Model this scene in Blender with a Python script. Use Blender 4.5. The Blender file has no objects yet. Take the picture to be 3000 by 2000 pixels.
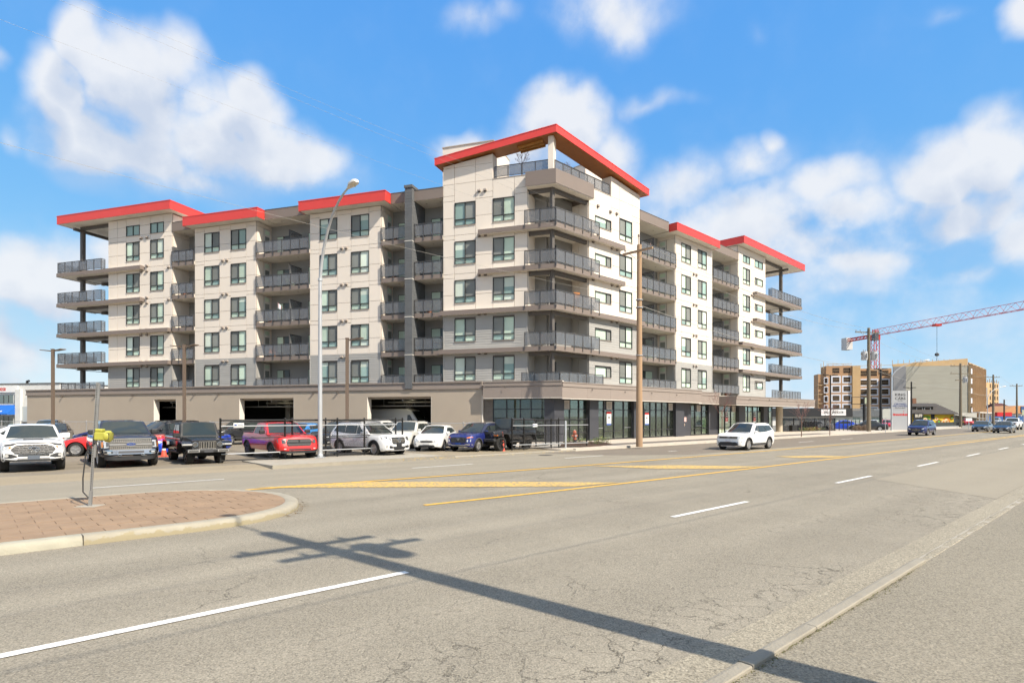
import bpy, math, random
from mathutils import Matrix, Vector
random.seed(7)
S = bpy.context.scene
COL = S.collection
R_ = math.radians
# ------------------------------------------------------------------ camera
H_CAM = 2.1
cd = bpy.data.cameras.new('camera'); cam = bpy.data.objects.new('camera', cd); COL.objects.link(cam)
cam.location = (0, 0, H_CAM); cam.rotation_euler = (R_(90), 0, 0)
cd.sensor_width = 36; cd.lens = 21.0; cd.shift_y = 0.0727; cd.clip_start = 0.05; cd.clip_end = 4000
S.camera = cam
# ------------------------------------------------------------------ sun and exposure
SUN_AZ = R_(130.8); SUN_EL = R_(43.0)           # azimuth clockwise from +Y
sd = Vector((math.sin(SUN_AZ) * math.cos(SUN_EL), math.cos(SUN_AZ) * math.cos(SUN_EL), math.sin(SUN_EL)))
sl = bpy.data.lights.new('sun', 'SUN'); sun = bpy.data.objects.new('sun', sl); COL.objects.link(sun)
sl.energy = 4.4; sl.angle = R_(0.53); sl.color = (1.0, 0.91, 0.77)
sun.rotation_euler = sd.to_track_quat('Z', 'Y').to_euler(); sun.location = (20, -20, 40)
vs = S.view_settings
vs.view_transform = 'Standard'; vs.look = 'None'; vs.gamma = 1.0; vs.exposure = 0.68
vs.use_curve_mapping = False
S.cycles.use_denoising = True; S.cycles.use_adaptive_sampling = True; S.cycles.adaptive_threshold = .03; S.cycles.adaptive_min_samples = 16
S.cycles.max_bounces = 5; S.cycles.diffuse_bounces = 3; S.cycles.glossy_bounces = 3; S.cycles.transparent_max_bounces = 16
S.cycles.caustics_reflective = False; S.cycles.caustics_refractive = False
# ------------------------------------------------------------------ world: clear sky with cumulus
W = bpy.data.worlds.new('World'); S.world = W; W.use_nodes = True
nt = W.node_tree; N = nt.nodes; L = nt.links; N.clear()
def cloud_group():
    g = bpy.data.node_groups.new('cloud_field', 'ShaderNodeTree')
    g.interface.new_socket('Vector', in_out='INPUT', socket_type='NodeSocketVector')
    g.interface.new_socket('Field', in_out='OUTPUT', socket_type='NodeSocketFloat')
    n = g.nodes; l = g.links
    gi = n.new('NodeGroupInput'); go = n.new('NodeGroupOutput')
    warp = n.new('ShaderNodeTexNoise'); warp.inputs['Scale'].default_value = 7; warp.inputs['Detail'].default_value = 3
    l.new(gi.outputs[0], warp.inputs['Vector'])
    sub = n.new('ShaderNodeVectorMath'); sub.operation = 'SUBTRACT'; sub.inputs[1].default_value = (.5, .5, .5)
    l.new(warp.outputs['Color'], sub.inputs[0])
    sc = n.new('ShaderNodeVectorMath'); sc.operation = 'SCALE'; sc.inputs['Scale'].default_value = 0.09
    l.new(sub.outputs[0], sc.inputs[0])
    ad = n.new('ShaderNodeVectorMath'); l.new(gi.outputs[0], ad.inputs[0]); l.new(sc.outputs[0], ad.inputs[1])
    flat = n.new('ShaderNodeVectorMath'); flat.operation = 'MULTIPLY'; flat.inputs[1].default_value = (1, 1, 0)
    l.new(ad.outputs[0], flat.inputs[0])
    # cumulus heads seen in the photograph: (pixel x, y, half width, half height, weight)
    B = [(275, 100, 110, 120, 1.0), (185, 270, 120, 160, 1.0), (400, 250, 190, 190, 1.15), (520, 190, 120, 120, .8), (330, 420, 270, 150, 1.15),
         (580, 330, 150, 120, .7), (740, 330, 120, 110, 1.0), (720, 430, 300, 120, 1.1), (900, 440, 140, 100, .8), (620, 520, 330, 80, .55),
         (110, 830, 260, 160, 1.0), (30, 960, 220, 240, .8), (300, 760, 120, 70, .7), (0, 150, 50, 40, .45), (10, 360, 60, 60, .35),
         (1660, 350, 170, 100, 1.05), (1370, 425, 120, 60, .9), (1560, 430, 260, 90, .7), (1800, 430, 110, 110, .6), (1900, 300, 170, 35, .3),
         (2010, 530, 200, 90, .5), (2258, 440, 50, 60, .5), (2190, 500, 150, 80, .6), (2420, 560, 180, 90, .75), (2150, 700, 400, 160, .85), (2480, 620, 240, 110, .7),
         (2740, 490, 190, 120, 1.0), (2900, 450, 170, 130, 1.1), (2830, 590, 280, 120, .85), (2990, 680, 180, 150, .85), (2560, 780, 400, 90, .6), (2780, 800, 280, 80, .4),
         (2380, 740, 760, 300, .44), (2700, 640, 460, 240, .46), (1900, 640, 300, 200, .34), (820, 480, 360, 120, .40), (1400, 60, 130, 55, .38), (1790, 30, 220, 110, .62), (2770, 40, 120, 40, .25), (2990, 60, 70, 80, .85), (2200, 60, 60, 40, .15),
         (1400, 1080, 2600, 420, .40)]
    prev = None
    for (x, y, w, h, wt) in B:
        az = math.atan((x - 1500) / 1750); el = math.atan((1218 - y) / 1750 * math.cos(az))
        k = math.cos(az) ** 2 / 1750
        m = n.new('ShaderNodeMapping'); m.vector_type = 'TEXTURE'
        m.inputs['Location'].default_value = (az, el, 0)
        m.inputs['Scale'].default_value = (w * k * 1.16, h * math.cos(az) / 1750 * 1.16, 1)
        l.new(flat.outputs[0], m.inputs['Vector'])
        gr = n.new('ShaderNodeTexGradient'); gr.gradient_type = 'SPHERICAL'; l.new(m.outputs[0], gr.inputs[0])
        ml = n.new('ShaderNodeMath'); ml.operation = 'MULTIPLY'; ml.inputs[1].default_value = wt; l.new(gr.outputs['Fac'], ml.inputs[0])
        if prev is None: prev = ml
        else:
            mx = n.new('ShaderNodeMath'); mx.operation = 'SMOOTH_MAX'; mx.inputs[2].default_value = .06
            l.new(prev.outputs[0], mx.inputs[0]); l.new(ml.outputs[0], mx.inputs[1]); prev = mx
    # unseen cumulus round the rest of the sky, coverage raised to whiten ambient light
    lo = n.new('ShaderNodeTexNoise'); lo.inputs['Scale'].default_value = 2.2; lo.inputs['Detail'].default_value = 2
    l.new(gi.outputs[0], lo.inputs['Vector'])
    lr = n.new('ShaderNodeMapRange'); lr.inputs['From Min'].default_value = .38; lr.inputs['From Max'].default_value = .62; l.new(lo.outputs['Fac'], lr.inputs['Value'])
    sx = n.new('ShaderNodeSeparateXYZ'); l.new(gi.outputs[0], sx.inputs[0])
    ab = n.new('ShaderNodeMath'); ab.operation = 'ABSOLUTE'; l.new(sx.outputs[0], ab.inputs[0])
    r1 = n.new('ShaderNodeMapRange'); r1.inputs['From Min'].default_value = .74; r1.inputs['From Max'].default_value = .95; l.new(ab.outputs[0], r1.inputs['Value'])
    r2 = n.new('ShaderNodeMapRange'); r2.inputs['From Min'].default_value = .62; r2.inputs['From Max'].default_value = .8; l.new(sx.outputs[1], r2.inputs['Value'])
    mm = n.new('ShaderNodeMath'); mm.operation = 'MAXIMUM'; l.new(r1.outputs[0], mm.inputs[0]); l.new(r2.outputs[0], mm.inputs[1])
    mu = n.new('ShaderNodeMath'); mu.operation = 'MULTIPLY'; l.new(mm.outputs[0], mu.inputs[0]); l.new(lr.outputs[0], mu.inputs[1])
    mx = n.new('ShaderNodeMath'); mx.operation = 'MAXIMUM'; l.new(prev.outputs[0], mx.inputs[0]); l.new(mu.outputs[0], mx.inputs[1])
    fb = n.new('ShaderNodeTexNoise'); fb.inputs['Scale'].default_value = 13; fb.inputs['Detail'].default_value = 9; fb.inputs['Roughness'].default_value = .56
    l.new(gi.outputs[0], fb.inputs['Vector'])
    fs = n.new('ShaderNodeMath'); fs.operation = 'MULTIPLY_ADD'; fs.inputs[1].default_value = 1.05; fs.inputs[2].default_value = -.525
    l.new(fb.outputs['Fac'], fs.inputs[0])
    # the billows only break up where there is some cloud
    gk = n.new('ShaderNodeMapRange'); gk.inputs['From Min'].default_value = 0; gk.inputs['From Max'].default_value = .45; gk.inputs['To Min'].default_value = .12; gk.inputs['To Max'].default_value = .85
    l.new(mx.outputs[0], gk.inputs['Value'])
    gm = n.new('ShaderNodeMath'); gm.operation = 'MULTIPLY'; l.new(fs.outputs[0], gm.inputs[0]); l.new(gk.outputs[0], gm.inputs[1])
    ga = n.new('ShaderNodeMath'); ga.operation = 'ADD'; l.new(mx.outputs[0], ga.inputs[0]); l.new(gm.outputs[0], ga.inputs[1])
    l.new(ga.outputs[0], go.inputs[0])
    return g
CG = cloud_group()
tc = N.new('ShaderNodeTexCoord'); sep = N.new('ShaderNodeSeparateXYZ'); L.new(tc.outputs['Generated'], sep.inputs[0])
az_ = N.new('ShaderNodeMath'); az_.operation = 'ARCTAN2'; L.new(sep.outputs[0], az_.inputs[0]); L.new(sep.outputs[1], az_.inputs[1])
el_ = N.new('ShaderNodeMath'); el_.operation = 'ARCSINE'; L.new(sep.outputs[2], el_.inputs[0])
cmb = N.new('ShaderNodeCombineXYZ'); L.new(az_.outputs[0], cmb.inputs[0]); L.new(el_.outputs[0], cmb.inputs[1])
f1 = N.new('ShaderNodeGroup'); f1.node_tree = CG; L.new(cmb.outputs[0], f1.inputs[0])
up = N.new('ShaderNodeVectorMath'); up.inputs[1].default_value = (.012, .05, 0); L.new(cmb.outputs[0], up.inputs[0])
f2 = N.new('ShaderNodeGroup'); f2.node_tree = CG; L.new(up.outputs[0], f2.inputs[0])
cov = N.new('ShaderNodeMapRange'); cov.interpolation_type = 'SMOOTHSTEP'
cov.inputs['From Min'].default_value = .02; cov.inputs['From Max'].default_value = .62; L.new(f1.outputs[0], cov.inputs['Value'])
shd = N.new('ShaderNodeMapRange'); shd.interpolation_type = 'SMOOTHSTEP'
shd.inputs['From Min'].default_value = .25; shd.inputs['From Max'].default_value = .85; L.new(f2.outputs[0], shd.inputs['Value'])
cc = N.new('ShaderNodeMix'); cc.data_type = 'RGBA'
cc.inputs[6].default_value = (5.6, 5.7, 5.9, 1); cc.inputs[7].default_value = (4.0, 4.4, 5.15, 1); pn = N.new('ShaderNodeTexNoise'); pn.inputs['Scale'].default_value = 16; pn.inputs['Detail'].default_value = 6; L.new(cmb.outputs[0], pn.inputs['Vector'])
pa = N.new('ShaderNodeMath'); pa.operation = 'MULTIPLY_ADD'; pa.inputs[1].default_value = 1.5; pa.inputs[2].default_value = -.75; L.new(pn.outputs['Fac'], pa.inputs[0])
pb = N.new('ShaderNodeMath'); pb.use_clamp = True; L.new(pa.outputs[0], pb.inputs[0]); L.new(shd.outputs[0], pb.inputs[1]); L.new(pb.outputs[0], cc.inputs[0])
sky = N.new('ShaderNodeTexSky'); sky.sky_type = 'NISHITA'; sky.sun_disc = False
sky.sun_elevation = SUN_EL; sky.sun_rotation = SUN_AZ; sky.altitude = 20; sky.air_density = 0.7; sky.dust_density = 0.0; sky.ozone_density = 3.0
# undersides thin out: where the field is denser above than here the edge is soft
df0 = N.new('ShaderNodeMath'); df0.operation = 'SUBTRACT'; L.new(f2.outputs[0], df0.inputs[0]); L.new(f1.outputs[0], df0.inputs[1])
fd0 = N.new('ShaderNodeMapRange'); fd0.inputs['From Min'].default_value = .02; fd0.inputs['From Max'].default_value = .42; fd0.inputs['To Min'].default_value = .92; fd0.inputs['To Max'].default_value = .34; L.new(df0.outputs[0], fd0.inputs['Value'])
cm = N.new('ShaderNodeMath'); cm.operation = 'MULTIPLY'; L.new(fd0.outputs[0], cm.inputs[1]); L.new(cov.outputs[0], cm.inputs[0])
mxs = N.new('ShaderNodeMix'); mxs.data_type = 'RGBA'
# the camera's rendering of the sky: each channel gets its own soft contrast
ss = N.new('ShaderNodeSeparateColor'); L.new(sky.outputs[0], ss.inputs[0]); tn = N.new('ShaderNodeCombineColor')
for i_, (p_, k_) in enumerate(((.76, 1.04), (.42, 2.28), (.09, 5.1))):
    pw0 = N.new('ShaderNodeMath'); pw0.operation = 'POWER'; pw0.inputs[1].default_value = p_; L.new(ss.outputs[i_], pw0.inputs[0])
    ml0 = N.new('ShaderNodeMath'); ml0.operation = 'MULTIPLY'; ml0.inputs[1].default_value = k_; L.new(pw0.outputs[0], ml0.inputs[0]); L.new(ml0.outputs[0], tn.inputs[i_])
L.new(cm.outputs[0], mxs.inputs[0]); L.new(tn.outputs[0], mxs.inputs[6]); L.new(cc.outputs[2], mxs.inputs[7])
bg = N.new('ShaderNodeBackground'); bg.inputs['Strength'].default_value = 0.10; L.new(mxs.outputs[2], bg.inputs[0])
W.cycles.sampling_method = 'MANUAL'; W.cycles.sample_map_resolution = 256
wo = N.new('ShaderNodeOutputWorld'); L.new(bg.outputs[0], wo.inputs[0])

# ------------------------------------------------------------------ helpers
WM = {}
MATS = {}
def mat(name, col, rough=.7, metal=0.0, var=.06, vscale=.7, bump=0.0, bscale=40.0, spec=.5, coat=0.0, piece=.05, emit=0.0, streak=0.0):
    """a procedural surface: colour with soft variation, piece-to-piece differences, fine relief"""
    if name in MATS: return MATS[name]
    m = bpy.data.materials.new(name); m.use_nodes = True
    n = m.node_tree.nodes; l = m.node_tree.links
    b = n['Principled BSDF']
    b.inputs['Roughness'].default_value = rough; b.inputs['Metallic'].default_value = metal
    b.inputs['Specular IOR Level'].default_value = spec; b.inputs['Coat Weight'].default_value = coat
    if coat: b.inputs['Coat Roughness'].default_value = .04
    if emit:
        b.inputs['Emission Color'].default_value = (*col, 1); b.inputs['Emission Strength'].default_value = emit
    geo = n.new('ShaderNodeNewGeometry')
    no = n.new('ShaderNodeTexNoise'); no.inputs['Scale'].default_value = vscale; no.inputs['Detail'].default_value = 5
    if streak:
        mp = n.new('ShaderNodeMapping'); mp.inputs['Scale'].default_value = (1, 1, streak); l.new(geo.outputs['Position'], mp.inputs[0]); l.new(mp.outputs[0], no.inputs['Vector'])
    else: l.new(geo.outputs['Position'], no.inputs['Vector'])
    oi = n.new('ShaderNodeObjectInfo')
    a = n.new('ShaderNodeMath'); a.operation = 'MULTIPLY_ADD'; a.inputs[1].default_value = 4 * var; a.inputs[2].default_value = 1 - 2 * var; l.new(no.outputs['Fac'], a.inputs[0])
    c = n.new('ShaderNodeMath'); c.operation = 'MULTIPLY_ADD'; c.inputs[1].default_value = piece; c.inputs[2].default_value = -piece / 2; l.new(oi.outputs['Random'], c.inputs[0])
    d = n.new('ShaderNodeMath'); l.new(a.outputs[0], d.inputs[0]); l.new(c.outputs[0], d.inputs[1])
    v = n.new('ShaderNodeVectorMath'); v.operation = 'SCALE'; v.inputs[0].default_value = col; l.new(d.outputs[0], v.inputs['Scale'])
    l.new(v.outputs[0], b.inputs['Base Color'])
    if bump:
        nb = n.new('ShaderNodeTexNoise'); nb.inputs['Scale'].default_value = bscale; nb.inputs['Detail'].default_value = 4; l.new(geo.outputs['Position'], nb.inputs['Vector'])
        bp = n.new('ShaderNodeBump'); bp.inputs['Strength'].default_value = bump; bp.inputs['Distance'].default_value = .02
        l.new(nb.outputs['Fac'], bp.inputs['Height']); l.new(bp.outputs[0], b.inputs['Normal'])
    MATS[name] = m
    return m
def glass(name, col, rough=.02, base_w=1.0, spec=.9):
    """window glass: what is seen behind it (blind, room) under a sky reflection"""
    if name in MATS: return MATS[name]
    m = mat(name, col, rough=.35, var=.10, vscale=.9, spec=0.0, piece=.30)
    b = m.node_tree.nodes['Principled BSDF']
    b.inputs['Coat Weight'].default_value = spec; b.inputs['Coat Roughness'].default_value = rough; b.inputs['Coat IOR'].default_value = 1.6
    return m
def clear_glass(name, tint, refl=.12, alpha=.75, body=None, fk=.55):
    """see-through tinted sheet with a mirror film of the sky"""
    if name in MATS: return MATS[name]
    m = bpy.data.materials.new(name); m.use_nodes = True
    n = m.node_tree.nodes; l = m.node_tree.links; n.clear()
    tr = n.new('ShaderNodeBsdfTransparent'); tr.inputs[0].default_value = (*tint, 1)
    gl = n.new('ShaderNodeBsdfGlossy'); gl.inputs['Roughness'].default_value = .02; gl.inputs[0].default_value = (.9, .95, 1, 1)
    df = n.new('ShaderNodeBsdfDiffuse'); df.inputs[0].default_value = (*(body or tuple(c * .6 for c in tint)), 1)
    fr = n.new('ShaderNodeLayerWeight'); fr.inputs[0].default_value = .35
    ma = n.new('ShaderNodeMath'); ma.operation = 'MULTIPLY_ADD'; ma.inputs[1].default_value = fk; ma.inputs[2].default_value = refl; l.new(fr.outputs['Fresnel'], ma.inputs[0])
    m1 = n.new('ShaderNodeMixShader'); m1.inputs[0].default_value = 1 - alpha; l.new(tr.outputs[0], m1.inputs[1]); l.new(df.outputs[0], m1.inputs[2])
    m2 = n.new('ShaderNodeMixShader'); l.new(ma.outputs[0], m2.inputs[0]); l.new(m1.outputs[0], m2.inputs[1]); l.new(gl.outputs[0], m2.inputs[2])
    o = n.new('ShaderNodeOutputMaterial'); l.new(m2.outputs[0], o.inputs[0])
    MATS[name] = m
    return m
def setmats(me, m):
    for k in (m if isinstance(m, (list, tuple)) else [m]): me.materials.append(k)
def mesh(name, verts, faces, m, smooth=None, fmat=None):
    me = bpy.data.meshes.new(name); me.from_pydata([tuple(v) for v in verts], [], faces); setmats(me, m)
    if fmat: me.polygons.foreach_set('material_index', fmat)
    if smooth is not None:
        me.polygons.foreach_set('use_smooth', [True] * len(me.polygons))
        if smooth < 179: me.set_sharp_from_angle(angle=R_(smooth))
    me.update()
    return me
def obj(name, me, M=None, parent=None):
    o = bpy.data.objects.new(name, me); COL.objects.link(o)
    M = M if M is not None else Matrix()
    if parent is not None:
        o.parent = parent; o.matrix_parent_inverse = WM[parent].inverted()
    o.matrix_basis = M; WM[o] = M
    return o
def empty(name, M=None, label=None, cat=None, group=None):
    o = obj(name, None, M); o.empty_display_size = .3
    tag(o, label, cat, group)
    return o
def tag(o, label=None, cat=None, group=None, kind=None):
    if label: o['label'] = label
    if cat: o['category'] = cat
    if group: o['group'] = group
    if kind: o['kind'] = kind
    return o
def place(o, M):
    o.matrix_basis = M; WM[o] = M
def T(x, y, z=0.0, rz=0.0): return Matrix.Translation((x, y, z)) @ Matrix.Rotation(rz, 4, 'Z')
class MB:
    """collects boxes, bars, tubes and sheets; build() links them as one mesh"""
    def __init__(s): s.v = []; s.f = []; s.fm = []
    def add(s, vs, fs, mi=0):
        k = len(s.v); s.v += [tuple(v) for v in vs]; s.f += [tuple(i + k for i in f) for f in fs]; s.fm += [mi] * len(fs)
    def box(s, x0, x1, y0, y1, z0, z1, mi=0, M=None):
        vs = [Vector((x, y, z)) for z in (z0, z1) for y in (y0, y1) for x in (x0, x1)]
        if M is not None: vs = [M @ v for v in vs]
        s.add(vs, [(0, 2, 3, 1), (4, 5, 7, 6), (0, 1, 5, 4), (2, 6, 7, 3), (0, 4, 6, 2), (1, 3, 7, 5)], mi)
    def poly(s, pts, z0, z1, mi=0, M=None):
        """prism of a counter-clockwise polygon in x,y"""
        n = len(pts); vs = [Vector((p[0], p[1], z0)) for p in pts] + [Vector((p[0], p[1], z1)) for p in pts]
        if M is not None: vs = [M @ v for v in vs]
        s.add(vs, [tuple(range(n - 1, -1, -1)), tuple(range(n, 2 * n))] + [(i, (i + 1) % n, n + (i + 1) % n, n + i) for i in range(n)], mi)
    def tube(s, pts, r, n=8, mi=0, cap=True):
        pts = [Vector(p) for p in pts]; rr = r if isinstance(r, (list, tuple)) else [r] * len(pts)
        k0 = len(s.v); ref = None
        for i, p in enumerate(pts):
            d = (pts[min(i + 1, len(pts) - 1)] - pts[max(i - 1, 0)]).normalized()
            if ref is None: ref = d.orthogonal().normalized()
            ref = (ref - d * ref.dot(d)).normalized(); b = d.cross(ref)
            for j in range(n):
                a = 2 * math.pi * j / n; s.v.append(tuple(p + (ref * math.cos(a) + b * math.sin(a)) * rr[i]))
        for i in range(len(pts) - 1):
            for j in range(n):
                a = k0 + i * n + j; b_ = k0 + i * n + (j + 1) % n; s.f.append((a, b_, b_ + n, a + n)); s.fm.append(mi)
        if cap:
            s.f.append(tuple(k0 + j for j in range(n - 1, -1, -1))); s.f.append(tuple(k0 + (len(pts) - 1) * n + j for j in range(n))); s.fm += [mi, mi]
    def lathe(s, prof, n=16, mi=0, M=None):
        """prof: (r, z) from bottom to top about the z axis"""
        k0 = len(s.v)
        for (r, z) in prof:
            for j in range(n):
                a = 2 * math.pi * j / n; v = Vector((r * math.cos(a), r * math.sin(a), z)); s.v.append(tuple(M @ v if M is not None else v))
        for i in range(len(prof) - 1):
            for j in range(n):
                a = k0 + i * n + j; b_ = k0 + i * n + (j + 1) % n; s.f.append((a, b_, b_ + n, a + n)); s.fm.append(mi)
        s.f.append(tuple(k0 + j for j in range(n - 1, -1, -1))); s.f.append(tuple(k0 + (len(prof) - 1) * n + j for j in range(n))); s.fm += [mi, mi]
    def mesh(s, name, m, smooth=None): return mesh(name, s.v, s.f, m, smooth, s.fm if isinstance(m, (list, tuple)) else None)
    def build(s, name, m, parent=None, M=None, smooth=None): return obj(name, s.mesh(name, m, smooth), M, parent)
BOXES = {}
def box_mesh(w, d, h, m):
    k = (round(w, 3), round(d, 3), round(h, 3), m.name)
    if k not in BOXES:
        b = MB(); b.box(-w / 2, w / 2, -d / 2, d / 2, -h / 2, h / 2); BOXES[k] = b.mesh('piece', m)
    return BOXES[k]
class Frame:
    """a facade: u runs along it, off points out of it, z is up"""
    def __init__(s, ox, oy, ux, uy, nx, ny):
        s.o = Vector((ox, oy, 0)); s.u = Vector((ux, uy, 0)); s.n = Vector((nx, ny, 0))
        s.x = s.u if s.u.cross(s.n).z > 0 else -s.u
    def p(s, u, off, z): return s.o + s.u * u + s.n * off + Vector((0, 0, z))
    def M(s, u, off, z):
        m = Matrix((s.x, s.n, Vector((0, 0, 1)))).transposed().to_4x4(); m.translation = s.p(u, off, z); return m
    def box(s, name, parent, u0, u1, o0, o1, z0, z1, m):
        return obj(name, box_mesh(abs(u1 - u0), abs(o1 - o0), abs(z1 - z0), m), s.M((u0 + u1) / 2, (o0 + o1) / 2, (z0 + z1) / 2), parent)
    def mb(s, b, u0, u1, o0, o1, z0, z1, mi=0):
        """adds a box to an MB in world coordinates"""
        b.box(-abs(u1 - u0) / 2, abs(u1 - u0) / 2, -abs(o1 - o0) / 2, abs(o1 - o0) / 2, -abs(z1 - z0) / 2, abs(z1 - z0) / 2, mi, s.M((u0 + u1) / 2, (o0 + o1) / 2, (z0 + z1) / 2))
def copy_tree(o, parent=None):
    c = o.copy(); COL.objects.link(c); WM[c] = WM[o]
    if parent is not None: c.parent = parent; c.matrix_parent_inverse = o.matrix_parent_inverse.copy()
    for ch in o.children: copy_tree(ch, c)
    return c
TEXTS = []
def text(body, size, M, m, parent, name='lettering', align='CENTER', bold=0.0, sx=1.0, shear=0.0, depth=.004):
    """M: x to the right, y up, z out of the sign"""
    cu = bpy.data.curves.new(name, 'FONT'); cu.body = body; cu.size = size; cu.align_x = align; cu.align_y = 'CENTER'
    cu.extrude = depth; cu.offset = bold; cu.shear = shear; cu.resolution_u = 2
    cu.materials.append(m)
    o = obj(name, cu, M @ Matrix.Diagonal((sx, 1, 1, 1)), parent); TEXTS.append(o)
    return o
def gpt(px, py, z=0.0):
    """point of the ground plane at height z under a pixel of the 3000 px photograph"""
    Y = (H_CAM - z) * 1750 / (py - 1218); return Vector(((px - 1500) / 1750 * Y, Y, z))
# the road: s along it, D across it from the camera's foot towards the building
PHI = R_(47.35)
ER = Vector((math.sin(PHI), math.cos(PHI), 0)); NRd = Vector((-math.cos(PHI), math.sin(PHI), 0))
def rd(s, D, z=0.0): return ER * s + NRd * D + Vector((0, 0, z))
ROADF = Frame(0, 0, ER.x, ER.y, NRd.x, NRd.y)
# the building: corner point and the two street fronts
CB = (3.106, 44.72)
_a, _b = R_(71.8), R_(45.3)
FL = Frame(*CB, -math.sin(_a), math.cos(_a), -math.cos(_a), -math.sin(_a))
FR = Frame(*CB, math.sin(_b), math.cos(_b), math.cos(_b), -math.sin(_b))
def corner(off_l, off_r, z=0.0):
    """where the line off_l in front of the left front meets the line off_r in front of the right front"""
    p = FL.o + FL.n * off_l; q = FR.o + FR.n * off_r
    den = FL.u.x * FR.u.y - FL.u.y * FR.u.x
    t = ((q.x - p.x) * FR.u.y - (q.y - p.y) * FR.u.x) / den
    r = p + FL.u * t; r.z = z
    return r
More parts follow.
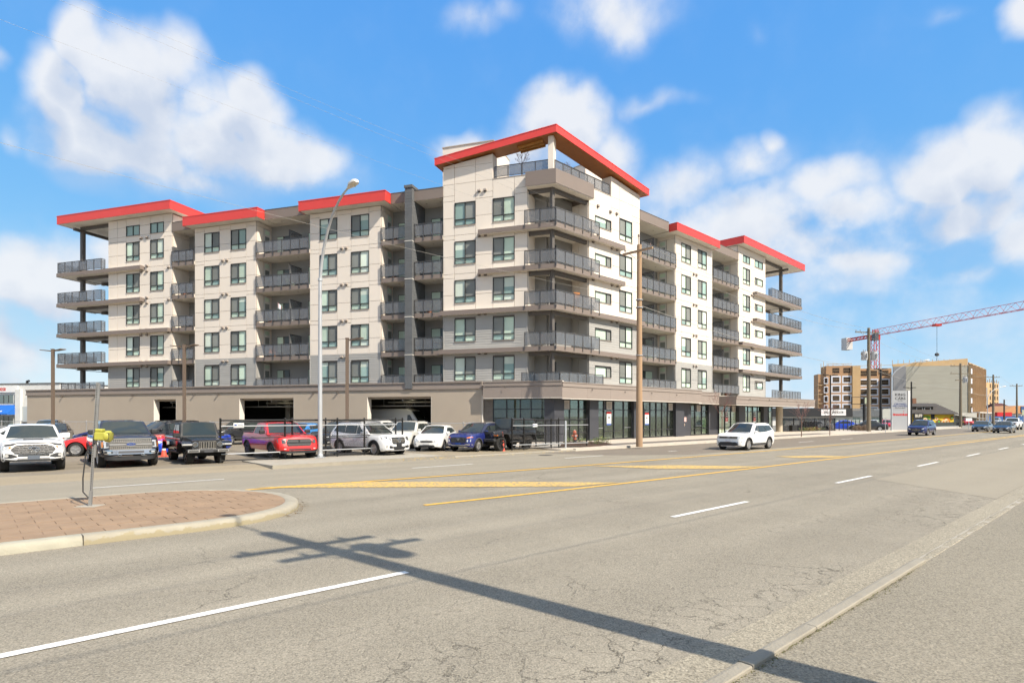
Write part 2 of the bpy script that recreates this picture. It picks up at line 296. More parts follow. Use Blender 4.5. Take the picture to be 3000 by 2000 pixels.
# ================================================================== ground, road, kerbs, markings
def asphalt(name, col, grain=.35, crack=0.0, patch=.10, size=70.0, warm=(1, 1, 1)):
    m = bpy.data.materials.new(name); m.use_nodes = True
    n = m.node_tree.nodes; l = m.node_tree.links; b = n['Principled BSDF']
    b.inputs['Roughness'].default_value = .92; b.inputs['Specular IOR Level'].default_value = .25
    geo = n.new('ShaderNodeNewGeometry')
    rot = n.new('ShaderNodeMapping'); rot.inputs['Rotation'].default_value = (0, 0, -(math.pi / 2 - PHI)); l.new(geo.outputs['Position'], rot.inputs[0])
    st = n.new('ShaderNodeMapping'); st.inputs['Scale'].default_value = (.07, .9, 1); l.new(rot.outputs[0], st.inputs[0])
    wear = n.new('ShaderNodeTexNoise'); wear.inputs['Scale'].default_value = 1.0; wear.inputs['Detail'].default_value = 4; l.new(st.outputs[0], wear.inputs['Vector'])
    big = n.new('ShaderNodeTexNoise'); big.inputs['Scale'].default_value = .55; big.inputs['Detail'].default_value = 6; l.new(geo.outputs['Position'], big.inputs['Vector'])
    fine = n.new('ShaderNodeTexNoise'); fine.inputs['Scale'].default_value = size; fine.inputs['Detail'].default_value = 3; fine.inputs['Roughness'].default_value = .7; l.new(geo.outputs['Position'], fine.inputs['Vector'])
    vor = n.new('ShaderNodeTexVoronoi'); vor.inputs['Scale'].default_value = size * 1.1; l.new(geo.outputs['Position'], vor.inputs['Vector'])
    vg = n.new('ShaderNodeRGBToBW'); l.new(vor.outputs['Color'], vg.inputs[0])
    def madd(src, k, c):
        a = n.new('ShaderNodeMath'); a.operation = 'MULTIPLY_ADD'; a.inputs[1].default_value = k; a.inputs[2].default_value = c; l.new(src, a.inputs[0]); return a.outputs[0]
    def op(o_, x, y):
        a = n.new('ShaderNodeMath'); a.operation = o_; l.new(x, a.inputs[0]); l.new(y, a.inputs[1]); return a.outputs[0]
    t = op('ADD', madd(wear.outputs['Fac'], patch * 3, 1 - patch * 1.5), madd(big.outputs['Fac'], patch * 2, -patch))
    t = op('ADD', t, madd(fine.outputs['Fac'], grain * 3.0, -grain * 1.5))
    t = op('ADD', t, madd(vg.outputs[0], grain * 1.1, -grain * .55))
    h = madd(fine.outputs['Fac'], 1, 0)
    # wheel paths polished darker along the lanes, with drips of oil
    sy = n.new('ShaderNodeSeparateXYZ'); l.new(rot.outputs[0], sy.inputs[0])
    wv = n.new('ShaderNodeMath'); wv.operation = 'SINE'; l.new(madd(sy.outputs[1], 3.35, .6), wv.inputs[0])
    t = op('SUBTRACT', t, op('MULTIPLY', madd(wv.outputs[0], patch * .45, 0), wear.outputs['Fac']))
    oil = n.new('ShaderNodeTexNoise'); oil.inputs['Scale'].default_value = 2.3; oil.inputs['Detail'].default_value = 2; l.new(geo.outputs['Position'], oil.inputs['Vector'])
    ol = n.new('ShaderNodeMapRange'); ol.inputs['From Min'].default_value = .70; ol.inputs['From Max'].default_value = .80; ol.inputs['To Max'].default_value = .22; l.new(oil.outputs['Fac'], ol.inputs['Value'])
    t = op('SUBTRACT', t, ol.outputs[0])
    if crack:
        wp = n.new('ShaderNodeTexNoise'); wp.inputs['Scale'].default_value = 1.6; wp.inputs['Detail'].default_value = 6; wp.inputs['Roughness'].default_value = .65; l.new(geo.outputs['Position'], wp.inputs['Vector'])
        mixv = n.new('ShaderNodeVectorMath'); mixv.operation = 'MULTIPLY_ADD'; mixv.inputs[1].default_value = (.9, .9, 0); l.new(wp.outputs['Color'], mixv.inputs[0]); l.new(rot.outputs[0], mixv.inputs[2])
        v2 = n.new('ShaderNodeTexVoronoi'); v2.feature = 'DISTANCE_TO_EDGE'; v2.inputs['Scale'].default_value = .62; l.new(mixv.outputs[0], v2.inputs['Vector'])
        v3 = n.new('ShaderNodeTexVoronoi'); v3.feature = 'DISTANCE_TO_EDGE'; v3.inputs['Scale'].default_value = 2.6; l.new(mixv.outputs[0], v3.inputs['Vector'])
        cmask = n.new('ShaderNodeTexNoise'); cmask.inputs['Scale'].default_value = .38; cmask.inputs['Detail'].default_value = 3; l.new(geo.outputs['Position'], cmask.inputs['Vector'])
        def line(v, w):
            r = n.new('ShaderNodeMapRange'); r.inputs['From Min'].default_value = 0; r.inputs['From Max'].default_value = w; r.inputs['To Min'].default_value = 1; r.inputs['To Max'].default_value = 0; l.new(v.outputs['Distance'], r.inputs['Value']); return r.outputs[0]
        def rng(src, a, c):
            r = n.new('ShaderNodeMapRange'); r.inputs['From Min'].default_value = a; r.inputs['From Max'].default_value = c; l.new(src, r.inputs['Value']); return r.outputs[0]
        # the lane along the near kerb is the worn one
        sp = n.new('ShaderNodeSeparateXYZ'); l.new(rot.outputs[0], sp.inputs[0])
        near = n.new('ShaderNodeMapRange'); near.inputs['From Min'].default_value = 6.6; near.inputs['From Max'].default_value = 3.2; l.new(sp.outputs[1], near.inputs['Value'])
        k1 = op('MULTIPLY', line(v2, .006), rng(cmask.outputs['Fac'], .52, .66))
        k2 = op('MULTIPLY', op('MULTIPLY', line(v3, .02), rng(wear.outputs['Fac'], .42, .53)), near.outputs[0])
        k = op('MAXIMUM', k1, k2)
        t = op('SUBTRACT', t, madd(k, crack, 0)); h = op('SUBTRACT', h, madd(k, 2.0, 0))
    mx = n.new('ShaderNodeMath'); mx.operation = 'MAXIMUM'; mx.inputs[1].default_value = .08; l.new(t, mx.inputs[0])
    v = n.new('ShaderNodeVectorMath'); v.operation = 'SCALE'; v.inputs[0].default_value = col; l.new(mx.outputs[0], v.inputs['Scale'])
    l.new(v.outputs[0], b.inputs['Base Color'])
    bp = n.new('ShaderNodeBump'); bp.inputs['Strength'].default_value = .55; bp.inputs['Distance'].default_value = .012; l.new(h, bp.inputs['Height']); l.new(bp.outputs[0], b.inputs['Normal'])
    MATS[name] = m
    return m
def paint(name, col, wear=.5):
    m = mat(name, col, rough=.75, var=.05, vscale=3, bump=.4, bscale=90)
    n = m.node_tree.nodes; l = m.node_tree.links; b = n['Principled BSDF']
    src = b.inputs['Base Color'].links[0].from_socket
    geo = n.new('ShaderNodeNewGeometry'); no = n.new('ShaderNodeTexNoise'); no.inputs['Scale'].default_value = 9; no.inputs['Detail'].default_value = 8; no.inputs['Roughness'].default_value = .75
    l.new(geo.outputs['Position'], no.inputs['Vector'])
    r = n.new('ShaderNodeMapRange'); r.inputs['From Min'].default_value = wear - .06; r.inputs['From Max'].default_value = wear + .10; l.new(no.outputs['Fac'], r.inputs['Value'])
    mx = n.new('ShaderNodeMix'); mx.data_type = 'RGBA'; mx.inputs[6].default_value = (.22, .205, .18, 1); l.new(r.outputs[0], mx.inputs[0]); l.new(src, mx.inputs[7]); l.new(mx.outputs[2], b.inputs['Base Color'])
    return m
A_ROAD = asphalt('road_asphalt', (.266, .237, .185), grain=.55, crack=.55, patch=.15, size=55)
A_PATCH = asphalt('road_repair', (.300, .265, .203), grain=.10, patch=.05, size=80)
A_DRIVE = asphalt('driveway_asphalt', (.250, .222, .170), grain=.55, crack=.0, patch=.07, size=55)
A_LOT = asphalt('lot_asphalt', (.245, .21, .16), grain=.2, patch=.12, size=50)
A_FAR = asphalt('far_lane_asphalt', (.285, .254, .198), grain=.25, patch=.10, size=50)
A_DARK = asphalt('boulevard_asphalt', (.175, .155, .135), grain=.2, patch=.10, size=60)
A_APRON = asphalt('apron_asphalt', (.30, .25, .175), grain=.2, patch=.10, size=50)
CONC = mat('new_concrete', (.54, .47, .385), rough=.9, var=.05, vscale=1.2, bump=.25, bscale=60)
CONC_O = mat('old_concrete', (.36, .325, .265), rough=.92, var=.12, vscale=2.2, bump=.5, bscale=45)
GUT = asphalt('gutter_concrete', (.300, .266, .202), grain=.62, patch=.12, size=48)
def sheet(name, pts, m, kind='structure', z=None, parent=None):
    me = mesh(name, pts, [tuple(range(len(pts)))], m); o = obj(name, me, None, parent)
    if kind and parent is None: tag(o, kind=kind)
    return o
def rquad(name, s0, s1, D0, D1, z, m, z1=None, parent=None):
    z1 = z if z1 is None else z1
    return sheet(name, [rd(s0, D0, z), rd(s0, D1, z1), rd(s1, D1, z1), rd(s1, D0, z)][::-1], m, parent=parent)
G_M = asphalt('ground_gravel', (.24, .225, .19), grain=.2, patch=.12, size=20)
sheet('ground', [(-1500, -300, -.06), (1800, -300, -.06), (1800, 3000, -.06), (-1500, 3000, -.06)], G_M)
road = sheet('road', [rd(-60, 2.79), rd(650, 2.79), rd(650, 23.9), rd(-60, 23.9)], A_ROAD)
sheet('far_lanes', [rd(-60, 17.9, .004), rd(8, 17.6, .004), rd(25, 16.35, .004), rd(70, 15.75, .004), rd(650, 15.2, .004), rd(650, 23.7, .004), rd(-60, 23.7, .004)], A_FAR)
sheet('road_repair_patch', [rd(19.3, 2.83, .004), rd(66, 2.83, .004), rd(66, 6.4, .004), rd(22.4, 6.5, .004)], A_PATCH)
sheet('dark_lane_patch', [rd(25.5, 19.9, .008), rd(29, 17.4, .008), rd(60, 16.6, .008), rd(120, 16.2, .008), rd(120, 23.6, .008), rd(24, 23.6, .008)], A_DARK.copy() if False else asphalt('newer_asphalt', (.205, .175, .140), grain=.16, patch=.08, size=60))
rquad('driveway', -20, 300, -40, 2.285, .008, A_DRIVE)
rquad('gutter', -20, 300, 2.40, 2.80, .004, GUT)
kb = MB()
for k in range(24): ROADF.mb(kb, -12 + k * 8, -4 + k * 8 - .002, 2.29, 2.415, -.05, .012)
kerb = kb.build('kerb', CONC_O); tag(kerb, kind='structure')
random.seed(3)
KC = mat('kerb_concrete', (.29, .26, .205), rough=.9, var=.10, vscale=3, bump=.5, bscale=40, piece=.12)
s = -6.0
while s < 60:
    ln = 1.35 if s < 20 else 3.0
    b = MB(); hgt = .046 if s < 9.5 else .016
    w0 = 2.278; w1 = 2.425
    # rounded edge stone with a chipped, uneven top
    prof = [(w0, -.05), (w1, -.05), (w1, hgt - .03), (w1 - .02, hgt - .006), (w1 - .05, hgt), (w0 + .01, hgt - .002), (w0, hgt - .012)]
    vs = []; n_ = 4
    for i in range(n_ + 1):
        t = s + .006 + (ln - .012) * i / n_; j = random.uniform(-.005, .005)
        vs += [rd(t, D, z + (j if z > 0 else 0)) for (D, z) in prof]
    q = len(prof)
    fs = [tuple(range(q)), tuple(n_ * q + i for i in range(q - 1, -1, -1))]
    for i in range(n_):
        for j in range(q): fs.append((i * q + j, (i + 1) * q + j, (i + 1) * q + (j + 1) % q, i * q + (j + 1) % q))
    obj('kerb_stone', mesh('kerb_stone', vs, fs, KC if s < 9.5 else GUT), None, kerb)
    s += ln
# moss and grit along the back of the kerb
random.seed(8); mb_ = MB()
for k in range(1500):
    s_ = random.uniform(-2, 9.5); D_ = 2.278 - abs(random.gauss(0, .018 + .03 * max(0, math.sin(s_ * 1.7)))); p = rd(s_, D_, .010); a = random.uniform(0, 6.28); q = random.uniform(.006, .02)
    d = Vector((math.cos(a), math.sin(a), random.uniform(.1, .7))) * q; w = Vector((-math.sin(a), math.cos(a), 0)) * q * .5; mb_.add([p - w, p + w, p + d], [(0, 1, 2)])
tag(mb_.build('kerb_moss', mat('moss', (.12, .115, .045), rough=1, var=.25, vscale=6)), 'thin green brown moss along the back of the near kerb', 'moss', kind='stuff')
# ---- far kerb and pavements
far_kerb = MB()
for k in range(20): ROADF.mb(far_kerb, 9 + k * 6, 15 + k * 6 - .002, 23.72, 23.88, -.05, .10)
far_kerb = far_kerb.build('far_kerb', CONC_O); tag(far_kerb, kind='structure')
YK = paint('yellow_kerb_paint', (.50, .36, .13), .56)
KL = mat('light_kerb', (.50, .45, .38), rough=.9, var=.07, vscale=2, bump=.3, bscale=40, piece=.08)
s = 9.0
while s < 128:
    ln = 3.0
    top = .15 if (s < 16.5 or s > 26) else .055
    ROADF.box('kerb_stone', far_kerb, s + .006, s + ln - .006, 23.70, 23.90, -.04, top, (KC if s < 13 else YK) if s < 26 else KL)
    s += ln
b = MB(); ROADF.mb(b, 9.01, 17.5, 23.89, 27.2, -.04, .146); tag(b.build('old_pavement', CONC_O), kind='structure')
rquad('gate_apron', 17.5, 25.9, 23.88, 27.2, .05, A_APRON, z1=.104)
rquad('driveway_apron', -70, 9, 23.69, 25.6, .006, A_APRON, z1=.104)
b = MB(); ROADF.mb(b, 25.9, 130, 23.89, 33.5, -.04, .146); tag(b.build('pavement', CONC), kind='structure')
rquad('boulevard_strip', 31.2, 72, 24.75, 26.5, .151, A_DARK)
sheet('car_park', [rd(-75, 25.58, .10), rd(9, 25.58, .10), rd(9, 27.18, .10), rd(26, 27.18, .10), rd(33, 31.5, .10), rd(33, 80, .10), rd(-75, 80, .10)], A_LOT)
# pavement slabs: scored joints of the new concrete walk are separate slabs near the camera
slab_m = mat('pavement_slab', (.55, .48, .395), rough=.9, var=.05, vscale=1.5, bump=.2, bscale=60, piece=.07)
walk = bpy.data.objects['pavement']
for i in range(26):
    for j in range(2):
        s0 = 33 + i * 1.5; D0 = 26.55 + j * 1.5
        ROADF.box('slab', walk, s0 + .006, s0 + 1.494, D0 + .006, D0 + 1.494, .10, .153, slab_m)
# ---- lane markings
WP = paint('white_road_paint', (.80, .78, .74), .36); YP = paint('yellow_road_paint', (.80, .46, .055), .36); YH = paint('yellow_hatch_paint', (.72, .46, .10), .465)
marks = []
def ribbon(name, pts, w, m, z=.010):
    vs = []; fs = []
    for i, (s_, D) in enumerate(pts): vs += [rd(s_, D - w / 2, z), rd(s_, D + w / 2, z)]
    for i in range(len(pts) - 1): fs.append((2 * i, 2 * i + 2, 2 * i + 3, 2 * i + 1))
    o = obj(name, mesh(name, vs, fs, m)); tag(o, kind='structure'); return o
ribbon('lane_line', [(-8, 6.86), (4.4, 6.86)], .13, WP)
for k in range(14): ribbon('lane_line', [(10.85 + 9.25 * k, 6.86), (14.15 + 9.25 * k, 6.86)], .13, WP)
for (a, c, d) in ((2.8, 6.4, 21.05), (13.3, 16.4, 20.35), (22, 25, 20.0), (30.7, 31.6, 19.7), (40, 43, 19.6), (49, 52, 19.5), (58, 61, 19.4)): ribbon('lane_line', [(a, d), (c, d)], .11, WP, .013)
ribbon('median_line', [(8, 11.72), (11.5, 11.5), (15.3, 11.32), (23.2, 11.08), (40, 10.7), (83, 9.85), (140, 9.3)], .16, YP)
ribbon('median_line', [(5.9, 17.55), (10, 17.15), (15, 16.75), (21.2, 16.42), (30, 16.12), (40.5, 15.92), (69, 15.6), (140, 15.3)], .17, YP, .014)
ribbon('median_line', [(56, 11.2), (83, 10.3), (140, 9.6)], .13, YP)
def hatch(pts):
    o = sheet('hatch_marking', [Vector((p.x, p.y, .012)) for p in (gpt(*q) for q in pts)][::-1], YH)
hatch([(745, 1429), (1050, 1411.5), (1500, 1411), (1816, 1413.5), (1690, 1424.5), (1400, 1426.5), (1000, 1428)])
hatch([(1735, 1365), (1990, 1362.5), (2232, 1366.5), (2140, 1373), (1930, 1373)])
hatch([(2270, 1336.5), (2400, 1334.5), (2490, 1336.5), (2440, 1340), (2330, 1341)])
# ---- the median island with its kerb and stamped pavers
def nose(off, n=28):
    """outline of the island, counter-clockwise, inset by off (s, D)"""
    pts = [(-16, 11.78 + off), (-4, 11.78 + off), (1.45, 11.85 + off)]
    cx, cy = 3.0, 14.83; a = 3.02 - off; b = 2.98 - off
    for i in range(n + 1):
        t = -math.pi / 2 + math.pi * i / n
        c_, s_ = math.cos(t), math.sin(t)
        pts.append((cx + a * (abs(c_) ** .9), cy + b * s_))
    pts += [(-4, 17.85 - off), (-16, 17.9 - off)]
    return pts
ob = MB(); po = nose(.05); ob.poly([tuple(rd(*p)[:2]) for p in po], -.05, .143)
isl = ob.build('median_island', mat('median_mortar', (.25, .175, .125), rough=.95, var=.12, vscale=3, bump=.4)); tag(isl, kind='structure')
KW = mat('painted_median_kerb', (.345, .31, .24), rough=.85, var=.10, vscale=4, bump=.4, bscale=30)
def chipped(m, under):
    n = m.node_tree.nodes; l = m.node_tree.links; b = n['Principled BSDF']; src = b.inputs['Base Color'].links[0].from_socket
    g = n.new('ShaderNodeNewGeometry'); no = n.new('ShaderNodeTexNoise'); no.inputs['Scale'].default_value = 3.2; no.inputs['Detail'].default_value = 7; no.inputs['Roughness'].default_value = .7; l.new(g.outputs['Position'], no.inputs['Vector'])
    sp = n.new('ShaderNodeSeparateXYZ'); l.new(g.outputs['Position'], sp.inputs[0])
    a = n.new('ShaderNodeMath'); a.operation = 'MULTIPLY_ADD'; a.inputs[1].default_value = 3.0; l.new(sp.outputs[2], a.inputs[0]); l.new(no.outputs['Fac'], a.inputs[2])
    r = n.new('ShaderNodeMapRange'); r.inputs['From Min'].default_value = .70; r.inputs['From Max'].default_value = .76; l.new(a.outputs[0], r.inputs['Value'])
    mx = n.new('ShaderNodeMix'); mx.data_type = 'RGBA'; mx.inputs[6].default_value = (*under, 1); l.new(r.outputs[0], mx.inputs[0]); l.new(src, mx.inputs[7]); l.new(mx.outputs[2], b.inputs['Base Color'])
chipped(KW, (.30, .255, .16))
def kerb_run(idx0, idx1, m, name='kerb_stone'):
    prof = [(0, -.05), (0, .07), (.02, .125), (.06, .15), (.26, .158), (.30, .14), (.30, -.05)]
    rows = [nose(o) for (o, z) in prof]; q = len(prof); vs = []; fs = []
    ids = list(range(idx0, idx1 + 1))
    for i in ids:
        for j, (o, z) in enumerate(prof): vs.append(rd(*rows[j][i], z))
    for a in range(len(ids) - 1):
        for j in range(q - 1): fs.append((a * q + j, (a + 1) * q + j, (a + 1) * q + j + 1, a * q + j + 1))
    fs += [tuple(range(q)), tuple((len(ids) - 1) * q + j for j in range(q - 1, -1, -1))]
    obj(name, mesh(name, vs, fs, m, 50), None, isl)
NP = len(nose(0))
kerb_run(0, 2, mat('median_kerb_grey', (.37, .345, .27), rough=.92, var=.12, vscale=3, bump=.5))
kerb_run(2, 17, KW); kerb_run(17, NP - 2, KW); kerb_run(NP - 2, NP - 1, KC)
b = MB(); ROADF.mb(b, 1.444, 1.458, 11.845, 12.15, -.03, .156); b.build('kerb_joint', mat('dark_joint', (.06, .05, .04)), isl)
def clip(poly, conv):
    out = poly
    for i in range(len(conv)):
        a, c = conv[i], conv[(i + 1) % len(conv)]; inp = out; out = []
        if not inp: return []
        def side(p): return (c[0] - a[0]) * (p[1] - a[1]) - (c[1] - a[1]) * (p[0] - a[0])
        for j in range(len(inp)):
            p, q = inp[j], inp[(j + 1) % len(inp)]; sp, sq = side(p), side(q)
            if sp >= 0: out.append(p)
            if (sp >= 0) != (sq >= 0):
                t = sp / (sp - sq); out.append((p[0] + (q[0] - p[0]) * t, p[1] + (q[1] - p[1]) * t))
    return out
PV = mat('red_stamped_paver', (.295, .20, .125), rough=.92, var=.12, vscale=1.8, bump=.5, bscale=35, piece=.10)
inner = nose(.305)
random.seed(5)
pw, pl = .36, .54
for r in range(16):
    D0 = 12.1 + r * pw
    for k in range(18):
        s0 = -3.6 + k * pl + (pl / 2 if r % 2 else 0)
        c = clip([(s0 + .007, D0 + .007), (s0 + pl - .007, D0 + .007), (s0 + pl - .007, D0 + pw - .007), (s0 + .007, D0 + pw - .007)], inner)
        if len(c) < 3: continue
        area = abs(sum(c[i][0] * c[(i + 1) % len(c)][1] - c[(i + 1) % len(c)][0] * c[i][1] for i in range(len(c)))) / 2
        if area < .02: continue
        b = MB(); zz = .152 + random.uniform(-.003, .003); b.poly([tuple(rd(*p)[:2]) for p in c], .08, zz)
        b.build('paver', PV, isl)
sheet('median_far_paving', [rd(-16, 12.05, .145), rd(-3.7, 12.05, .145), rd(-3.7, 17.6, .145), rd(-16, 17.6, .145)], PV)
# weeds and grit in the joint at the island's nose
random.seed(9)
wb = MB()
for k in range(420):
    t = random.uniform(-.9, 1.1); o = random.uniform(-.10, .06) - .02
    i = (t + math.pi / 2) / math.pi * 28; q = nose(-.04 - random.random() * .14)[3 + max(0, min(28, int(i)))]
    p = rd(q[0] + random.uniform(-.1, .1), q[1] + random.uniform(-.1, .1), .004); a = random.uniform(0, 6.28); L_ = random.uniform(.02, .07)
    d = Vector((math.cos(a), math.sin(a), random.uniform(0, .5))) * L_; w = Vector((-math.sin(a), math.cos(a), 0)) * .008
    wb.add([p - w, p + w, p + d], [(0, 1, 2)])
lit = wb.build('dry_litter', mat('dry_leaf', (.16, .10, .045), rough=.9, var=.2, vscale=8)); tag(lit, 'brown dry leaf litter in the gutter round the island nose', 'leaf litter', kind='stuff')
b = MB(); MH = gpt(1598, 1333); b.lathe([(.38, -.02), (.38, .006), (.33, .010), (.30, .008)], 20, 0, Matrix.Translation((MH.x, MH.y, .004)))
mh = b.build('manhole_cover', mat('cast_iron', (.09, .08, .07), rough=.7, metal=.4, var=.15, vscale=9, bump=.6, bscale=60)); tag(mh, 'dark round manhole cover in the far lane by the gate', 'manhole cover')
# ================================================================== the apartment building
FLR = {k: 4.25 + 3.05 * (k - 2) for k in (2, 3, 4, 5, 6)}; FLR[7] = 19.50
PANEL = mat('cream_panel', (.74, .66, .57), rough=.8, var=.02, vscale=.5, bump=.05, bscale=20, piece=.035)
REVEAL = mat('panel_reveal', (.20, .165, .14), rough=.7)
BOARD = mat('grey_lap_siding', (.36, .35, .33), rough=.8, var=.03, vscale=1, bump=.1, bscale=25, piece=.07, streak=.2)
DGREY = mat('recess_grey_siding', (.29, .285, .275), rough=.85, var=.03, vscale=1.2, bump=.1, bscale=25)
FIN = mat('charcoal_shingle', (.115, .12, .125), rough=.85, var=.06, vscale=3, bump=.2, bscale=25, piece=.12)
TAUPE = mat('taupe_fascia', (.205, .165, .143), rough=.75, var=.03, vscale=.8, piece=.02)
STUCCO = mat('taupe_stucco', (.40, .335, .265), rough=.92, var=.05, vscale=.45, bump=.25, bscale=70, piece=.0)
SOFF = mat('white_soffit', (.70, .65, .58), rough=.8, var=.03, vscale=1)
RED = mat('red_fascia', (.66, .055, .045), rough=.42, var=.03, vscale=.6, spec=.5)
WOOD = mat('cedar_soffit', (.30, .105, .022), rough=.6, var=.10, vscale=2.5, bump=.1, bscale=30)
BEAMW = mat('raw_beam', (.42, .20, .05), rough=.7, var=.15, vscale=4)
STEEL = mat('grey_steel', (.11, .098, .088), rough=.6, var=.04, vscale=2)
RAIL = mat('grey_rail_metal', (.085, .083, .085), rough=.45, metal=.3, var=.03)
RGL = clear_glass('smoked_rail_glass', (.62, .625, .635), .02, .76, (.40, .40, .405), .22)
WFRAME = mat('black_window_frame', (.045, .047, .046), rough=.45)
DOORW = mat('white_balcony_door', (.62, .60, .56), rough=.6)
P_FIX = glass('blind_pane', (.54, .66, .54), spec=.30)
P_SCR = glass('screen_pane', (.225, .235, .22), rough=.12, spec=.16)
P_BLI = glass('white_blind_pane', (.66, .74, .64), spec=.25)
P_DARK = glass('dark_pane', (.045, .06, .055), spec=.8)
VENT = mat('vent_metal', (.10, .082, .070), rough=.7)
VENTC = mat('vent_hood', (.42, .36, .31), rough=.7)
base = Vector((CB[0], CB[1], 0))
APT = empty('apartment_building', T(base.x, base.y), 'six storey cream and grey apartment building with red roof fascias on the corner', 'building')
GAP = .014
def window(fr, parent, u0, u1, z0, z1, kind='tall', flip=False):
    """kind tall: fixed and sliding lights over two low lights; wide: two lights side by side; slot: a long low window"""
    o0 = -.06
    b = MB(); t = .047
    def fb(a, c, d, e, oo=.035): fr.mb(b, a, c, o0 - .03, oo, d, e)
    fb(u0 + .006, u0 + t, z0 + .006, z1 - .006); fb(u1 - t, u1 - .006, z0 + .006, z1 - .006)
    fb(u0 + t, u1 - t, z1 - t, z1 - .006); fb(u0 + t, u1 - t, z0 + .006, z0 + t)
    um = (u0 + u1) / 2 if kind != 'slot' else u0 + (u1 - u0) * (.70 if not flip else .30)
    zl = z0 + (z1 - z0) * .27
    fb(um - .03, um + .03, z0 + t, z1 - t, .02)
    if kind == 'tall': fb(u0 + t, um - .03, zl - .03, zl + .03, .02); fb(um + .03, u1 - t, zl - .03, zl + .03, .02)
    w = b.build('window', WFRAME, parent)
    def pane(nm, a, c, d, e, m): fr.box(nm, w, a, c, o0 - .012, o0 + .0, d, e, m)
    lo = zl + .03 if kind == 'tall' else z0 + t
    A = (u0 + t, um - .03); B = (um + .03, u1 - t)
    fx, sl = (B, A) if flip == (fr is FR) else (A, B)
    if kind == 'wide': pane('fixed_pane', *A, lo, z1 - t, P_LITE); pane('fixed_pane', *B, lo, z1 - t, P_LITE)
    else:
        # a lowered blind covers part of some panes
        rr = random.random()
        if rr < .22:
            zs_ = lo + (z1 - t - lo) * random.uniform(.35, .75); pane('blind', *fx, zs_, z1 - t, P_BLI); pane('fixed_pane', *fx, lo, zs_ - .003, P_LITE)
        else: pane('fixed_pane', *fx, lo, z1 - t, P_BLI if rr < .42 else P_LITE if rr > .86 else P_FIX)
        pane('sliding_pane', *sl, lo, z1 - t, P_SCR)
    if kind == 'tall': pane('lower_pane', *A, z0 + t, zl - .03, random.choice((P_FIX, P_FIX, P_LITE, P_BLI))); pane('lower_pane', *B, z0 + t, zl - .03, random.choice((P_FIX, P_FIX, P_LITE)))
    b = MB(); fr.mb(b, u0 - .02, u1 + .02, -.05, .06, z0 - .028, z0 + .003); b.build('sill', VENTC, w)
    return w
P_LITE = glass('teal_pane', (.30, .42, .38), spec=.5)
def subtract(a, c, holes):
    """interval a..c minus holes"""
    out = [(a, c)]
    for (h0, h1) in holes:
        nx = []
        for (p, q) in out:
            if h1 <= p or h0 >= q: nx.append((p, q)); continue
            if h0 > p + .02: nx.append((p, h0))
            if h1 < q - .02: nx.append((h1, q))
        out = nx
    return out
def wall_bay(fr, u0, u1, wins, siding, ztop, zbase=4.25, cols=None, small=None, top7=None, core=2.4, name='wall'):
    """wins: list of (ua, ub, kind, flip, sill, head); siding: storeys clad in lap boards"""
    b = MB(); fr.mb(b, u0 + .02, u1 - .02, -core, -.07, zbase, ztop)
    w = b.build(name, REVEAL, APT)
    cols = sorted(set([u0, u1] + [x for q in wins for x in q[:2]] + (cols or [])))
    for k in range(2, 7):
        f = FLR[k]; nf = FLR[k + 1] if k < 6 else ztop
        if k in siding:
            # lap boards, each leaning out at its foot
            z = f; e = .196
            holes_all = [(q[0] - .0, q[1] + .0, f + q[4], f + q[5]) for q in wins]
            while z < nf - .05:
                z1 = min(z + e, nf)
                hs = [(h[0], h[1]) for h in holes_all if h[2] < z1 - .02 and h[3] > z + .02]
                for (a, c) in subtract(u0, u1, hs):
                    bb = MB(); x0, x1 = a + .004, c - .004
                    vs = [fr.p(x, o, zz) for x in (x0, x1) for (o, zz) in ((-.06, z), (.006, z), (-.012, z1 - .002), (-.06, z1 - .002))]
                    bb.add(vs, [(0, 1, 2, 3), (7, 6, 5, 4), (0, 4, 5, 1), (1, 5, 6, 2), (2, 6, 7, 3), (3, 7, 4, 0)])
                    bb.build('board', BOARD, w)
                z = z1
            if f + 3.05 <= nf + .1:
                fr.box('corner_trim', w, u0 - .012, u0 + .07, -.05, .022, f, nf, BOARD); fr.box('corner_trim', w, u1 - .07, u1 + .012, -.05, .022, f, nf, BOARD)
        else:
            lo = f - .10; hi = (nf - .10) if k < 6 else nf
            if (k - 1) in siding: lo = f
            for i in range(len(cols) - 1):
                a, c = cols[i], cols[i + 1]
                q = next((q for q in wins if q[0] <= a + .01 and q[1] >= c - .01), None)
                rows = []
                if q:
                    rows = [(lo, f + q[4]), (f + q[5], hi)]
                    if k == 6 and small: 
                        s0, s1 = small; rows = [(lo, f + q[4]), (f + q[5], s0), (s1, hi)]
                else:
                    rows = [(lo, f + 1.28), (f + 1.28, f + 2.62), (f + 2.62, min(hi, f + 3.05))]
                    if hi > f + 3.2: rows += [(f + 3.05, f + 3.95), (f + 3.95, hi)] if hi > f + 4.2 else [(f + 3.05, hi)]
                for (z0, z1) in rows:
                    if z1 - z0 > .06: fr.box('panel', w, a + GAP, c - GAP, -.06, .0, z0 + GAP, z1 - GAP, PANEL)
    for q in wins:
        for k in range(2, 7): window(fr, w, q[0], q[1], FLR[k] + q[4], FLR[k] + q[5], q[2], q[3])
        if small: window(fr, w, q[0], q[1], small[0], small[1], 'wide')
    return w
def vents(fr, parent, pts):
    for (u, z) in pts:
        b = MB(); fr.mb(b, u - .12, u + .12, .002, .16, z + .04, z + .17, 0); fr.mb(b, u - .10, u + .10, .002, .13, z - .03, z + .038, 1); b.build('vent', [VENTC, VENT], parent)
random.seed(21)
SI, HE = .63, 2.45
def tall(a, c, flip): return (a, c, 'tall', flip, SI, HE)
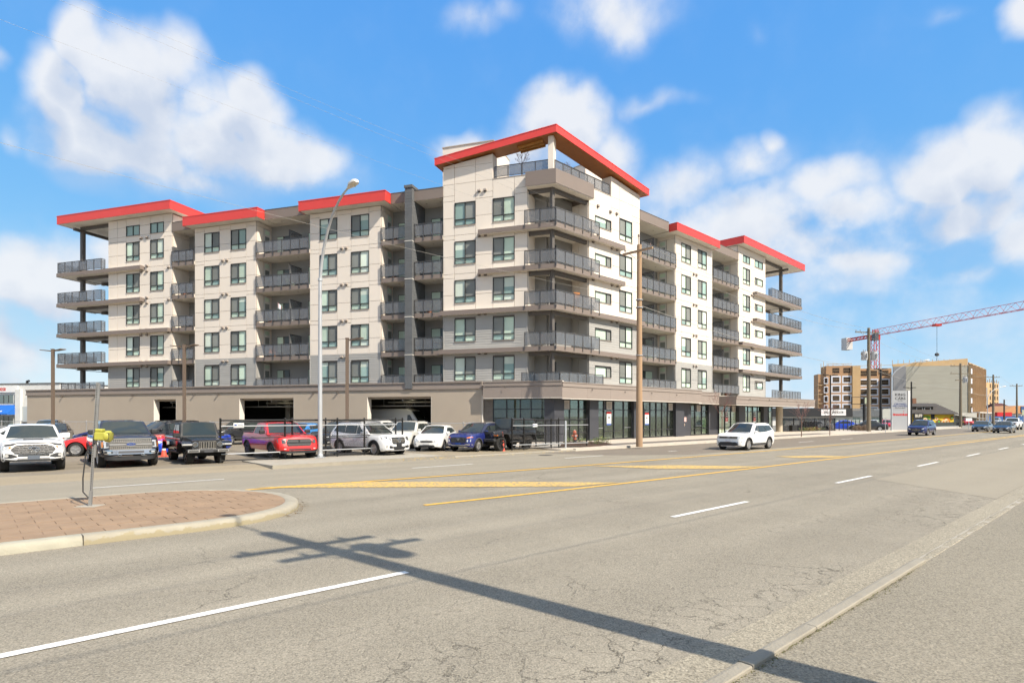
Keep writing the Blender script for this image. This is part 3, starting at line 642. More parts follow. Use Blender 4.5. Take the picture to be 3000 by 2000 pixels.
# ---- the six bays (left front, then right front)
w3 = wall_bay(FL, 14.67, 21.60, [tall(15.78, 17.50, True), tall(18.86, 20.60, False)], (2,), 19.45)
w2 = wall_bay(FL, 27.28, 34.25, [tall(28.37, 30.08, True), tall(31.38, 33.12, False)], (2,), 19.45)
w1 = wall_bay(FL, 36.97, 45.10, [tall(37.99, 39.67, True), tall(41.02, 42.74, False)], (2,), 21.2, small=(19.50, 20.50), cols=[43.9], core=8)
r2 = wall_bay(FR, 17.60, 25.02, [tall(18.72, 20.55, False), tall(21.95, 23.80, True)], (2,), 19.40)
r1 = wall_bay(FR, 31.12, 38.47, [tall(32.32, 34.15, False), (35.46, 37.70, 'slot', True, 1.0, 1.80)], (2,), 21.1, small=(19.48, 20.32), core=7)
tl = wall_bay(FL, 2.04, 9.03, [tall(3.07, 4.83, True), tall(6.27, 8.05, False)], (2, 3), 20.40, core=1.2)
tr = wall_bay(FR, 4.29, 11.52, [(5.07, 7.27, 'slot', False, 1.02, 1.88), tall(8.44, 10.33, True)], (2, 3), 20.40, core=1.2)
# fronts of the tower that rise to the sloped roof
def tower_top(fr, parent, us, zs, w0, w1):
    for i in range(len(us) - 1):
        a, c = us[i], us[i + 1]
        for (z0, z1a, z1c) in ((20.40, 21.70 if min(zs[i], zs[i + 1]) > 21.85 else zs[i] * 0 + 21.4, None), (None, zs[i], zs[i + 1])):
            lo = 20.40 if z0 else (21.70 if min(zs[i], zs[i + 1]) > 21.85 else 21.4)
            h0, h1 = (lo and (z1a, z1a)) if z0 else (zs[i], zs[i + 1])
            vs = [fr.p(x, o, z) for o in (-.06, 0) for (x, z) in ((a + GAP, lo + GAP), (c - GAP, lo + GAP), (c - GAP, h1 - GAP), (a + GAP, h0 - GAP))]
            b = MB(); b.add(vs, [(3, 2, 1, 0), (4, 5, 6, 7), (0, 1, 5, 4), (1, 2, 6, 5), (2, 3, 7, 6), (3, 0, 4, 7)]); b.build('panel', PANEL, parent)
    b = MB(); vs = [fr.p(x, o, z) for o in (-.95, -.062) for (x, z) in ((us[0], 20.38), (us[-1], 20.38), (us[-1], zs[-1]), (us[0], zs[0]))]
    b.add(vs, [(3, 2, 1, 0), (4, 5, 6, 7), (0, 1, 5, 4), (1, 2, 6, 5), (2, 3, 7, 6), (3, 0, 4, 7)]); b.build('upper_wall', PANEL, parent)
zl = lambda u: 22.98 - .1235 * u
zr = lambda u: 22.95 - .119 * u
tower_top(FL, tl, [4.83, 6.27, 8.05, 9.03], [zl(x) for x in (4.83, 6.27, 8.05, 9.03)], 0, 0)
tower_top(FR, tr, [7.27, 8.44, 10.33, 11.52], [zr(x) for x in (7.27, 8.44, 10.33, 11.52)], 0, 0)
vents(FL, tl, [(5.95, 19.55), (5.45, 19.55)] + [(5.95, FLR[k] - .38) for k in (3, 4, 5, 6)] + [(5.42, FLR[k] - .38) for k in (3, 4, 5, 6)])
vents(FL, w3, [(18.4, FLR[k] - .30) for k in (3, 4, 5, 6)] + [(17.95, FLR[k] - .30) for k in (3, 4, 5, 6)])
vents(FL, w2, [(30.98, FLR[k] - .30) for k in (3, 4, 5, 6)] + [(30.5, FLR[k] - .30) for k in (3, 4, 5, 6)])
vents(FL, w1, [(40.8, FLR[k] + d) for k in (3, 4, 5, 6) for d in (-.05, -.55)] + [(40.05, FLR[k] + d) for k in (3, 4, 5, 6) for d in (-.05, -.55)] + [(40.8, 19.1), (40.05, 19.1)] + [(37.35, FLR[k] - .4) for k in (3, 4, 5, 6)])
vents(FR, tr, [(7.3, FLR[k] - .45) for k in (3, 4, 5, 6)] + [(8.05, FLR[k] - .42) for k in (3, 4, 5, 6)] + [(4.75, FLR[k] - .4) for k in (3, 4, 5, 6)] + [(7.1, 19.0), (8.0, 19.05), (5.4, 19.05), (5.4, 16.75)])
vents(FR, r2, [(21.05, FLR[k] - .30) for k in (3, 4, 5, 6)] + [(21.6, FLR[k] - .30) for k in (3, 4, 5, 6)])
vents(FR, r1, [(34.9, FLR[k] - .55) for k in (3, 4, 5, 6)] + [(34.5, FLR[k] - .5) for k in (3, 4, 5, 6)])
# ---- recessed walls between the bays
DEP = 1.95
def recess(fr, u0, u1, fin=None, door_side=None, z0=4.25, z1=19.5, winspec=(), side_doors=True):
    b = MB(); fr.mb(b, u0, u1, -DEP - .4, -DEP, z0, z1)
    w = b.build('recess_wall', DGREY, APT)
    for k in range(2, 7):
        f = FLR[k]
        # board lines of the recessed cladding
        z = f + .2
        while z < f + 2.7:
            fr.box('board', w, u0 + .01, u1 - .01, -DEP, -DEP + .012, z, z + .285, DGREY); z += .30
        for (a, c, h0, h1, kd) in winspec:
            b = MB()
            fr.mb(b, a, c, -DEP, -DEP + .05, f + h0, f + h1); ww = b.build('window', WFRAME if kd != 'door' else DOORW, w)
            mid = (a + c) / 2
            for (p, q, m) in ((a + .05, mid - .025, P_DARK), (mid + .025, c - .05, P_FIX)): fr.box('fixed_pane', ww, p, q, -DEP + .05, -DEP + .06, f + h0 + .05, f + h1 - .05, m)
    return w
rc1 = recess(FL, 36.97 - 2.72, 36.97, winspec=[(34.6, 35.6, .3, 2.1, 'w')])
rc2 = recess(FL, 21.60, 27.28, winspec=[(25.2, 26.6, .55, 2.05, 'w'), (21.75, 23.2, .02, 2.1, 'w')])
rc3 = recess(FL, 9.03, 14.67, winspec=[(12.7, 14.1, .5, 2.05, 'w'), (9.3, 11.0, .02, 2.1, 'w')])
rc4 = recess(FR, 11.52, 17.60, winspec=[(14.2, 16.6, .02, 2.15, 'w')])
rc5 = recess(FR, 25.02, 31.12, winspec=[(26.0, 28.4, .02, 2.15, 'w')])
def return_wall(fr, u, side, z0=4.25, z1=19.45, dep=DEP, doors=True, cream_from=7.3):
    """the wall that turns back from a bay into a recess; side +1 faces growing u"""
    du = .06 * side
    w = MB(); fr.mb(w, u, u - du, -dep, -.07, z0, z1); w = w.build('return_wall', REVEAL, APT)
    for k in range(2, 7):
        f = FLR[k]; nf = FLR[k + 1] if k < 6 else z1
        m = PANEL if f >= cream_from else BOARD
        ds = (-1.75, -.95) if doors else None
        for (a, c) in ([(-dep + .01, -1.78), (-.92, -.075)] if doors else [(-dep + .01, -dep / 2), (-dep / 2, -.075)]):
            for (p, q) in ((f, f + 1.28), (f + 1.28, f + 2.62), (f + 2.62, nf)):
                fr.box('panel', w, u + .001 * side, u + .045 * side, a + .012, c - .012, p + GAP, q - GAP, m)
        if doors:
            fr.box('panel', w, u + .001 * side, u + .045 * side, -1.78 + .012, -.92 - .012, f + 2.64, nf - GAP, m)
            d = fr.box('balcony_door', w, u + .001 * side, u + .05 * side, -1.74, -.96, f, f + 2.6, DOORW)
            fr.box('fixed_pane', d, u + .05 * side, u + .056 * side, -1.62, -1.08, f + .25, f + 1.95, P_SCR)
            fr.box('fixed_pane', d, u + .05 * side, u + .056 * side, -1.62, -1.08, f + 2.15, f + 2.5, P_FIX)
    return w
for (fr, u, sd_, dr) in ((FL, 36.97, -1, False), (FL, 34.25, 1, False), (FL, 27.28, -1, True), (FL, 21.60, 1, False), (FL, 14.67, -1, True), (FL, 9.03, 1, False),
                         (FR, 11.52, 1, False), (FR, 17.60, -1, True), (FR, 25.02, 1, False), (FR, 31.12, -1, True)):
    return_wall(fr, u, sd_, doors=dr, z1=21.1 if u in (36.97, 31.12) else 19.45)
# the charcoal shingled fin between two stacks of balconies
b = MB(); FL.mb(b, 11.60, 12.22, -DEP, .40, 4.25, 20.45); fin = b.build('fin_wall', FIN, APT)
z = 4.3
k = 0
while z < 20.3:
    FL.box('shingle', fin, 11.585, 12.235, .40, .425, z, z + .235, FIN)
    FL.box('shingle', fin, 11.575, 11.60, -.9, .41, z + .1, z + .33, FIN); z += .25; k += 1
FL.box('cap', fin, 11.54, 12.28, -.6, .47, 20.45, 20.66, FIN)
for zc in (16.15, 13.1, 10.05, 7.0): FL.box('flashing', fin, 11.57, 12.25, -.4, .44, zc, zc + .05, SOFF)
# ---- balconies
def railing(fr, parent, u0, u1, off, z, step=.95, ends=(True, True), top=1.10, fascia=True):
    """posts, top and bottom rail, one glass sheet per field"""
    n = max(1, round(abs(u1 - u0) / step)); du = (u1 - u0) / n
    zb = z - .22 if fascia else z + .02
    b = MB(); fr.mb(b, min(u0, u1) - .02, max(u0, u1) + .02, off - .035, off + .035, z + top - .06, z + top)
    fr.mb(b, min(u0, u1), max(u0, u1), off - .018, off + .018, z + .12, z + .16)
    rl = b.build('railing', RAIL, parent)
    for i in range(n + 1):
        if (i == 0 and not ends[0]) or (i == n and not ends[1]): continue
        u = u0 + du * i; fr.box('post', rl, u - .03, u + .03, off - .026, off + .026, zb, z + top - .061, RAIL)
    for i in range(n):
        a, c = u0 + du * i, u0 + du * (i + 1); a, c = min(a, c), max(a, c)
        fr.box('glass_panel', rl, a + .04, c - .04, off - .006, off + .006, z + .165, z + top - .09, RGL)
    return rl
def slab(fr, u0, u1, o0, o1, f, name='balcony', fh=.34):
    b = MB(); fr.mb(b, u0, u1, o0, o1 - .03, f - .30, f, 0); s_ = b.build(name, SOFF, APT)
    fr.box('edge_fascia', s_, u0 - .002, u1 + .002, o1 - .029, o1, f - fh, f + .01, TAUPE)
    return s_
def lights(fr, parent, us, off, z):
    for u in us:
        b = MB(); b.lathe([(.07, -.012), (.085, 0)], 10, 0, fr.M(u, off, z)); b.build('downlight', mat('downlight_trim', (.35, .30, .25), rough=.4), parent)
for k in range(3, 7):
    f = FLR[k]
    for (fr, u0, u1, scr) in ((FL, 34.27, 36.95, None), (FL, 21.62, 27.26, 23.9), (FL, 9.05, 11.58, None), (FL, 12.24, 14.65, None), (FR, 11.54, 17.58, 14.2), (FR, 25.04, 31.10, 28.0)):
        s_ = slab(fr, u0, u1, -DEP, .08, f)
        railing(fr, s_, u0 + .05, u1 - .05, .11, f, .93)
        lights(fr, s_, [(u0 * 2 + u1) / 3, (u0 + u1 * 2) / 3] if u1 - u0 > 3 else [(u0 + u1) / 2], -.9, f - .305)
        if scr:
            d = fr.box('privacy_screen', s_, scr - .012, scr + .012, -DEP + .05, -.25, f + .12, f + 1.95, RGL)
            fr.box('screen_post', d, scr - .025, scr + .025, -.25, -.20, f, f + 2.0, RAIL); fr.box('screen_rail', d, scr - .02, scr + .02, -DEP + .05, -.25, f + 1.95, f + 2.0, RAIL)
# ground-floor-roof patios (second storey)
for (fr, u0, u1) in ((FL, 34.27, 36.95), (FL, 21.62, 27.26), (FL, 9.05, 11.58), (FL, 12.24, 14.65), (FR, 11.54, 17.58), (FR, 25.04, 31.10)):
    railing(fr, APT, u0 + .1, u1 - .1, .14, FLR[2] + .2, .93, top=1.0, fascia=False)
# corner balconies: wedge-shaped slabs over the recess of the tower
bk = corner(-2.1, -1.95)
for k in range(3, 7):
    f = FLR[k]
    P = [FL.p(2.04 + .02, 0, 0), FL.p(2.04, .47, 0), corner(.47, .47), FR.p(4.29, .47, 0), FR.p(4.27, 0, 0), FR.p(4.27, -1.9, 0), bk, FL.p(2.06, -2.05, 0)]
    b = MB(); b.poly([(p.x, p.y) for p in P], f - .30, f); s_ = b.build('corner_balcony', SOFF, APT)
    # fascias run on along the walls as ledges
    lu, ru = {6: (5.85, 8.59), 5: (5.85, 8.59), 4: (9.10, 11.6), 3: (9.20, 11.6)}[k]
    def prism(fr_pts, z0, z1, nm, m, par):
        b = MB(); b.poly([(p.x, p.y) for p in fr_pts], z0, z1); return b.build(nm, m, par)
    prism([corner(.47, .47), corner(.50, .50), FL.p(lu, .50, 0), FL.p(lu, .47, 0)][::-1], f - .34, f + .01, 'edge_fascia', TAUPE, s_)
    prism([corner(.47, .47), FR.p(ru, .47, 0), FR.p(ru, .50, 0), corner(.50, .50)][::-1], f - .34, f + .01, 'edge_fascia', TAUPE, s_)
    lb = MB(); FL.mb(lb, 2.06, lu - .002, .003, .468, f - .30, f - .02); lb.build('ledge', SOFF, s_)
    lb = MB(); FR.mb(lb, 4.30, ru - .002, .003, .468, f - .30, f - .02); lb.build('ledge', SOFF, s_)
    FL.box('ledge_end', s_, lu, lu + .03, .003, .50, f - .34, f + .01, TAUPE); FR.box('ledge_end', s_, ru, ru + .03, .003, .50, f - .34, f + .01, TAUPE)
    railing(FL, s_, 2.10, (corner(.53, .53) - FL.p(0, .53, 0)).dot(FL.u), .53, f, .98)
    railing(FR, s_, (corner(.53, .53) - FR.p(0, .53, 0)).dot(FR.u), 4.95, .53, f, .98)
# corner recess: side walls, back walls, post and beams
for k in range(2, 7):
    pass
def flatwall(p, q, z0, z1, t, m, name, parent=None):
    d = (q - p); d.z = 0; L_ = d.length; d.normalize(); n_ = Vector((-d.y, d.x, 0))
    b = MB(); M_ = Matrix((d, n_, Vector((0, 0, 1)))).transposed().to_4x4(); M_.translation = Vector((p.x, p.y, 0)); b.box(0, L_, -t, 0, z0, z1, 0, M_)
    return b.build(name, m, parent), M_, L_
cw, M1, L1 = flatwall(FL.p(2.06, -2.10, 0), corner(-2.10, -1.9), 4.25, 19.5, .2, DGREY, 'corner_back_wall', APT)
cw2, M2, L2 = flatwall(corner(-2.1, -1.90), FR.p(4.27, -1.90, 0), 4.25, 19.5, .2, DGREY, 'corner_back_wall', APT)
for k in range(2, 7):
    f = FLR[k]
    for (cw_, M_, L_, a, c, h0, h1) in ((cw, M1, L1, .75, 1.75, .9, 2.1), (cw2, M2, L2, .9, 3.0, .05, 2.35)):
        b = MB(); b.box(a, c, 0, .05, f + h0, f + h1, 0, M_); ww = b.build('window', WFRAME, cw_)
        b = MB(); b.box(a + .08, (a + c) / 2 - .03, .05, .06, f + h0 + .08, f + h1 - .08, 0, M_); b.build('fixed_pane', P_DARK if h0 < .5 else P_FIX, ww)
        b = MB(); b.box((a + c) / 2 + .03, c - .08, .05, .06, f + h0 + .08, f + h1 - .08, 0, M_); b.build('fixed_pane', P_FIX if h0 < .5 else P_LITE, ww)
for (fr, u, sgn) in ((FL, 2.04, -1), (FR, 4.29, -1)):
    w_ = MB(); fr.mb(w_, u, u + .06, -2.1, -.07, 4.25, 20.4); w_ = w_.build('return_wall', REVEAL, APT)
    for k in range(2, 7):
        f = FLR[k]; m = PANEL if k > 3 else BOARD
        for (p, q) in ((f, f + 1.3), (f + 1.3, f + 2.75)):
            for (a, c) in ((-2.0, -1.05), (-1.05, -.07)): fr.box('panel', w_, u - .045, u - .001, a + .012, c - .012, p + GAP, q - GAP, m)
pc = corner(-.28, -.28)
ang = math.atan2(FR.u.y, FR.u.x)
for k in range(2, 7):
    f = FLR[k]; top = FLR[k + 1] - .32 if k < 6 else 19.3
    b = MB(); b.box(-.13, .13, -.13, .13, f, top, 0, T(pc.x, pc.y, 0, ang)); b.build('corner_post', STEEL, APT)
    for (fr, e) in ((FL, 2.04), (FR, 4.29)):
        t0 = (pc - fr.p(0, 0, 0)).dot(fr.u)
        fr.box('beam', APT, t0 + .14, e, -.40, -.18, top - .30, top - .002, STEEL)
# prow fascia and terrace deck under the sloped roof
P = [FL.p(2.04, .0, 0), corner(0, 0) if False else FL.p(2.04, .45, 0), corner(.45, .45), FR.p(4.29, .45, 0), FR.p(4.29, 0, 0), corner(-2, -2)]
b = MB(); b.poly([(p.x, p.y) for p in P], 19.30, 19.55); prow = b.build('terrace_soffit', SOFF, APT)
for pts in ([corner(.45, .45), corner(.5, .5), FL.p(2.02, .5, 0), FL.p(2.02, .45, 0)], [corner(.45, .45), FR.p(4.27, .45, 0), FR.p(4.27, .5, 0), corner(.5, .5)]):
    b = MB(); b.poly([(p.x, p.y) for p in pts][::-1], 19.34, 20.42); b.build('edge_fascia', TAUPE, prow)
for (fr, u) in ((FL, 2.02), (FR, 4.27)): fr.box('edge_fascia', prow, u - .0, u + .03, .003, .5, 19.34, 20.42, TAUPE)
b = MB(); b.poly([(p.x, p.y) for p in (FL.p(8.9, -.96, 0), FL.p(4.9, -.96, 0), FL.p(2.1, -.1, 0), corner(.3, .3), FR.p(4.4, -.1, 0), FR.p(7.3, -.96, 0), FR.p(11.4, -.96, 0), FR.p(11.4, -9, 0), FL.p(8.9, -9, 0))][::-1], 19.6, 20.05); b.build('terrace_deck', CONC_O, APT)
railing(FL, APT, 4.72, .35, -.12, 20.45, .98, top=.95, fascia=False)
railing(FR, APT, 0.25, 7.15, -.12, 20.45, .98, top=.95, fascia=False)
FL.box('coping', APT, 2.04, 4.83, -.2, .03, 20.40, 20.45, VENTC); FR.box('coping', APT, 4.29, 7.27, -.2, .03, 20.40, 20.45, VENTC)
# terrace column at the prow
tc_ = corner(-.32, -.32)
b = MB(); b.box(-.20, .20, -.42, .42, 20.05, 23.05, 0, T(tc_.x, tc_.y, 0, ang + R_(-62))); b.build('terrace_column', PANEL, APT)
# sloped red roof: two wings folded over the prow
def roof_wing(fr, u_end, z_ap, slope, inner):
    ap_o = corner(.55, .55); ua = (ap_o - fr.p(0, .55, 0)).dot(fr.u)
    ap_i = corner(-inner, -inner); ui = (ap_i - fr.p(0, -inner, 0)).dot(fr.u)
    def zt(u): return z_ap - slope * (u - ua)
    def strip(o0, o1, dz0, dz1, m, nm, par, ue=0.0):
        a0 = (corner(o0, o0) - fr.p(0, o0, 0)).dot(fr.u); a1 = (corner(o1, o1) - fr.p(0, o1, 0)).dot(fr.u); e = u_end + ue
        vs = []
        for dz in (dz0, dz1):
            for (u, o) in ((a0, o0), (a1, o1), (e, o1), (e, o0)):
                q = fr.p(u, o, zt(u) + dz); vs.append(q)
        b = MB(); b.add(vs, [(0, 1, 2, 3), (7, 6, 5, 4), (0, 4, 5, 1), (1, 5, 6, 2), (2, 6, 7, 3), (3, 7, 4, 0)]); return b.build(nm, m, par)
    r = strip(-inner, .50, -.12, -.02, VENTC, 'sloped_roof', APT)
    strip(.50, .55, -.56, -.06, RED, 'fascia', r, .03); strip(.48, .575, -.058, .0, RED, 'drip_edge', r, .05)
    strip(-inner, .499, -.50, -.44, WOOD, 'wood_soffit', r)
    strip(-inner - .05, -inner, -.52, -.01, WOOD, 'fascia', r)
    vs = [fr.p(u_end + d, o, zt(u_end) + dz) for d in (.0, .03) for (o, dz) in ((-inner, -.5), (.5, -.56), (.5, -.06), (-inner, -.06))]
    b = MB(); b.add(vs, [(0, 1, 2, 3), (7, 6, 5, 4), (0, 4, 5, 1), (1, 5, 6, 2), (2, 6, 7, 3), (3, 7, 4, 0)]); b.build('fascia', RED, r)
    return r
rwL = roof_wing(FL, 9.50, 23.65, .1235, 1.05); rwR = roof_wing(FR, 12.15, 23.65, .119, 1.05)
# open soffit bay with raw joists near the prow
for j in range(3):
    b = MB(); vs = []
    for (u, dz) in ((.9, 0), (2.9, 0)):
        for (o, z_) in ((-.3 - j * .42, -.66), (-.18 - j * .42, -.66), (-.18 - j * .42, -.505), (-.3 - j * .42, -.505)): vs.append(FL.p(u, o, 23.65 - .1235 * (u + .35) + z_))
    b.add(vs, [(0, 1, 2, 3), (7, 6, 5, 4), (0, 4, 5, 1), (1, 5, 6, 2), (2, 6, 7, 3), (3, 7, 4, 0)]); b.build('joist', BEAMW, rwL)
# stair and lift heads on the roof
for (fr, u0, u1, o, z1) in ((FL, 5.5, 10.0, -2.0, 24.35), (FR, 7.6, 12.0, -3.0, 24.1)):
    b = MB(); fr.mb(b, u0, u1, o - 4, o, 19.6, z1); ph = b.build('roof_head', PANEL, APT)
    for q in range(3): fr.box('panel', ph, u0 + q * (u1 - u0) / 3 + .012, u0 + (q + 1) * (u1 - u0) / 3 - .012, o + .001, o + .03, 22.0, z1 - .3, PANEL)
    fr.box('cap', ph, u0 - .04, u1 + .04, o - 4.04, o + .06, z1, z1 + .07, VENTC)
# ---- flat red roofs over the bays and taupe parapets over the recesses
def flat_roof(fr, u0, u1, z0, z1, over=.95, back=6.0, ret=6.0):
    b = MB(); fr.mb(b, u0 + .05, u1 - .05, -back, over - .05, z0 + .02, z1 - .06); r = b.build('flat_roof', SOFF, APT)
    fr.box('fascia', r, u0, u1, over - .05, over, z0, z1 - .07, RED)
    fr.box('fascia', r, u0, u0 + .05, -ret, over - .052, z0, z1 - .07, RED); fr.box('fascia', r, u1 - .05, u1, -ret, over - .052, z0, z1 - .07, RED)
    fr.box('drip_edge', r, u0 - .025, u1 + .025, -back, over + .025, z1 - .068, z1, RED)
    return r
flat_roof(FL, 13.72, 22.05, 19.46, 20.30, ret=-.045); flat_roof(FL, 26.33, 34.70, 19.46, 20.30, ret=-.045); flat_roof(FL, 36.20, 50.85, 21.22, 22.05)
flat_roof(FR, 16.40, 25.0, 19.40, 20.14, .88, ret=-.045); flat_roof(FR, 30.6, 48.9, 21.12, 21.92, .9)
for (fr, u0, u1) in ((FL, 9.03, 11.58), (FL, 12.24, 13.70), (FL, 22.07, 26.31), (FL, 34.72, 36.97), (FR, 11.52, 16.38), (FR, 25.02, 31.12)):
    b = MB(); fr.mb(b, u0, u1, -DEP, .0, 19.48, 20.2); s_ = b.build('parapet', SOFF, APT)
    n_ = max(1, round((u1 - u0) / 2.4))
    for i in range(n_): fr.box('edge_fascia', s_, u0 + (u1 - u0) * i / n_ + .004, u0 + (u1 - u0) * (i + 1) / n_ - .004, .001, .04, 19.46, 20.28, TAUPE)
    fr.box('coping', s_, u0, u1, -.25, .06, 20.28, 20.33, VENT)
    lights(fr, s_, [(u0 * 3 + u1) / 4, (u0 + u1 * 3) / 4], -.9, 19.475)
# main body behind the fronts
b = MB()
FL.mb(b, 2.5, 45.0, -16, -2.36, 4.2, 19.6); FR.mb(b, 4.6, 38.4, -16, -2.36, 4.2, 19.62)
b.build('core_block', DGREY, APT)
# ---- open balconies at the two outer ends
def end_stack(fr, u0, u1, back, post_u, rail_l, ztop, ledges):
    for k in range(3, 7):
        f = FLR[k]
        b = MB(); fr.mb(b, u0 + .02, u1, -back, .47, f - .30, f); s_ = b.build('end_balcony', SOFF, APT)
        fr.box('edge_fascia', s_, u0, u1 + .03, .471, .50, f - .34, f + .01, TAUPE)
        fr.box('edge_fascia', s_, u1, u1 + .03, -back, .470, f - .34, f + .01, TAUPE)
        lu = ledges[k]
        fr.box('edge_fascia', s_, lu, u0 - .002, .471, .50, f - .34, f + .01, TAUPE); fr.box('ledge', s_, lu + .03, u0 - .002, .003, .468, f - .30, f - .02, SOFF)
        fr.box('ledge_end', s_, lu, lu + .03, .003, .468, f - .34, f + .01, TAUPE)
        railing(fr, s_, u0 + rail_l, u1 - .06, .40, f, .92)
        # rails along the outer side and back to the wall
        for (uu, o0, o1) in ((u1 - .04, -back, .38), (u0 + rail_l, .02, .38)):
            b = MB(); fr.mb(b, uu - .03, uu + .03, o0, o1, f + 1.055, f + 1.10); fr.mb(b, uu - .018, uu + .018, o0, o1, f + .12, f + .16); rl = b.build('railing', RAIL, s_)
            n_ = max(1, round((o1 - o0) / .95))
            for i in range(n_): fr.box('glass_panel', rl, uu - .006, uu + .006, o0 + (o1 - o0) * i / n_ + .04, o0 + (o1 - o0) * (i + 1) / n_ - .04, f + .165, f + 1.01, RGL); fr.box('post', rl, uu - .022, uu + .022, o0 + (o1 - o0) * i / n_ - .022, o0 + (o1 - o0) * i / n_ + .022, f, f + 1.054, RAIL)
        for (a, c, o) in ((u0, u1 - 1.6, -.55), (u0, u1 - 1.6, -back + .5)): fr.box('beam', s_, a, c, o - .12, o + .12, f - .58, f - .302, STEEL)
        fr.box('beam', s_, post_u - .12, post_u + .12, -back, .1, f - .62, f - .582, STEEL)
    for k in range(2, 7):
        zt_ = FLR[k + 1] - .583 if k < 6 else ztop - .30
        fr.box('post', APT, post_u - .17, post_u + .17, -.72, -.38, FLR[k], zt_, STEEL)
    fr.box('beam', APT, u0, post_u + .2, -.68, -.42, ztop - .30, ztop - .002, STEEL); fr.box('beam', APT, post_u - .13, post_u + .13, -back, .35, ztop - .56, ztop - .302, STEEL)
end_stack(FL, 45.12, 51.55, 3.6, 49.3, .40, 21.22, {6: 40.4, 5: 40.4, 4: 36.99, 3: 36.99})
end_stack(FR, 38.49, 49.0, 3.6, 44.6, .9, 21.12, {6: 34.9, 5: 34.9, 4: 31.14, 3: 31.14})
railing(FL, APT, 45.5, 51.4, .14, FLR[2] + .2, .95, top=1.0, fascia=False)
railing(FR, APT, 39.2, 48.4, .5, FLR[2], .95, top=1.0, fascia=False)
# end walls behind the balconies
for (fr, u) in ((FL, 45.10), (FR, 38.47)):
    w_ = MB(); fr.mb(w_, u - .05, u, -8, -.06, 4.25, 21.1); w_ = w_.build('return_wall', REVEAL, APT)
    for k in range(2, 7):
        f = FLR[k]; m = PANEL if k > 2 else BOARD
        for (p, q) in ((f, f + 1.3), (f + 1.3, f + 2.75)):
            for j in range(3): fr.box('panel', w_, u + .001, u + .04, -.08 - (j + 1) * 1.2 + .012, -.08 - j * 1.2 - .012, p + GAP, q - GAP, m)
        d = fr.box('window', w_, u + .001, u + .05, -6.2, -4.2, f + .1, f + 2.3, WFRAME); fr.box('fixed_pane', d, u + .05, u + .056, -6.1, -4.3, f + .2, f + 2.2, P_DARK)
b = MB(); FR.mb(b, 41.8, 43.6, -3.6, -3.3, 4.25, 21.0); b.build('screen_wall', PANEL, APT)
# ---- podium along the car park: stucco wall with garage openings
PO = .25
GAR = [(9.95, 15.80), (23.05, 28.90), (36.20, 38.95)]
wallp = MB(); segs = []; u = 5.6
for (a, c) in GAR: segs.append((u, a)); u = c
segs.append((u, 56.2))
for (a, c) in segs: FL.mb(wallp, a, c, -.10, PO, 0, 3.66)
FL.mb(wallp, 5.6, 56.2, -.10, PO, 3.66, 4.22)
pw_ = wallp.build('podium_wall', STUCCO, APT)
for (a, c, z0, z1, o) in ((5.6, 56.3, 4.22, 4.34, .10), (5.6, 56.3, 4.34, 4.70, .05), (5.6, 56.3, 4.70, 4.80, .13)):
    n_ = 9
    for i in range(n_): FL.box('cornice', pw_, a + (c - a) * i / n_ + .003, a + (c - a) * (i + 1) / n_ - .003, -.1, PO + o, z0, z1, mat('podium_cornice', (.27, .225, .195), rough=.85, var=.04, vscale=.7))
for uu in (18.6, 21.0, 31.2, 34.0, 41.5, 46.5, 51): FL.box('scupper', pw_, uu - .05, uu + .05, PO, PO + .22, 4.02, 4.10, VENT)
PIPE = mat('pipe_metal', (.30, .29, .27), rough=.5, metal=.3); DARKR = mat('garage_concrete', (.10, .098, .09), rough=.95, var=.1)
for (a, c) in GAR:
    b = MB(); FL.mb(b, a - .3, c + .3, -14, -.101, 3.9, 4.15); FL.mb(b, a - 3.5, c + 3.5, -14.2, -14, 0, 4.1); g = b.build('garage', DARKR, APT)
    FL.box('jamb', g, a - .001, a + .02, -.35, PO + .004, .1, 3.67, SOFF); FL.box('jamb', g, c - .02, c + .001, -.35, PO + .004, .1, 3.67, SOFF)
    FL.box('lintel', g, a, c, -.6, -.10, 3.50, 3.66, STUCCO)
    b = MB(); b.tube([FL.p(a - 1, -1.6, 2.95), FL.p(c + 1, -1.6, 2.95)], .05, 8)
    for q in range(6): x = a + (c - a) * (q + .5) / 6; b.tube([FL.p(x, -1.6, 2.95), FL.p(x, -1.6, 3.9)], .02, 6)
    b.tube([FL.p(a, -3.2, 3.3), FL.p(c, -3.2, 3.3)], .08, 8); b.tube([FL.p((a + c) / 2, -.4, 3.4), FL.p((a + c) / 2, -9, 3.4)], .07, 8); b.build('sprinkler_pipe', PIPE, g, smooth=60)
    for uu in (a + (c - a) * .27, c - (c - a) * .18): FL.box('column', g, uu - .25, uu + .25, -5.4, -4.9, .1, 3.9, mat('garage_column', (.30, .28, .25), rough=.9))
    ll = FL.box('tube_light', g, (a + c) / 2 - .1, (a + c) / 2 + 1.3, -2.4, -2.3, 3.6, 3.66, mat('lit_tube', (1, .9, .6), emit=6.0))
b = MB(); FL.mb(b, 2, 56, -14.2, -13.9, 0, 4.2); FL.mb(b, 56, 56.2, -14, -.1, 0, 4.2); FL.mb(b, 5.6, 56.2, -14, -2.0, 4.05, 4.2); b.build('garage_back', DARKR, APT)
# podium deck
b = MB(); b.poly([(p.x, p.y) for p in (FL.p(56.1, .1, 0), FL.p(1.0, .1, 0), corner(.55, .9), FR.p(1.0, .85, 0), FR.p(22.0, .5, 0), FR.p(47, .5, 0), FR.p(47, -12, 0), corner(-14, -14), FL.p(56.1, -12, 0))][::-1], 4.05, 4.245); b.build('podium_deck', CONC_O, APT)
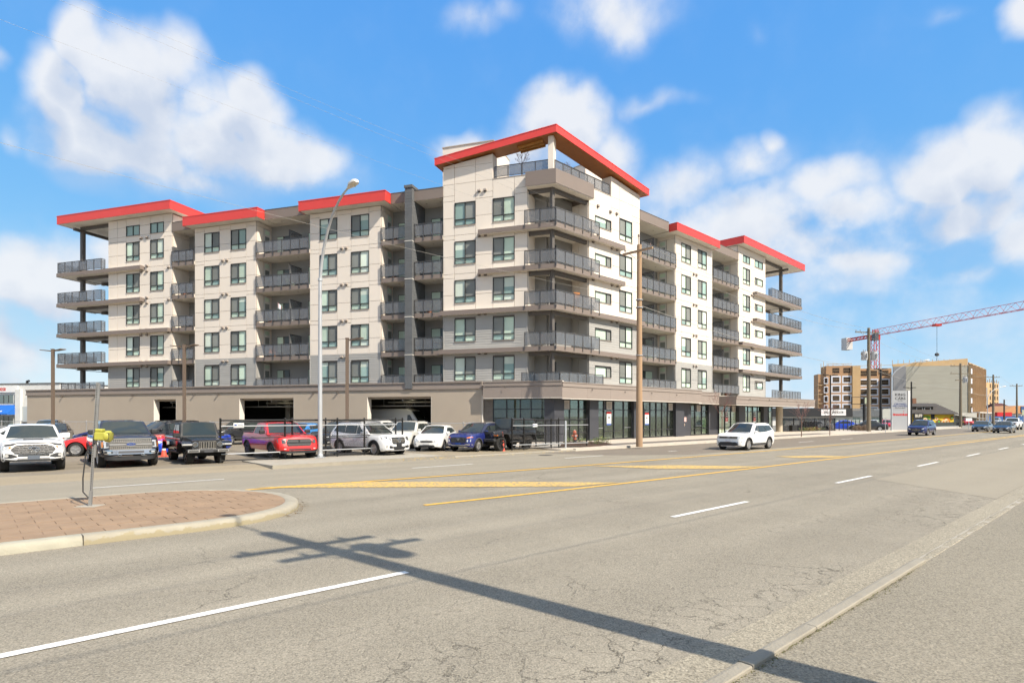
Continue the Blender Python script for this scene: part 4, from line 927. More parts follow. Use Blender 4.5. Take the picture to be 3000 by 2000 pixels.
# ---- canopy over the shops
CF = mat('canopy_panel', (.27, .225, .195), rough=.8, var=.03, vscale=.6, piece=.03)
def canopy_run(fr, u0, u1, off, z0, z1, lip=True, n_=3, back=0.0, par=None):
    b = MB(); fr.mb(b, u0, u1, back, off - .05, z0 + .06, z1 - .02); c_ = b.build('canopy', SOFF, APT)
    for i in range(n_):
        a, d = u0 + (u1 - u0) * i / n_, u0 + (u1 - u0) * (i + 1) / n_
        fr.box('fascia_panel', c_, min(a, d) + .004, max(a, d) - .004, off - .049, off, z0 + .05, z1 - .36, CF)
        fr.box('fascia_panel', c_, min(a, d) + .002, max(a, d) - .002, off - .049, off + .05, z1 - .355, z1 - .075, CF)
        fr.box('drip_edge', c_, min(a, d) + .001, max(a, d) - .001, off - .3, off + .09, z1 - .07, z1, CF)
    fr.box('soffit_trim', c_, u0, u1, off - .10, off + .015, z0, z0 + .045, SOFF)
    return c_
cc_ = corner(.75, 1.1)
uL = (cc_ - FL.p(0, .75, 0)).dot(FL.u); uR = (cc_ - FR.p(0, 1.1, 0)).dot(FR.u)
c1 = canopy_run(FL, uL, 5.35, .75, 3.42, 4.72, n_=2); FL.box('fascia_panel', c1, 5.35, 5.38, .40, .75, 3.47, 4.70, CF)
c2 = canopy_run(FR, uR, 20.6, 1.1, 3.36, 4.62, n_=7); FR.box('fascia_panel', c2, 20.6, 20.63, .8, 1.1, 3.41, 4.60, CF)
c3 = canopy_run(FR, 20.64, 24.96, .8, 3.30, 4.50, n_=2)
c4 = canopy_run(FR, 25.0, 47.4, 2.6, 3.20, 4.16, n_=8); FR.box('fascia_panel', c4, 24.96, 24.995, .8, 2.6, 3.24, 4.10, CF)
FR.box('fascia_panel', c4, 47.4, 47.44, -6, 2.6, 3.24, 4.10, CF)
railing(FL, APT, 2.3, (corner(.6, .85) - FL.p(0, .6, 0)).dot(FL.u), .6, 4.40, .98, top=.98, fascia=False)
railing(FR, APT, (corner(.6, .85) - FR.p(0, .85, 0)).dot(FR.u), 5.0, .85, 4.40, .98, top=.98, fascia=False)
# little flag-holder brackets on the canopy
for (fr, uu, o, z) in ((FL, 3.6, .75, 4.3), (FR, 3.2, 1.1, 4.15), (FR, 7.6, 1.1, 4.1), (FR, 11.6, 1.1, 4.1), (FR, 15.8, 1.1, 4.05), (FR, 28, 2.6, 3.9), (FR, 33, 2.6, 3.9), (FR, 38, 2.6, 3.9)):
    b = MB(); b.tube([fr.p(uu, o, z), fr.p(uu, o + .14, z + .01)], .02, 6); b.tube([fr.p(uu, o + .14, z + .01), fr.p(uu - .1, o + .14, z - .12)], .018, 6); b.build('bracket', VENT, APT)
# ---- shop fronts
CHAR = mat('charcoal_pilaster', (.050, .051, .060), rough=.55, var=.04, vscale=1.5)
MULL = mat('shop_mullion', (.028, .028, .030), rough=.4)
SG = clear_glass('shop_glass', (.72, .79, .68), .05, .97); SGP = clear_glass('bare_shop_glass', (.95, .97, .94), .02, .99, None, .2)
INT = mat('shop_interior', (.26, .26, .19), rough=.9, var=.2, vscale=.8)
PAPER = mat('insulation_board', (.74, .82, .68), rough=.8, var=.05, vscale=2)
PINK = mat('print_dark', (.06, .065, .06), rough=.8)
def shop(fr, u0, u1, cols, z0=.16, z1=3.36, off=-.02, doors=(), papered=False, louvres=(), par=None):
    """curtain wall: sill, lower light, tall light, transom; cols = mullion positions"""
    cols = [u0] + list(cols) + [u1]; zr = [z0, .86, 2.62, z1]
    b = MB()
    for c in cols: fr.mb(b, c - .035, c + .035, off - .06, off + .06, z0, z1)
    for i in range(len(cols) - 1):
        for z in zr:
            if i in doors and z == .86: continue
            fr.mb(b, cols[i] + .035, cols[i + 1] - .035, off - .055, off + .055, z - (.03 if z != z0 else 0), z + (.03 if z != z1 else 0) + (.06 if z == z0 else 0))
    s_ = b.build('shop_front', MULL, APT)
    for i in range(len(cols) - 1):
        a, c = cols[i] + .036, cols[i + 1] - .036
        for j in range(3):
            if i in doors and j == 1: continue
            lo = zr[j] + (.06 if j == 0 else .031); hi = zr[j + 1] - .031
            if i in doors and j == 0: hi = zr[2] - .031
            if (i, j) in louvres:
                lv = fr.box('louvre', s_, (a + c) / 2 - .34, (a + c) / 2 + .34, off, off + .07, z1 - .72, z1 - .08, mat('louvre_frame', (.62, .58, .52), rough=.6))
                for q in range(6): fr.box('slat', lv, (a + c) / 2 - .27, (a + c) / 2 + .27, off + .07, off + .085, z1 - .66 + q * .09, z1 - .60 + q * .09, mat('louvre_slat', (.30, .26, .22), rough=.6))
                fr.box('blank_panel', s_, a, c, off - .03, off - .005, lo, hi, CHAR); continue
            fr.box('glass_pane', s_, a, c, off - .012, off, lo, hi, SGP if papered and j < 2 else SG)
            if papered and j < 2:
                pp = fr.box('papered_board', s_, a + .01, c - .01, off - .10, off - .08, lo, hi, PAPER)
        if i in doors:
            fr.box('door_rail', s_, a + .1, c - .1, off + .012, off + .05, 1.10, 1.14, mat('door_bar', (.5, .5, .5), rough=.3, metal=.8))
    return s_
def pilaster(fr, u0, u1, o=.30, z1=3.36): 
    b = MB(); fr.mb(b, u0, u1, -.3, o, .14, z1); p = b.build('pilaster', CHAR, APT)
    fr.box('plinth', p, u0 - .012, u1 + .012, -.3, o + .014, .13, .30, CHAR)
# left front under the canopy
shA = shop(FL, .66, 4.80, [1.75, 2.60, 3.70], z1=3.38)
b = MB(); FL.mb(b, 4.82, 5.58, -.2, .04, 0, 3.44); cm_ = b.build('block_wall', mat('mortar', (.22, .20, .17), rough=.95), APT)
bm_ = mat('concrete_block', (.17, .15, .13), rough=.95, var=.08, vscale=4, bump=.3, piece=.15)
for r in range(16):
    for (a, c) in (((4.83, 5.22), (5.235, 5.57)) if r % 2 else ((4.83, 5.02), (5.035, 5.42), (5.435, 5.57))): FL.box('block', cm_, a, c, .041, .055, .12 + r * .2, .31 + r * .2, bm_)
FL.box('corner_trim', cm_, 5.58, 5.64, -.1, PO + .02, .1, 3.66, SOFF)
b = MB(); b.poly([(p.x, p.y) for p in (FL.p(.66, .2, 0), FL.p(.66, -.4, 0), FR.p(1.0, -.4, 0), FR.p(1.0, .2, 0), corner(.2, .2))], .14, 3.38); b.build('pilaster', CHAR, APT)
shop(FR, 1.0, 4.0, [1.9, 3.0], doors=(0,), louvres=((0, 2),)); pilaster(FR, 4.0, 5.15)
shop(FR, 5.15, 10.2, [6.25, 7.65, 9.05], doors=(0, 3), louvres=((1, 2),)); pilaster(FR, 10.2, 11.1)
shop(FR, 11.1, 17.2, [12.1, 13.2, 14.2, 15.2, 16.2], louvres=((5, 2),)); pilaster(FR, 17.2, 18.75)
FR.box('dark_wall', APT, 18.75, 21.0, -.35, -.25, .14, 3.30, CHAR)
# recessed entrance with its open door
shE = shop(FR, 21.0, 24.5, [21.9, 23.3], off=-.3, z1=3.28, doors=(1,), louvres=((1, 2),), papered=False)
FR.box('papered_board', shE, 23.36, 24.44, -.42, -.40, .3, 1.9, PAPER)
FR.box('loose_sheet', shE, 22.5, 22.95, -.45, -.43, 1.75, 2.5, SOFF)
FR.box('dark_wall', APT, 24.5, 26.5, -.35, -.1, .14, 3.28, CHAR)
shF = shop(FR, 26.5, 30.7, [27.9, 29.3], papered=True, louvres=((2, 2),), z1=3.26); pilaster(FR, 30.7, 32.3, z1=3.2)
shG = shop(FR, 32.3, 37.3, [33.6, 34.9, 36.2], papered=True, z1=3.26); pilaster(FR, 37.3, 38.4, z1=3.2)
shop(FR, 38.4, 40.45, [39.4], papered=True, z1=3.22)
FR.box('end_wall', APT, 40.5, 42.5, -1.5, -1.3, .1, 3.3, mat('tan_wall', (.30, .26, .20), rough=.9))
b = MB(); b.lathe([(.42, .1), (.42, 3.22)], 20, 0, Matrix.Translation(FR.p(43.2, -.2, 0))); b.build('round_column', mat('tan_column', (.46, .40, .31), rough=.9, var=.05), APT, smooth=60)
# rows of print on the papered boards
for (fr, u0, u1) in ((FR, 26.6, 30.6), (FR, 32.4, 37.2), (FR, 38.5, 40.3)):
    b = MB()
    for q in range(int((u1 - u0) * 9)):
        x = random.uniform(u0, u1 - .3); z = .35 + .27 * random.randint(0, 8); fr.mb(b, x, x + random.uniform(.18, .34), -.099, -.097, z, z + .05)
    b.build('board_print', PINK, APT)
# rooms behind the shop glass
b = MB()
FR.mb(b, -1, 42, -6.2, -6, 0, 3.5); FR.mb(b, .2, 42, -6, -.4, 3.30, 3.45); FL.mb(b, .2, 8, -6.2, -6, 0, 3.5); FL.mb(b, .2, 5.5, -6, -.4, 3.30, 3.44)
for x in (11.0, 17.5, 21.0, 24.6, 31.5): FR.mb(b, x - .1, x + .1, -6, -.36, .1, 3.4)
FL.mb(b, 5.4, 5.6, -6, -.2, .1, 3.4); b.build('shop_interior', INT, APT)
b = MB(); b.poly([(p.x, p.y) for p in (FL.p(5.5, -.05, 0), corner(-.05, -.05), FR.p(42, -.05, 0), FR.p(42, -6, 0), corner(-6, -6), FL.p(5.5, -6, 0))][::-1], .08, .145); b.build('shop_floor', mat('shop_floor', (.33, .31, .28), rough=.6), APT)
for (fr, u, o) in ((FR, 2.5, -2.2), (FR, 7.2, -2.5), (FR, 13.6, -2.5), (FL, 3.4, -2.0)):
    b = MB(); b.lathe([(.22, .14), (.22, 3.3)], 14, 0, Matrix.Translation(fr.p(u, o, 0))); b.build('interior_column', mat('interior_column', (.45, .43, .36), rough=.8), APT, smooth=60)
# ---- leasing posters on the glass: red head, white sheet, balloon mark
PW = mat('poster_white', (.80, .78, .74), rough=.5); PR = mat('poster_red', (.62, .03, .03), rough=.5); PB = mat('poster_blue', (.03, .10, .40), rough=.5); PK = mat('poster_ink', (.02, .02, .03), rough=.5)
def poster(fr, u, z, w, h, par, label):
    p = fr.box('poster', None, u - w / 2, u + w / 2, .003, .012, z, z + h, PW); tag(p, label, 'poster', 'leasing posters in the shop windows')
    fr.box('red_band', p, u - w / 2, u + w / 2, .0125, .014, z + h * .82, z + h - .002, PR); fr.box('blue_band', p, u - w / 2, u + w / 2, .0125, .014, z + .002, z + h * .10, PB)
    b = MB(); b.lathe([(.001, 0), (w * .17, 0)], 14, 0, fr.M(u, .0145, z + h * .56) @ Matrix.Rotation(-math.pi / 2, 4, 'X')); 
    fr.mb(b, u - .03, u + .03, .0125, .0145, z + h * .36, z + h * .44); b.build('balloon_mark', PK, p)
    for q in range(2): fr.box('text_line', p, u - w * .32, u + w * .32, .0125, .014, z + h * (.17 + .08 * q), z + h * (.20 + .08 * q), PK)
poster(FR, 6.95, 1.35, .62, 1.12, None, 'white leasing poster with red head band, nearest the building corner')
poster(FR, 12.65, 1.30, .62, 1.12, None, 'white leasing poster with red head band right of the wooden pole')
def notice(fr, u, z, label):
    p = fr.box('notice', None, u - .3, u + .3, .003, .012, z, z + 1.15, PW); tag(p, label, 'sign', 'for sale notices on the papered windows')
    fr.box('red_band', p, u - .3, u + .3, .0125, .014, z + .18, z + .56, PR); fr.box('black_band', p, u - .3, u + .3, .0125, .014, z + .58, z + 1.13, PK)
    M_ = Matrix((-fr.x if False else -fr.u if fr is FL else fr.u, Vector((0, 0, 1)), fr.n)).transposed().to_4x4()
    for (tx, zz, sz) in (('FOR', .98, .2), ('SALE', .74, .2), ('BUY', .37, .2)):
        M2_ = M_.copy(); M2_.translation = fr.p(u, .0155, z + zz); text(tx, sz, M2_, PW, p, bold=.006)
notice(FR, 28.3, 1.35, 'black and red sale notice on the papered shop window behind the bare tree')
notice(FR, 35.4, 1.35, 'black and red sale notice on the papered window right of a charcoal pilaster')
b = MB(); FR.mb(b, 19.3, 20.1, -.249, -.235, 1.55, 1.98); ws = b.build('wall_sign', mat('pink_sign', (.66, .42, .40), rough=.6)); tag(ws, 'small pale sign on the charcoal wall left of the entrance door', 'sign')
b = MB(); b.lathe([(.001, 0), (.16, 0), (.13, .05), (.02, .09)], 14, 0, FR.M(19.65, -.249, 1.25) @ Matrix.Rotation(-math.pi / 2, 4, 'X')); fc = b.build('fire_connection', mat('brass', (.55, .42, .30), rough=.4, metal=.5)); tag(fc, 'round fire connection on the charcoal wall under the pale sign', 'fire connection')
# ================================================================== vehicles
def car_paint(name, col, metal=0.0, rough=.38): return mat('paint_' + name, col, rough=rough, metal=metal, var=.02, vscale=1.5, coat=1.0, spec=.5, piece=0)
CG_ = glass('car_glass', (.032, .040, .038), spec=1.0, rough=.01); MATS['car_glass'].node_tree.nodes['Principled BSDF'].inputs['Roughness'].default_value = .1
TYRE = mat('tyre_rubber', (.022, .021, .020), rough=.9, var=.1, vscale=6, bump=.4, bscale=60)
ALLOY = mat('alloy_rim', (.52, .51, .50), rough=.3, metal=.8); BRIM = mat('black_rim', (.03, .03, .03), rough=.35, metal=.5)
CHROME = mat('chrome', (.75, .74, .72), rough=.12, metal=1.0, var=0); TRIM = mat('black_trim', (.022, .022, .023), rough=.55)
WELL = mat('wheel_well', (.008, .008, .008), rough=1.0); GREYT = mat('grey_cladding', (.055, .055, .06), rough=.6); SILV = mat('silver_trim', (.42, .41, .40), rough=.35, metal=.5)
LAMP = mat('headlamp', (.62, .62, .60), rough=.08, metal=.35, coat=1.0); LAMPD = mat('headlamp_dark', (.10, .10, .10), rough=.08, metal=.3, coat=1.0); AMB = mat('amber_lens', (.75, .22, .02), rough=.15, coat=1.0)
TAIL = mat('tail_lens', (.35, .012, .012), rough=.12, coat=1.0); PLATE = mat('number_plate', (.55, .57, .62), rough=.4); PBLUE = mat('blue_badge', (.02, .06, .25), rough=.25, coat=1.0)
def interp(tab, x):
    if x <= tab[0][0]: return tab[0][1]
    for (a, b) in zip(tab, tab[1:]):
        if x <= b[0]:
            t = (x - a[0]) / (b[0] - a[0]) if b[0] > a[0] else 0; return a[1] + (b[1] - a[1]) * t
    return tab[-1][1]
PROF = [(0, .93), (.08, .965), (.3, 1.0), (.62, 1.0), (.86, .975), (1.0, .93)]
WHEELS = {}
def wheel_mesh(r, w, rim_m, spokes, dark=False):
    k = (round(r, 3), round(w, 3), rim_m.name, spokes)
    if k in WHEELS: return WHEELS[k]
    rr = r * .66; b = MB(); RX = Matrix.Rotation(math.pi / 2, 4, 'X')
    # tyre, axis along y
    b.lathe([(rr * .98, -w * .46), (r * .93, -w * .5), (r * .985, -w * .42), (r, -w * .3), (r, w * .3), (r * .985, w * .42), (r * .93, w * .5), (rr, w * .47), (rr * .97, w * .30), (.02, w * .28)], 26, 0, RX)
    ty = b.mesh('wheel', TYRE, 40)
    b = MB(); b.lathe([(rr * .94, w * .20), (rr * .99, w * .48), (rr * .92, w * .48), (rr * .86, w * .32)], 26, 0, RX)
    for i in range(spokes):
        a = 2 * math.pi * i / spokes; M_ = Matrix.Rotation(a, 4, 'Y'); hw_ = rr * (.42 / max(3, spokes) * 2 + .02)
        vs = [M_ @ Vector(v) for v in ((-hw_ * .7, -w * .30, rr * .12), (hw_ * .7, -w * .30, rr * .12), (hw_, -w * .34, rr * .95), (-hw_, -w * .34, rr * .95), (-hw_ * .7, -w * .43, rr * .12), (hw_ * .7, -w * .43, rr * .12), (hw_ * .8, -w * .46, rr * .95), (-hw_ * .8, -w * .46, rr * .95))]
        b.add(vs, [(0, 1, 2, 3), (7, 6, 5, 4), (0, 4, 5, 1), (1, 5, 6, 2), (2, 6, 7, 3), (3, 7, 4, 0)])
    b.lathe([(rr * .22, w * .2), (rr * .22, w * .45), (rr * .1, w * .48)], 12, 0, RX)
    # mirror the spokes to face +y (outward) side
    rim = b.mesh('rim', rim_m, 40)
    for v in rim.vertices:
        pass
    WHEELS[k] = (ty, rim); return WHEELS[k]
class Car:
    def __init__(s, name, label, cat, paint, sp, group=None):
        s.sp = sp; s.p = paint; s.root = empty(name, None, label, cat, group)
        s.xf = sp['wb'] / 2 + sp['fo']; s.xr = -(sp['wb'] / 2 + sp['ro'])
        W_ = sp['W'] / 2
        s.plan = [(s.xr, W_ * .80), (s.xr + .05, W_ * .89), (s.xr + .16, W_ * .945), (s.xr + .45, W_ * .985), (s.xr + 1.0, W_), (s.xf - 1.0, W_), (s.xf - .50, W_ * .985), (s.xf - .24, W_ * .94), (s.xf - .10, W_ * .87), (s.xf - .03, W_ * .78), (s.xf, W_ * .68)] if 'plan' not in sp else [(x if x < 50 else x, y) for (x, y) in sp['plan']]
        s.body()
    def hw(s, x): return interp(s.plan, x)
    def zs(s, x): return interp(s.sp['top'], x)
    def zb(s, x):
        z = s.sp['zb']
        if x > s.xf - .25: z += (x - s.xf + .25) * .25
        if x < s.xr + .3: z += (s.xr + .3 - x) * .35
        return z
    def fshift(s, x, z):
        """rake of the nose and tail"""
        d = 0.0
        if x > s.xf - .6: d -= s.sp.get('rake', .10) * max(0, (z - .55) / .5) ** 1.5 * (x - s.xf + .6) / .6
        if x < s.xr + .5: d += s.sp.get('rrake', .06) * max(0, (z - .6) / .5) ** 1.5 * (s.xr + .5 - x) / .5
        return d
    def side(s, x, z):
        zb, zs = s.zb(x), s.zs(x); return s.hw(x) * interp(PROF, (z - zb) / (zs - zb))
    def body(s):
        sp = s.sp; wf, wr = sp['wb'] / 2, -sp['wb'] / 2; R = sp.get('arch', sp['r'] + .055)
        xs = set(round(x, 3) for (x, _) in s.plan) | set(round(x, 3) for (x, _) in sp['top'] if s.xr <= x <= s.xf)
        xs |= {round(s.xr + (s.xf - s.xr) * i / 22, 3) for i in range(23)}
        if R > 0:
            xs = {x for x in xs if min(abs(x - wf), abs(x - wr)) > R + .03 or x in (s.xf, s.xr)}
            for c in (wf, wr):
                h = math.sqrt(max(.01, R * R - (sp['zb'] - sp['r']) ** 2))
                for i in range(13): xs.add(round(c + h * math.cos(math.pi * i / 12), 3))
                xs.add(round(c + h + .004, 3)); xs.add(round(c - h - .004, 3))
        xs = sorted(x for x in xs if s.xr - 1e-4 <= x <= s.xf + 1e-4)
        verts = []; rings = []
        for x in xs:
            zb, zs = s.zb(x), s.zs(x); lo = zb
            if R > 0:
                for c in (wf, wr):
                    if abs(x - c) < R: lo = max(lo, sp['r'] + math.sqrt(R * R - (x - c) ** 2))
            lo = min(lo, zs - .06)
            cr = sp.get('crown', .05); h = []
            w = s.hw(x)
            h.append((0, zs + cr)); h.append((w * .45, zs + cr * .85)); h.append((w * .80, zs + cr * .42))
            for t in (1.0, .93, .80, .62, .42, .22, .08, 0.0):
                z = lo + (zs - lo) * t; h.append((s.side(x, z), z))
            inn = max(.1, w - .30); h.append((inn, lo)); h.append((inn, zb + .04)); h.append((0, zb + .04))
            ring = []
            for (y, z) in h: ring.append((x + s.fshift(x, z), y, z))
            for (y, z) in h[-2:0:-1]: ring.append((x + s.fshift(x, z), -y, z))
            rings.append(ring)
        q = len(rings[0])
        for r in rings: verts += r
        faces = []; fm = []
        nh = (q + 2) // 2
        for i in range(len(rings) - 1):
            for j in range(q):
                faces.append((i * q + j, i * q + (j + 1) % q, (i + 1) * q + (j + 1) % q, (i + 1) * q + j))
                fm.append(1 if nh - 4 <= j <= q - nh + 3 else 0)
        faces.append(tuple(range(q - 1, -1, -1))); faces.append(tuple((len(rings) - 1) * q + j for j in range(q))); fm += [0, 0]
        me = mesh('body', verts, faces, [s.p, WELL], 38, fm)
        s.b = obj('body', me, None, s.root)
    # ---- patches that follow the skin
    def fx(s, y, z):
        lo, hi = 0.0, s.xf
        if s.side(s.xf, min(max(z, s.zb(s.xf) + .01), s.zs(s.xf))) >= abs(y): x = s.xf
        else:
            for _ in range(22):
                m = (lo + hi) / 2
                if s.side(m, z) >= abs(y): lo = m
                else: hi = m
            x = lo
        return x + s.fshift(x, z)
    def rx(s, y, z):
        lo, hi = s.xr, 0.0
        if s.side(s.xr, min(max(z, s.zb(s.xr) + .01), s.zs(s.xr))) >= abs(y): x = s.xr
        else:
            for _ in range(22):
                m = (lo + hi) / 2
                if s.side(m, z) >= abs(y): hi = m
                else: lo = m
            x = hi
        return x + s.fshift(x, z)
    def grid(s, name, cols, m, parent, fn, nrow=3):
        """cols: (a, z0, z1); fn(a, z, depth) -> point; a raised plate with closed edges"""
        b = MB(); n = len(cols); V = []
        for d in (1, 0):
            for (a, z0, z1) in cols:
                for r in range(nrow): V.append(fn(a, z0 + (z1 - z0) * r / (nrow - 1), d))
        f = []
        for i in range(n - 1):
            for r in range(nrow - 1): f.append((i * nrow + r, (i + 1) * nrow + r, (i + 1) * nrow + r + 1, i * nrow + r + 1))
        o = n * nrow; edge = [(i, 0) for i in range(n)] + [(n - 1, r) for r in range(1, nrow)] + [(i, nrow - 1) for i in range(n - 2, -1, -1)] + [(0, r) for r in range(nrow - 2, 0, -1)]
        for (e0, e1) in zip(edge, edge[1:] + edge[:1]):
            a, c = e0[0] * nrow + e0[1], e1[0] * nrow + e1[1]; f.append((a, a + o, c + o, c))
        b.add(V, f)
        return b.build(name, m, parent or s.root, smooth=50)
    def front(s, name, cols, m, e=.012, parent=None, y_mid=True):
        k = []
        for (c0, c1) in zip(cols, cols[1:]):
            nn = max(1, int(abs(c1[0] - c0[0]) / .12))
            for i in range(nn): t = i / nn; k.append(tuple(c0[j] + (c1[j] - c0[j]) * t for j in range(3)))
        k.append(cols[-1])
        return s.grid(name, k, m, parent, lambda y, z, d: (s.fx(y, z) + (e if d else -.03), y, z))
    def fpair(s, name, cols, m, e=.012):
        s.front(name, cols, m, e); s.front(name, [(-y, a, c) for (y, a, c) in cols[::-1]], m, e)
    def back(s, name, cols, m, e=.012): return s.grid(name, cols, m, None, lambda y, z, d: (s.rx(y, z) - (e if d else -.03), y, z))
    def bpair(s, name, cols, m, e=.012):
        s.back(name, cols, m, e); s.back(name, [(-y, a, c) for (y, a, c) in cols[::-1]], m, e)
    def sides(s, name, cols, m, e=.008, parent=None):
        for sg in (1, -1):
            k = []
            for (c0, c1) in zip(cols, cols[1:]):
                nn = max(1, int(abs(c1[0] - c0[0]) / .15))
                for i in range(nn): t = i / nn; k.append(tuple(c0[j] + (c1[j] - c0[j]) * t for j in range(3)))
            k.append(cols[-1])
            s.grid(name, k, m, parent, lambda x, z, d: (x + s.fshift(x, z), sg * (s.side(x, z) + (e if d else -.02)), z))
    # ---- glasshouse: tab = roof line (x, z), belt height, widths
    def cabin(s, line, belt, hwB, hwR, H, ws, rw, win, roof_m=None, glass_all=False):
        """ws: (x base, x top); rw: rear glass; win: side windows as ((x,z) ...)"""
        cr = .035; s.line = line
        def hz(z): return hwB + (hwR - hwB) * min(1.0, max(0, (z - belt) / (H - belt)))
        xs = sorted(set([x for (x, z) in line] + [line[0][0] + (line[-1][0] - line[0][0]) * i / 16 for i in range(17)]))
        def zc(x): return interp(line, x)
        verts = []; q = 9
        for x in xs:
            z = zc(x); w = hz(z); up = cr * min(1, max(0, (z - belt) / .25))
            w2 = w - .035 * min(1, max(0, (z - belt) / .1))
            h = [(hz(belt), belt - .05), (w + .0, max(belt, z - .05)), (w2, z), (w2 * .55, z + up * .8), (0, z + up)]
            r = [(x, -y, zz) for (y, zz) in h] + [(x, y, zz) for (y, zz) in h[-2::-1]]
            verts += r
        faces = []
        for i in range(len(xs) - 1):
            for j in range(q - 1): faces.append((i * q + j, (i + 1) * q + j, (i + 1) * q + j + 1, i * q + j + 1))
        faces += [tuple(range(q)), tuple((len(xs) - 1) * q + j for j in range(q - 1, -1, -1))]
        s.c = obj('cabin', mesh('cabin', verts, faces, roof_m or s.p, 35), None, s.root)
        def sheet_(nm, x0, x1, m0, m1, e):
            V = []; nn, mm = 9, 7
            for i in range(mm):
                x = x0 + (x1 - x0) * i / (mm - 1); z = zc(x); up = cr * min(1, max(0, (z - belt) / .25)); w = (hz(z) - .035) * (m0 + (m1 - m0) * i / (mm - 1))
                for j in range(nn):
                    t = -1 + 2 * j / (nn - 1); y = w * t; zz = z + up * (1 - t * t * .6 if abs(t) < .6 else (1 - abs(t)) * 1.95)
                    V.append((x + e * .6, y, zz + abs(e) * .9))
            b = MB(); b.add(V, [(i * nn + j, i * nn + j + 1, (i + 1) * nn + j + 1, (i + 1) * nn + j) for i in range(mm - 1) for j in range(nn - 1)])
            return b.build(nm, CG_, s.root, smooth=60)
        if ws: s.w = sheet_('windscreen', ws[0], ws[1], .93, .90, .012)
        if rw: sheet_('rear_window', rw[0], rw[1], .86, .82, -.012)
        for poly in win:
            for sg in (1, -1):
                V = [(x, sg * (hz(z) + .012), z) for (x, z) in poly]; 
                b = MB(); b.add(V, [tuple(range(len(V)))]); b.build('side_window', CG_, s.root)
    def wheels(s, rim_m=ALLOY, spokes=5, w=.23, inset=.015):
        sp = s.sp; ty, rm = wheel_mesh(sp['r'], w, rim_m, spokes); y = sp.get('track', sp['W'] / 2 - w / 2 - inset)
        for x in (sp['wb'] / 2, -sp['wb'] / 2):
            for sg in (1, -1):
                # the rim faces -y in the mesh
                M_ = Matrix.Translation((x, sg * y, sp['r'])) @ (Matrix.Rotation(math.pi, 4, 'Z') if sg > 0 else Matrix())
                o = obj('wheel', ty, M_, s.root); obj('rim', rm, M_, o)
    def mirrors(s, x, z, w=.2, h=.15, m=None, stand=.02):
        for sg in (1, -1):
            y = s.sp['W'] / 2 - .06; b = MB(); b.box(x - .07, x + .08, min(sg * y, sg * (y + w + stand)), max(sg * y, sg * (y + w + stand)), z, z + h)
            o = b.build('mirror', m or s.p, s.root); bv = o.modifiers.new('b', 'BEVEL'); bv.width = .04; bv.segments = 2
    def seams(s, xs, z0, z1, handles=(), hm=None):
        for x in xs: s.sides('door_seam', [(x - .006, z0, z1), (x + .006, z0, z1)], TRIM, .002)
        for (x, z) in handles: s.sides('door_handle', [(x - .09, z, z + .03), (x + .09, z, z + .03)], hm or s.p, .03)
    def flare(s, m, wid=.06, e=.02):
        sp = s.sp; R = sp.get('arch', sp['r'] + .055); h = math.sqrt(max(.01, R * R - (sp['zb'] - sp['r']) ** 2))
        for c in (sp['wb'] / 2, -sp['wb'] / 2):
            for sg in (1, -1):
                V = []; n = 14
                for d in (1, 0):
                    for i in range(n + 1):
                        t = math.pi * (i / n) * .96 + .06
                        for rr in (R - .005, R + wid):
                            x = c + rr * math.cos(t); z = max(sp['zb'] + .02, sp['r'] + rr * math.sin(t)); z2 = min(z, s.zs(x) - .03)
                            V.append((x, sg * (s.side(x, z2) + (e if d else -.03)), z))
                o = 2 * (n + 1); F = [(2 * i, 2 * i + 1, 2 * i + 3, 2 * i + 2) for i in range(n)]
                F += [(2 * i, 2 * i + 2, o + 2 * i + 2, o + 2 * i) for i in range(n)] + [(2 * i + 1, o + 2 * i + 1, o + 2 * i + 3, 2 * i + 3) for i in range(n)]
                b = MB(); b.add(V, F); b.build('wheel_arch', m, s.root)
    def ring(s, y, z, ry, rz, m, th=.012, e=.02, name='emblem', x=None, parent=None):
        b = MB(); x = (s.fx(y, z) if x is None else x) + e; n = 22
        b.tube([(x, y + ry * math.cos(2 * math.pi * i / n), z + rz * math.sin(2 * math.pi * i / n)) for i in range(n + 1)], th, 6, cap=False)
        return b.build(name, m, parent or s.root, smooth=60)
    def disc(s, y, z, ry, rz, m, e=.02, name='emblem', x=None, parent=None, t=.02):
        b = MB(); x = (s.fx(y, z) if x is None else x) + e; n = 20
        V = [(xx, y + ry * math.cos(2 * math.pi * i / n), z + rz * math.sin(2 * math.pi * i / n)) for xx in (x - t - .02, x) for i in range(n)]
        b.add(V, [tuple(n + i for i in range(n)), tuple(range(n - 1, -1, -1))] + [(i, (i + 1) % n, n + (i + 1) % n, n + i) for i in range(n)]); return b.build(name, m, parent or s.root)
    def bar(s, y0, y1, z0, z1, m, e=.02, name='bar', x=None, parent=None, t=.03):
        x = (s.fx((y0 + y1) / 2, (z0 + z1) / 2) if x is None else x) + e
        b = MB(); b.box(x - t, x, y0, y1, z0, z1); return b.build(name, m, parent or s.root)
    def rails(s, x0, x1, y, z, m):
        for sg in (1, -1):
            b = MB(); b.tube([(x0, sg * y, z - .05), (x0 - .08, sg * y, z), (x1 + .08, sg * y, z), (x1, sg * y, z - .05)], .022, 6); b.build('roof_rail', m, s.root, smooth=60)
    def at(s, x, y, deg, z=0.0, k=1.0):
        """ground position of the middle between the axles"""
        place(s.root, T(x, y, z, R_(deg)) @ Matrix.Diagonal((1, 1, k, 1))); return s
    def front_axle(s, x, y, deg, z=0.0, k=1.0):
        a = R_(deg); h = s.sp['wb'] / 2; return s.at(x - h * math.cos(a), y - h * math.sin(a), deg, z, k)
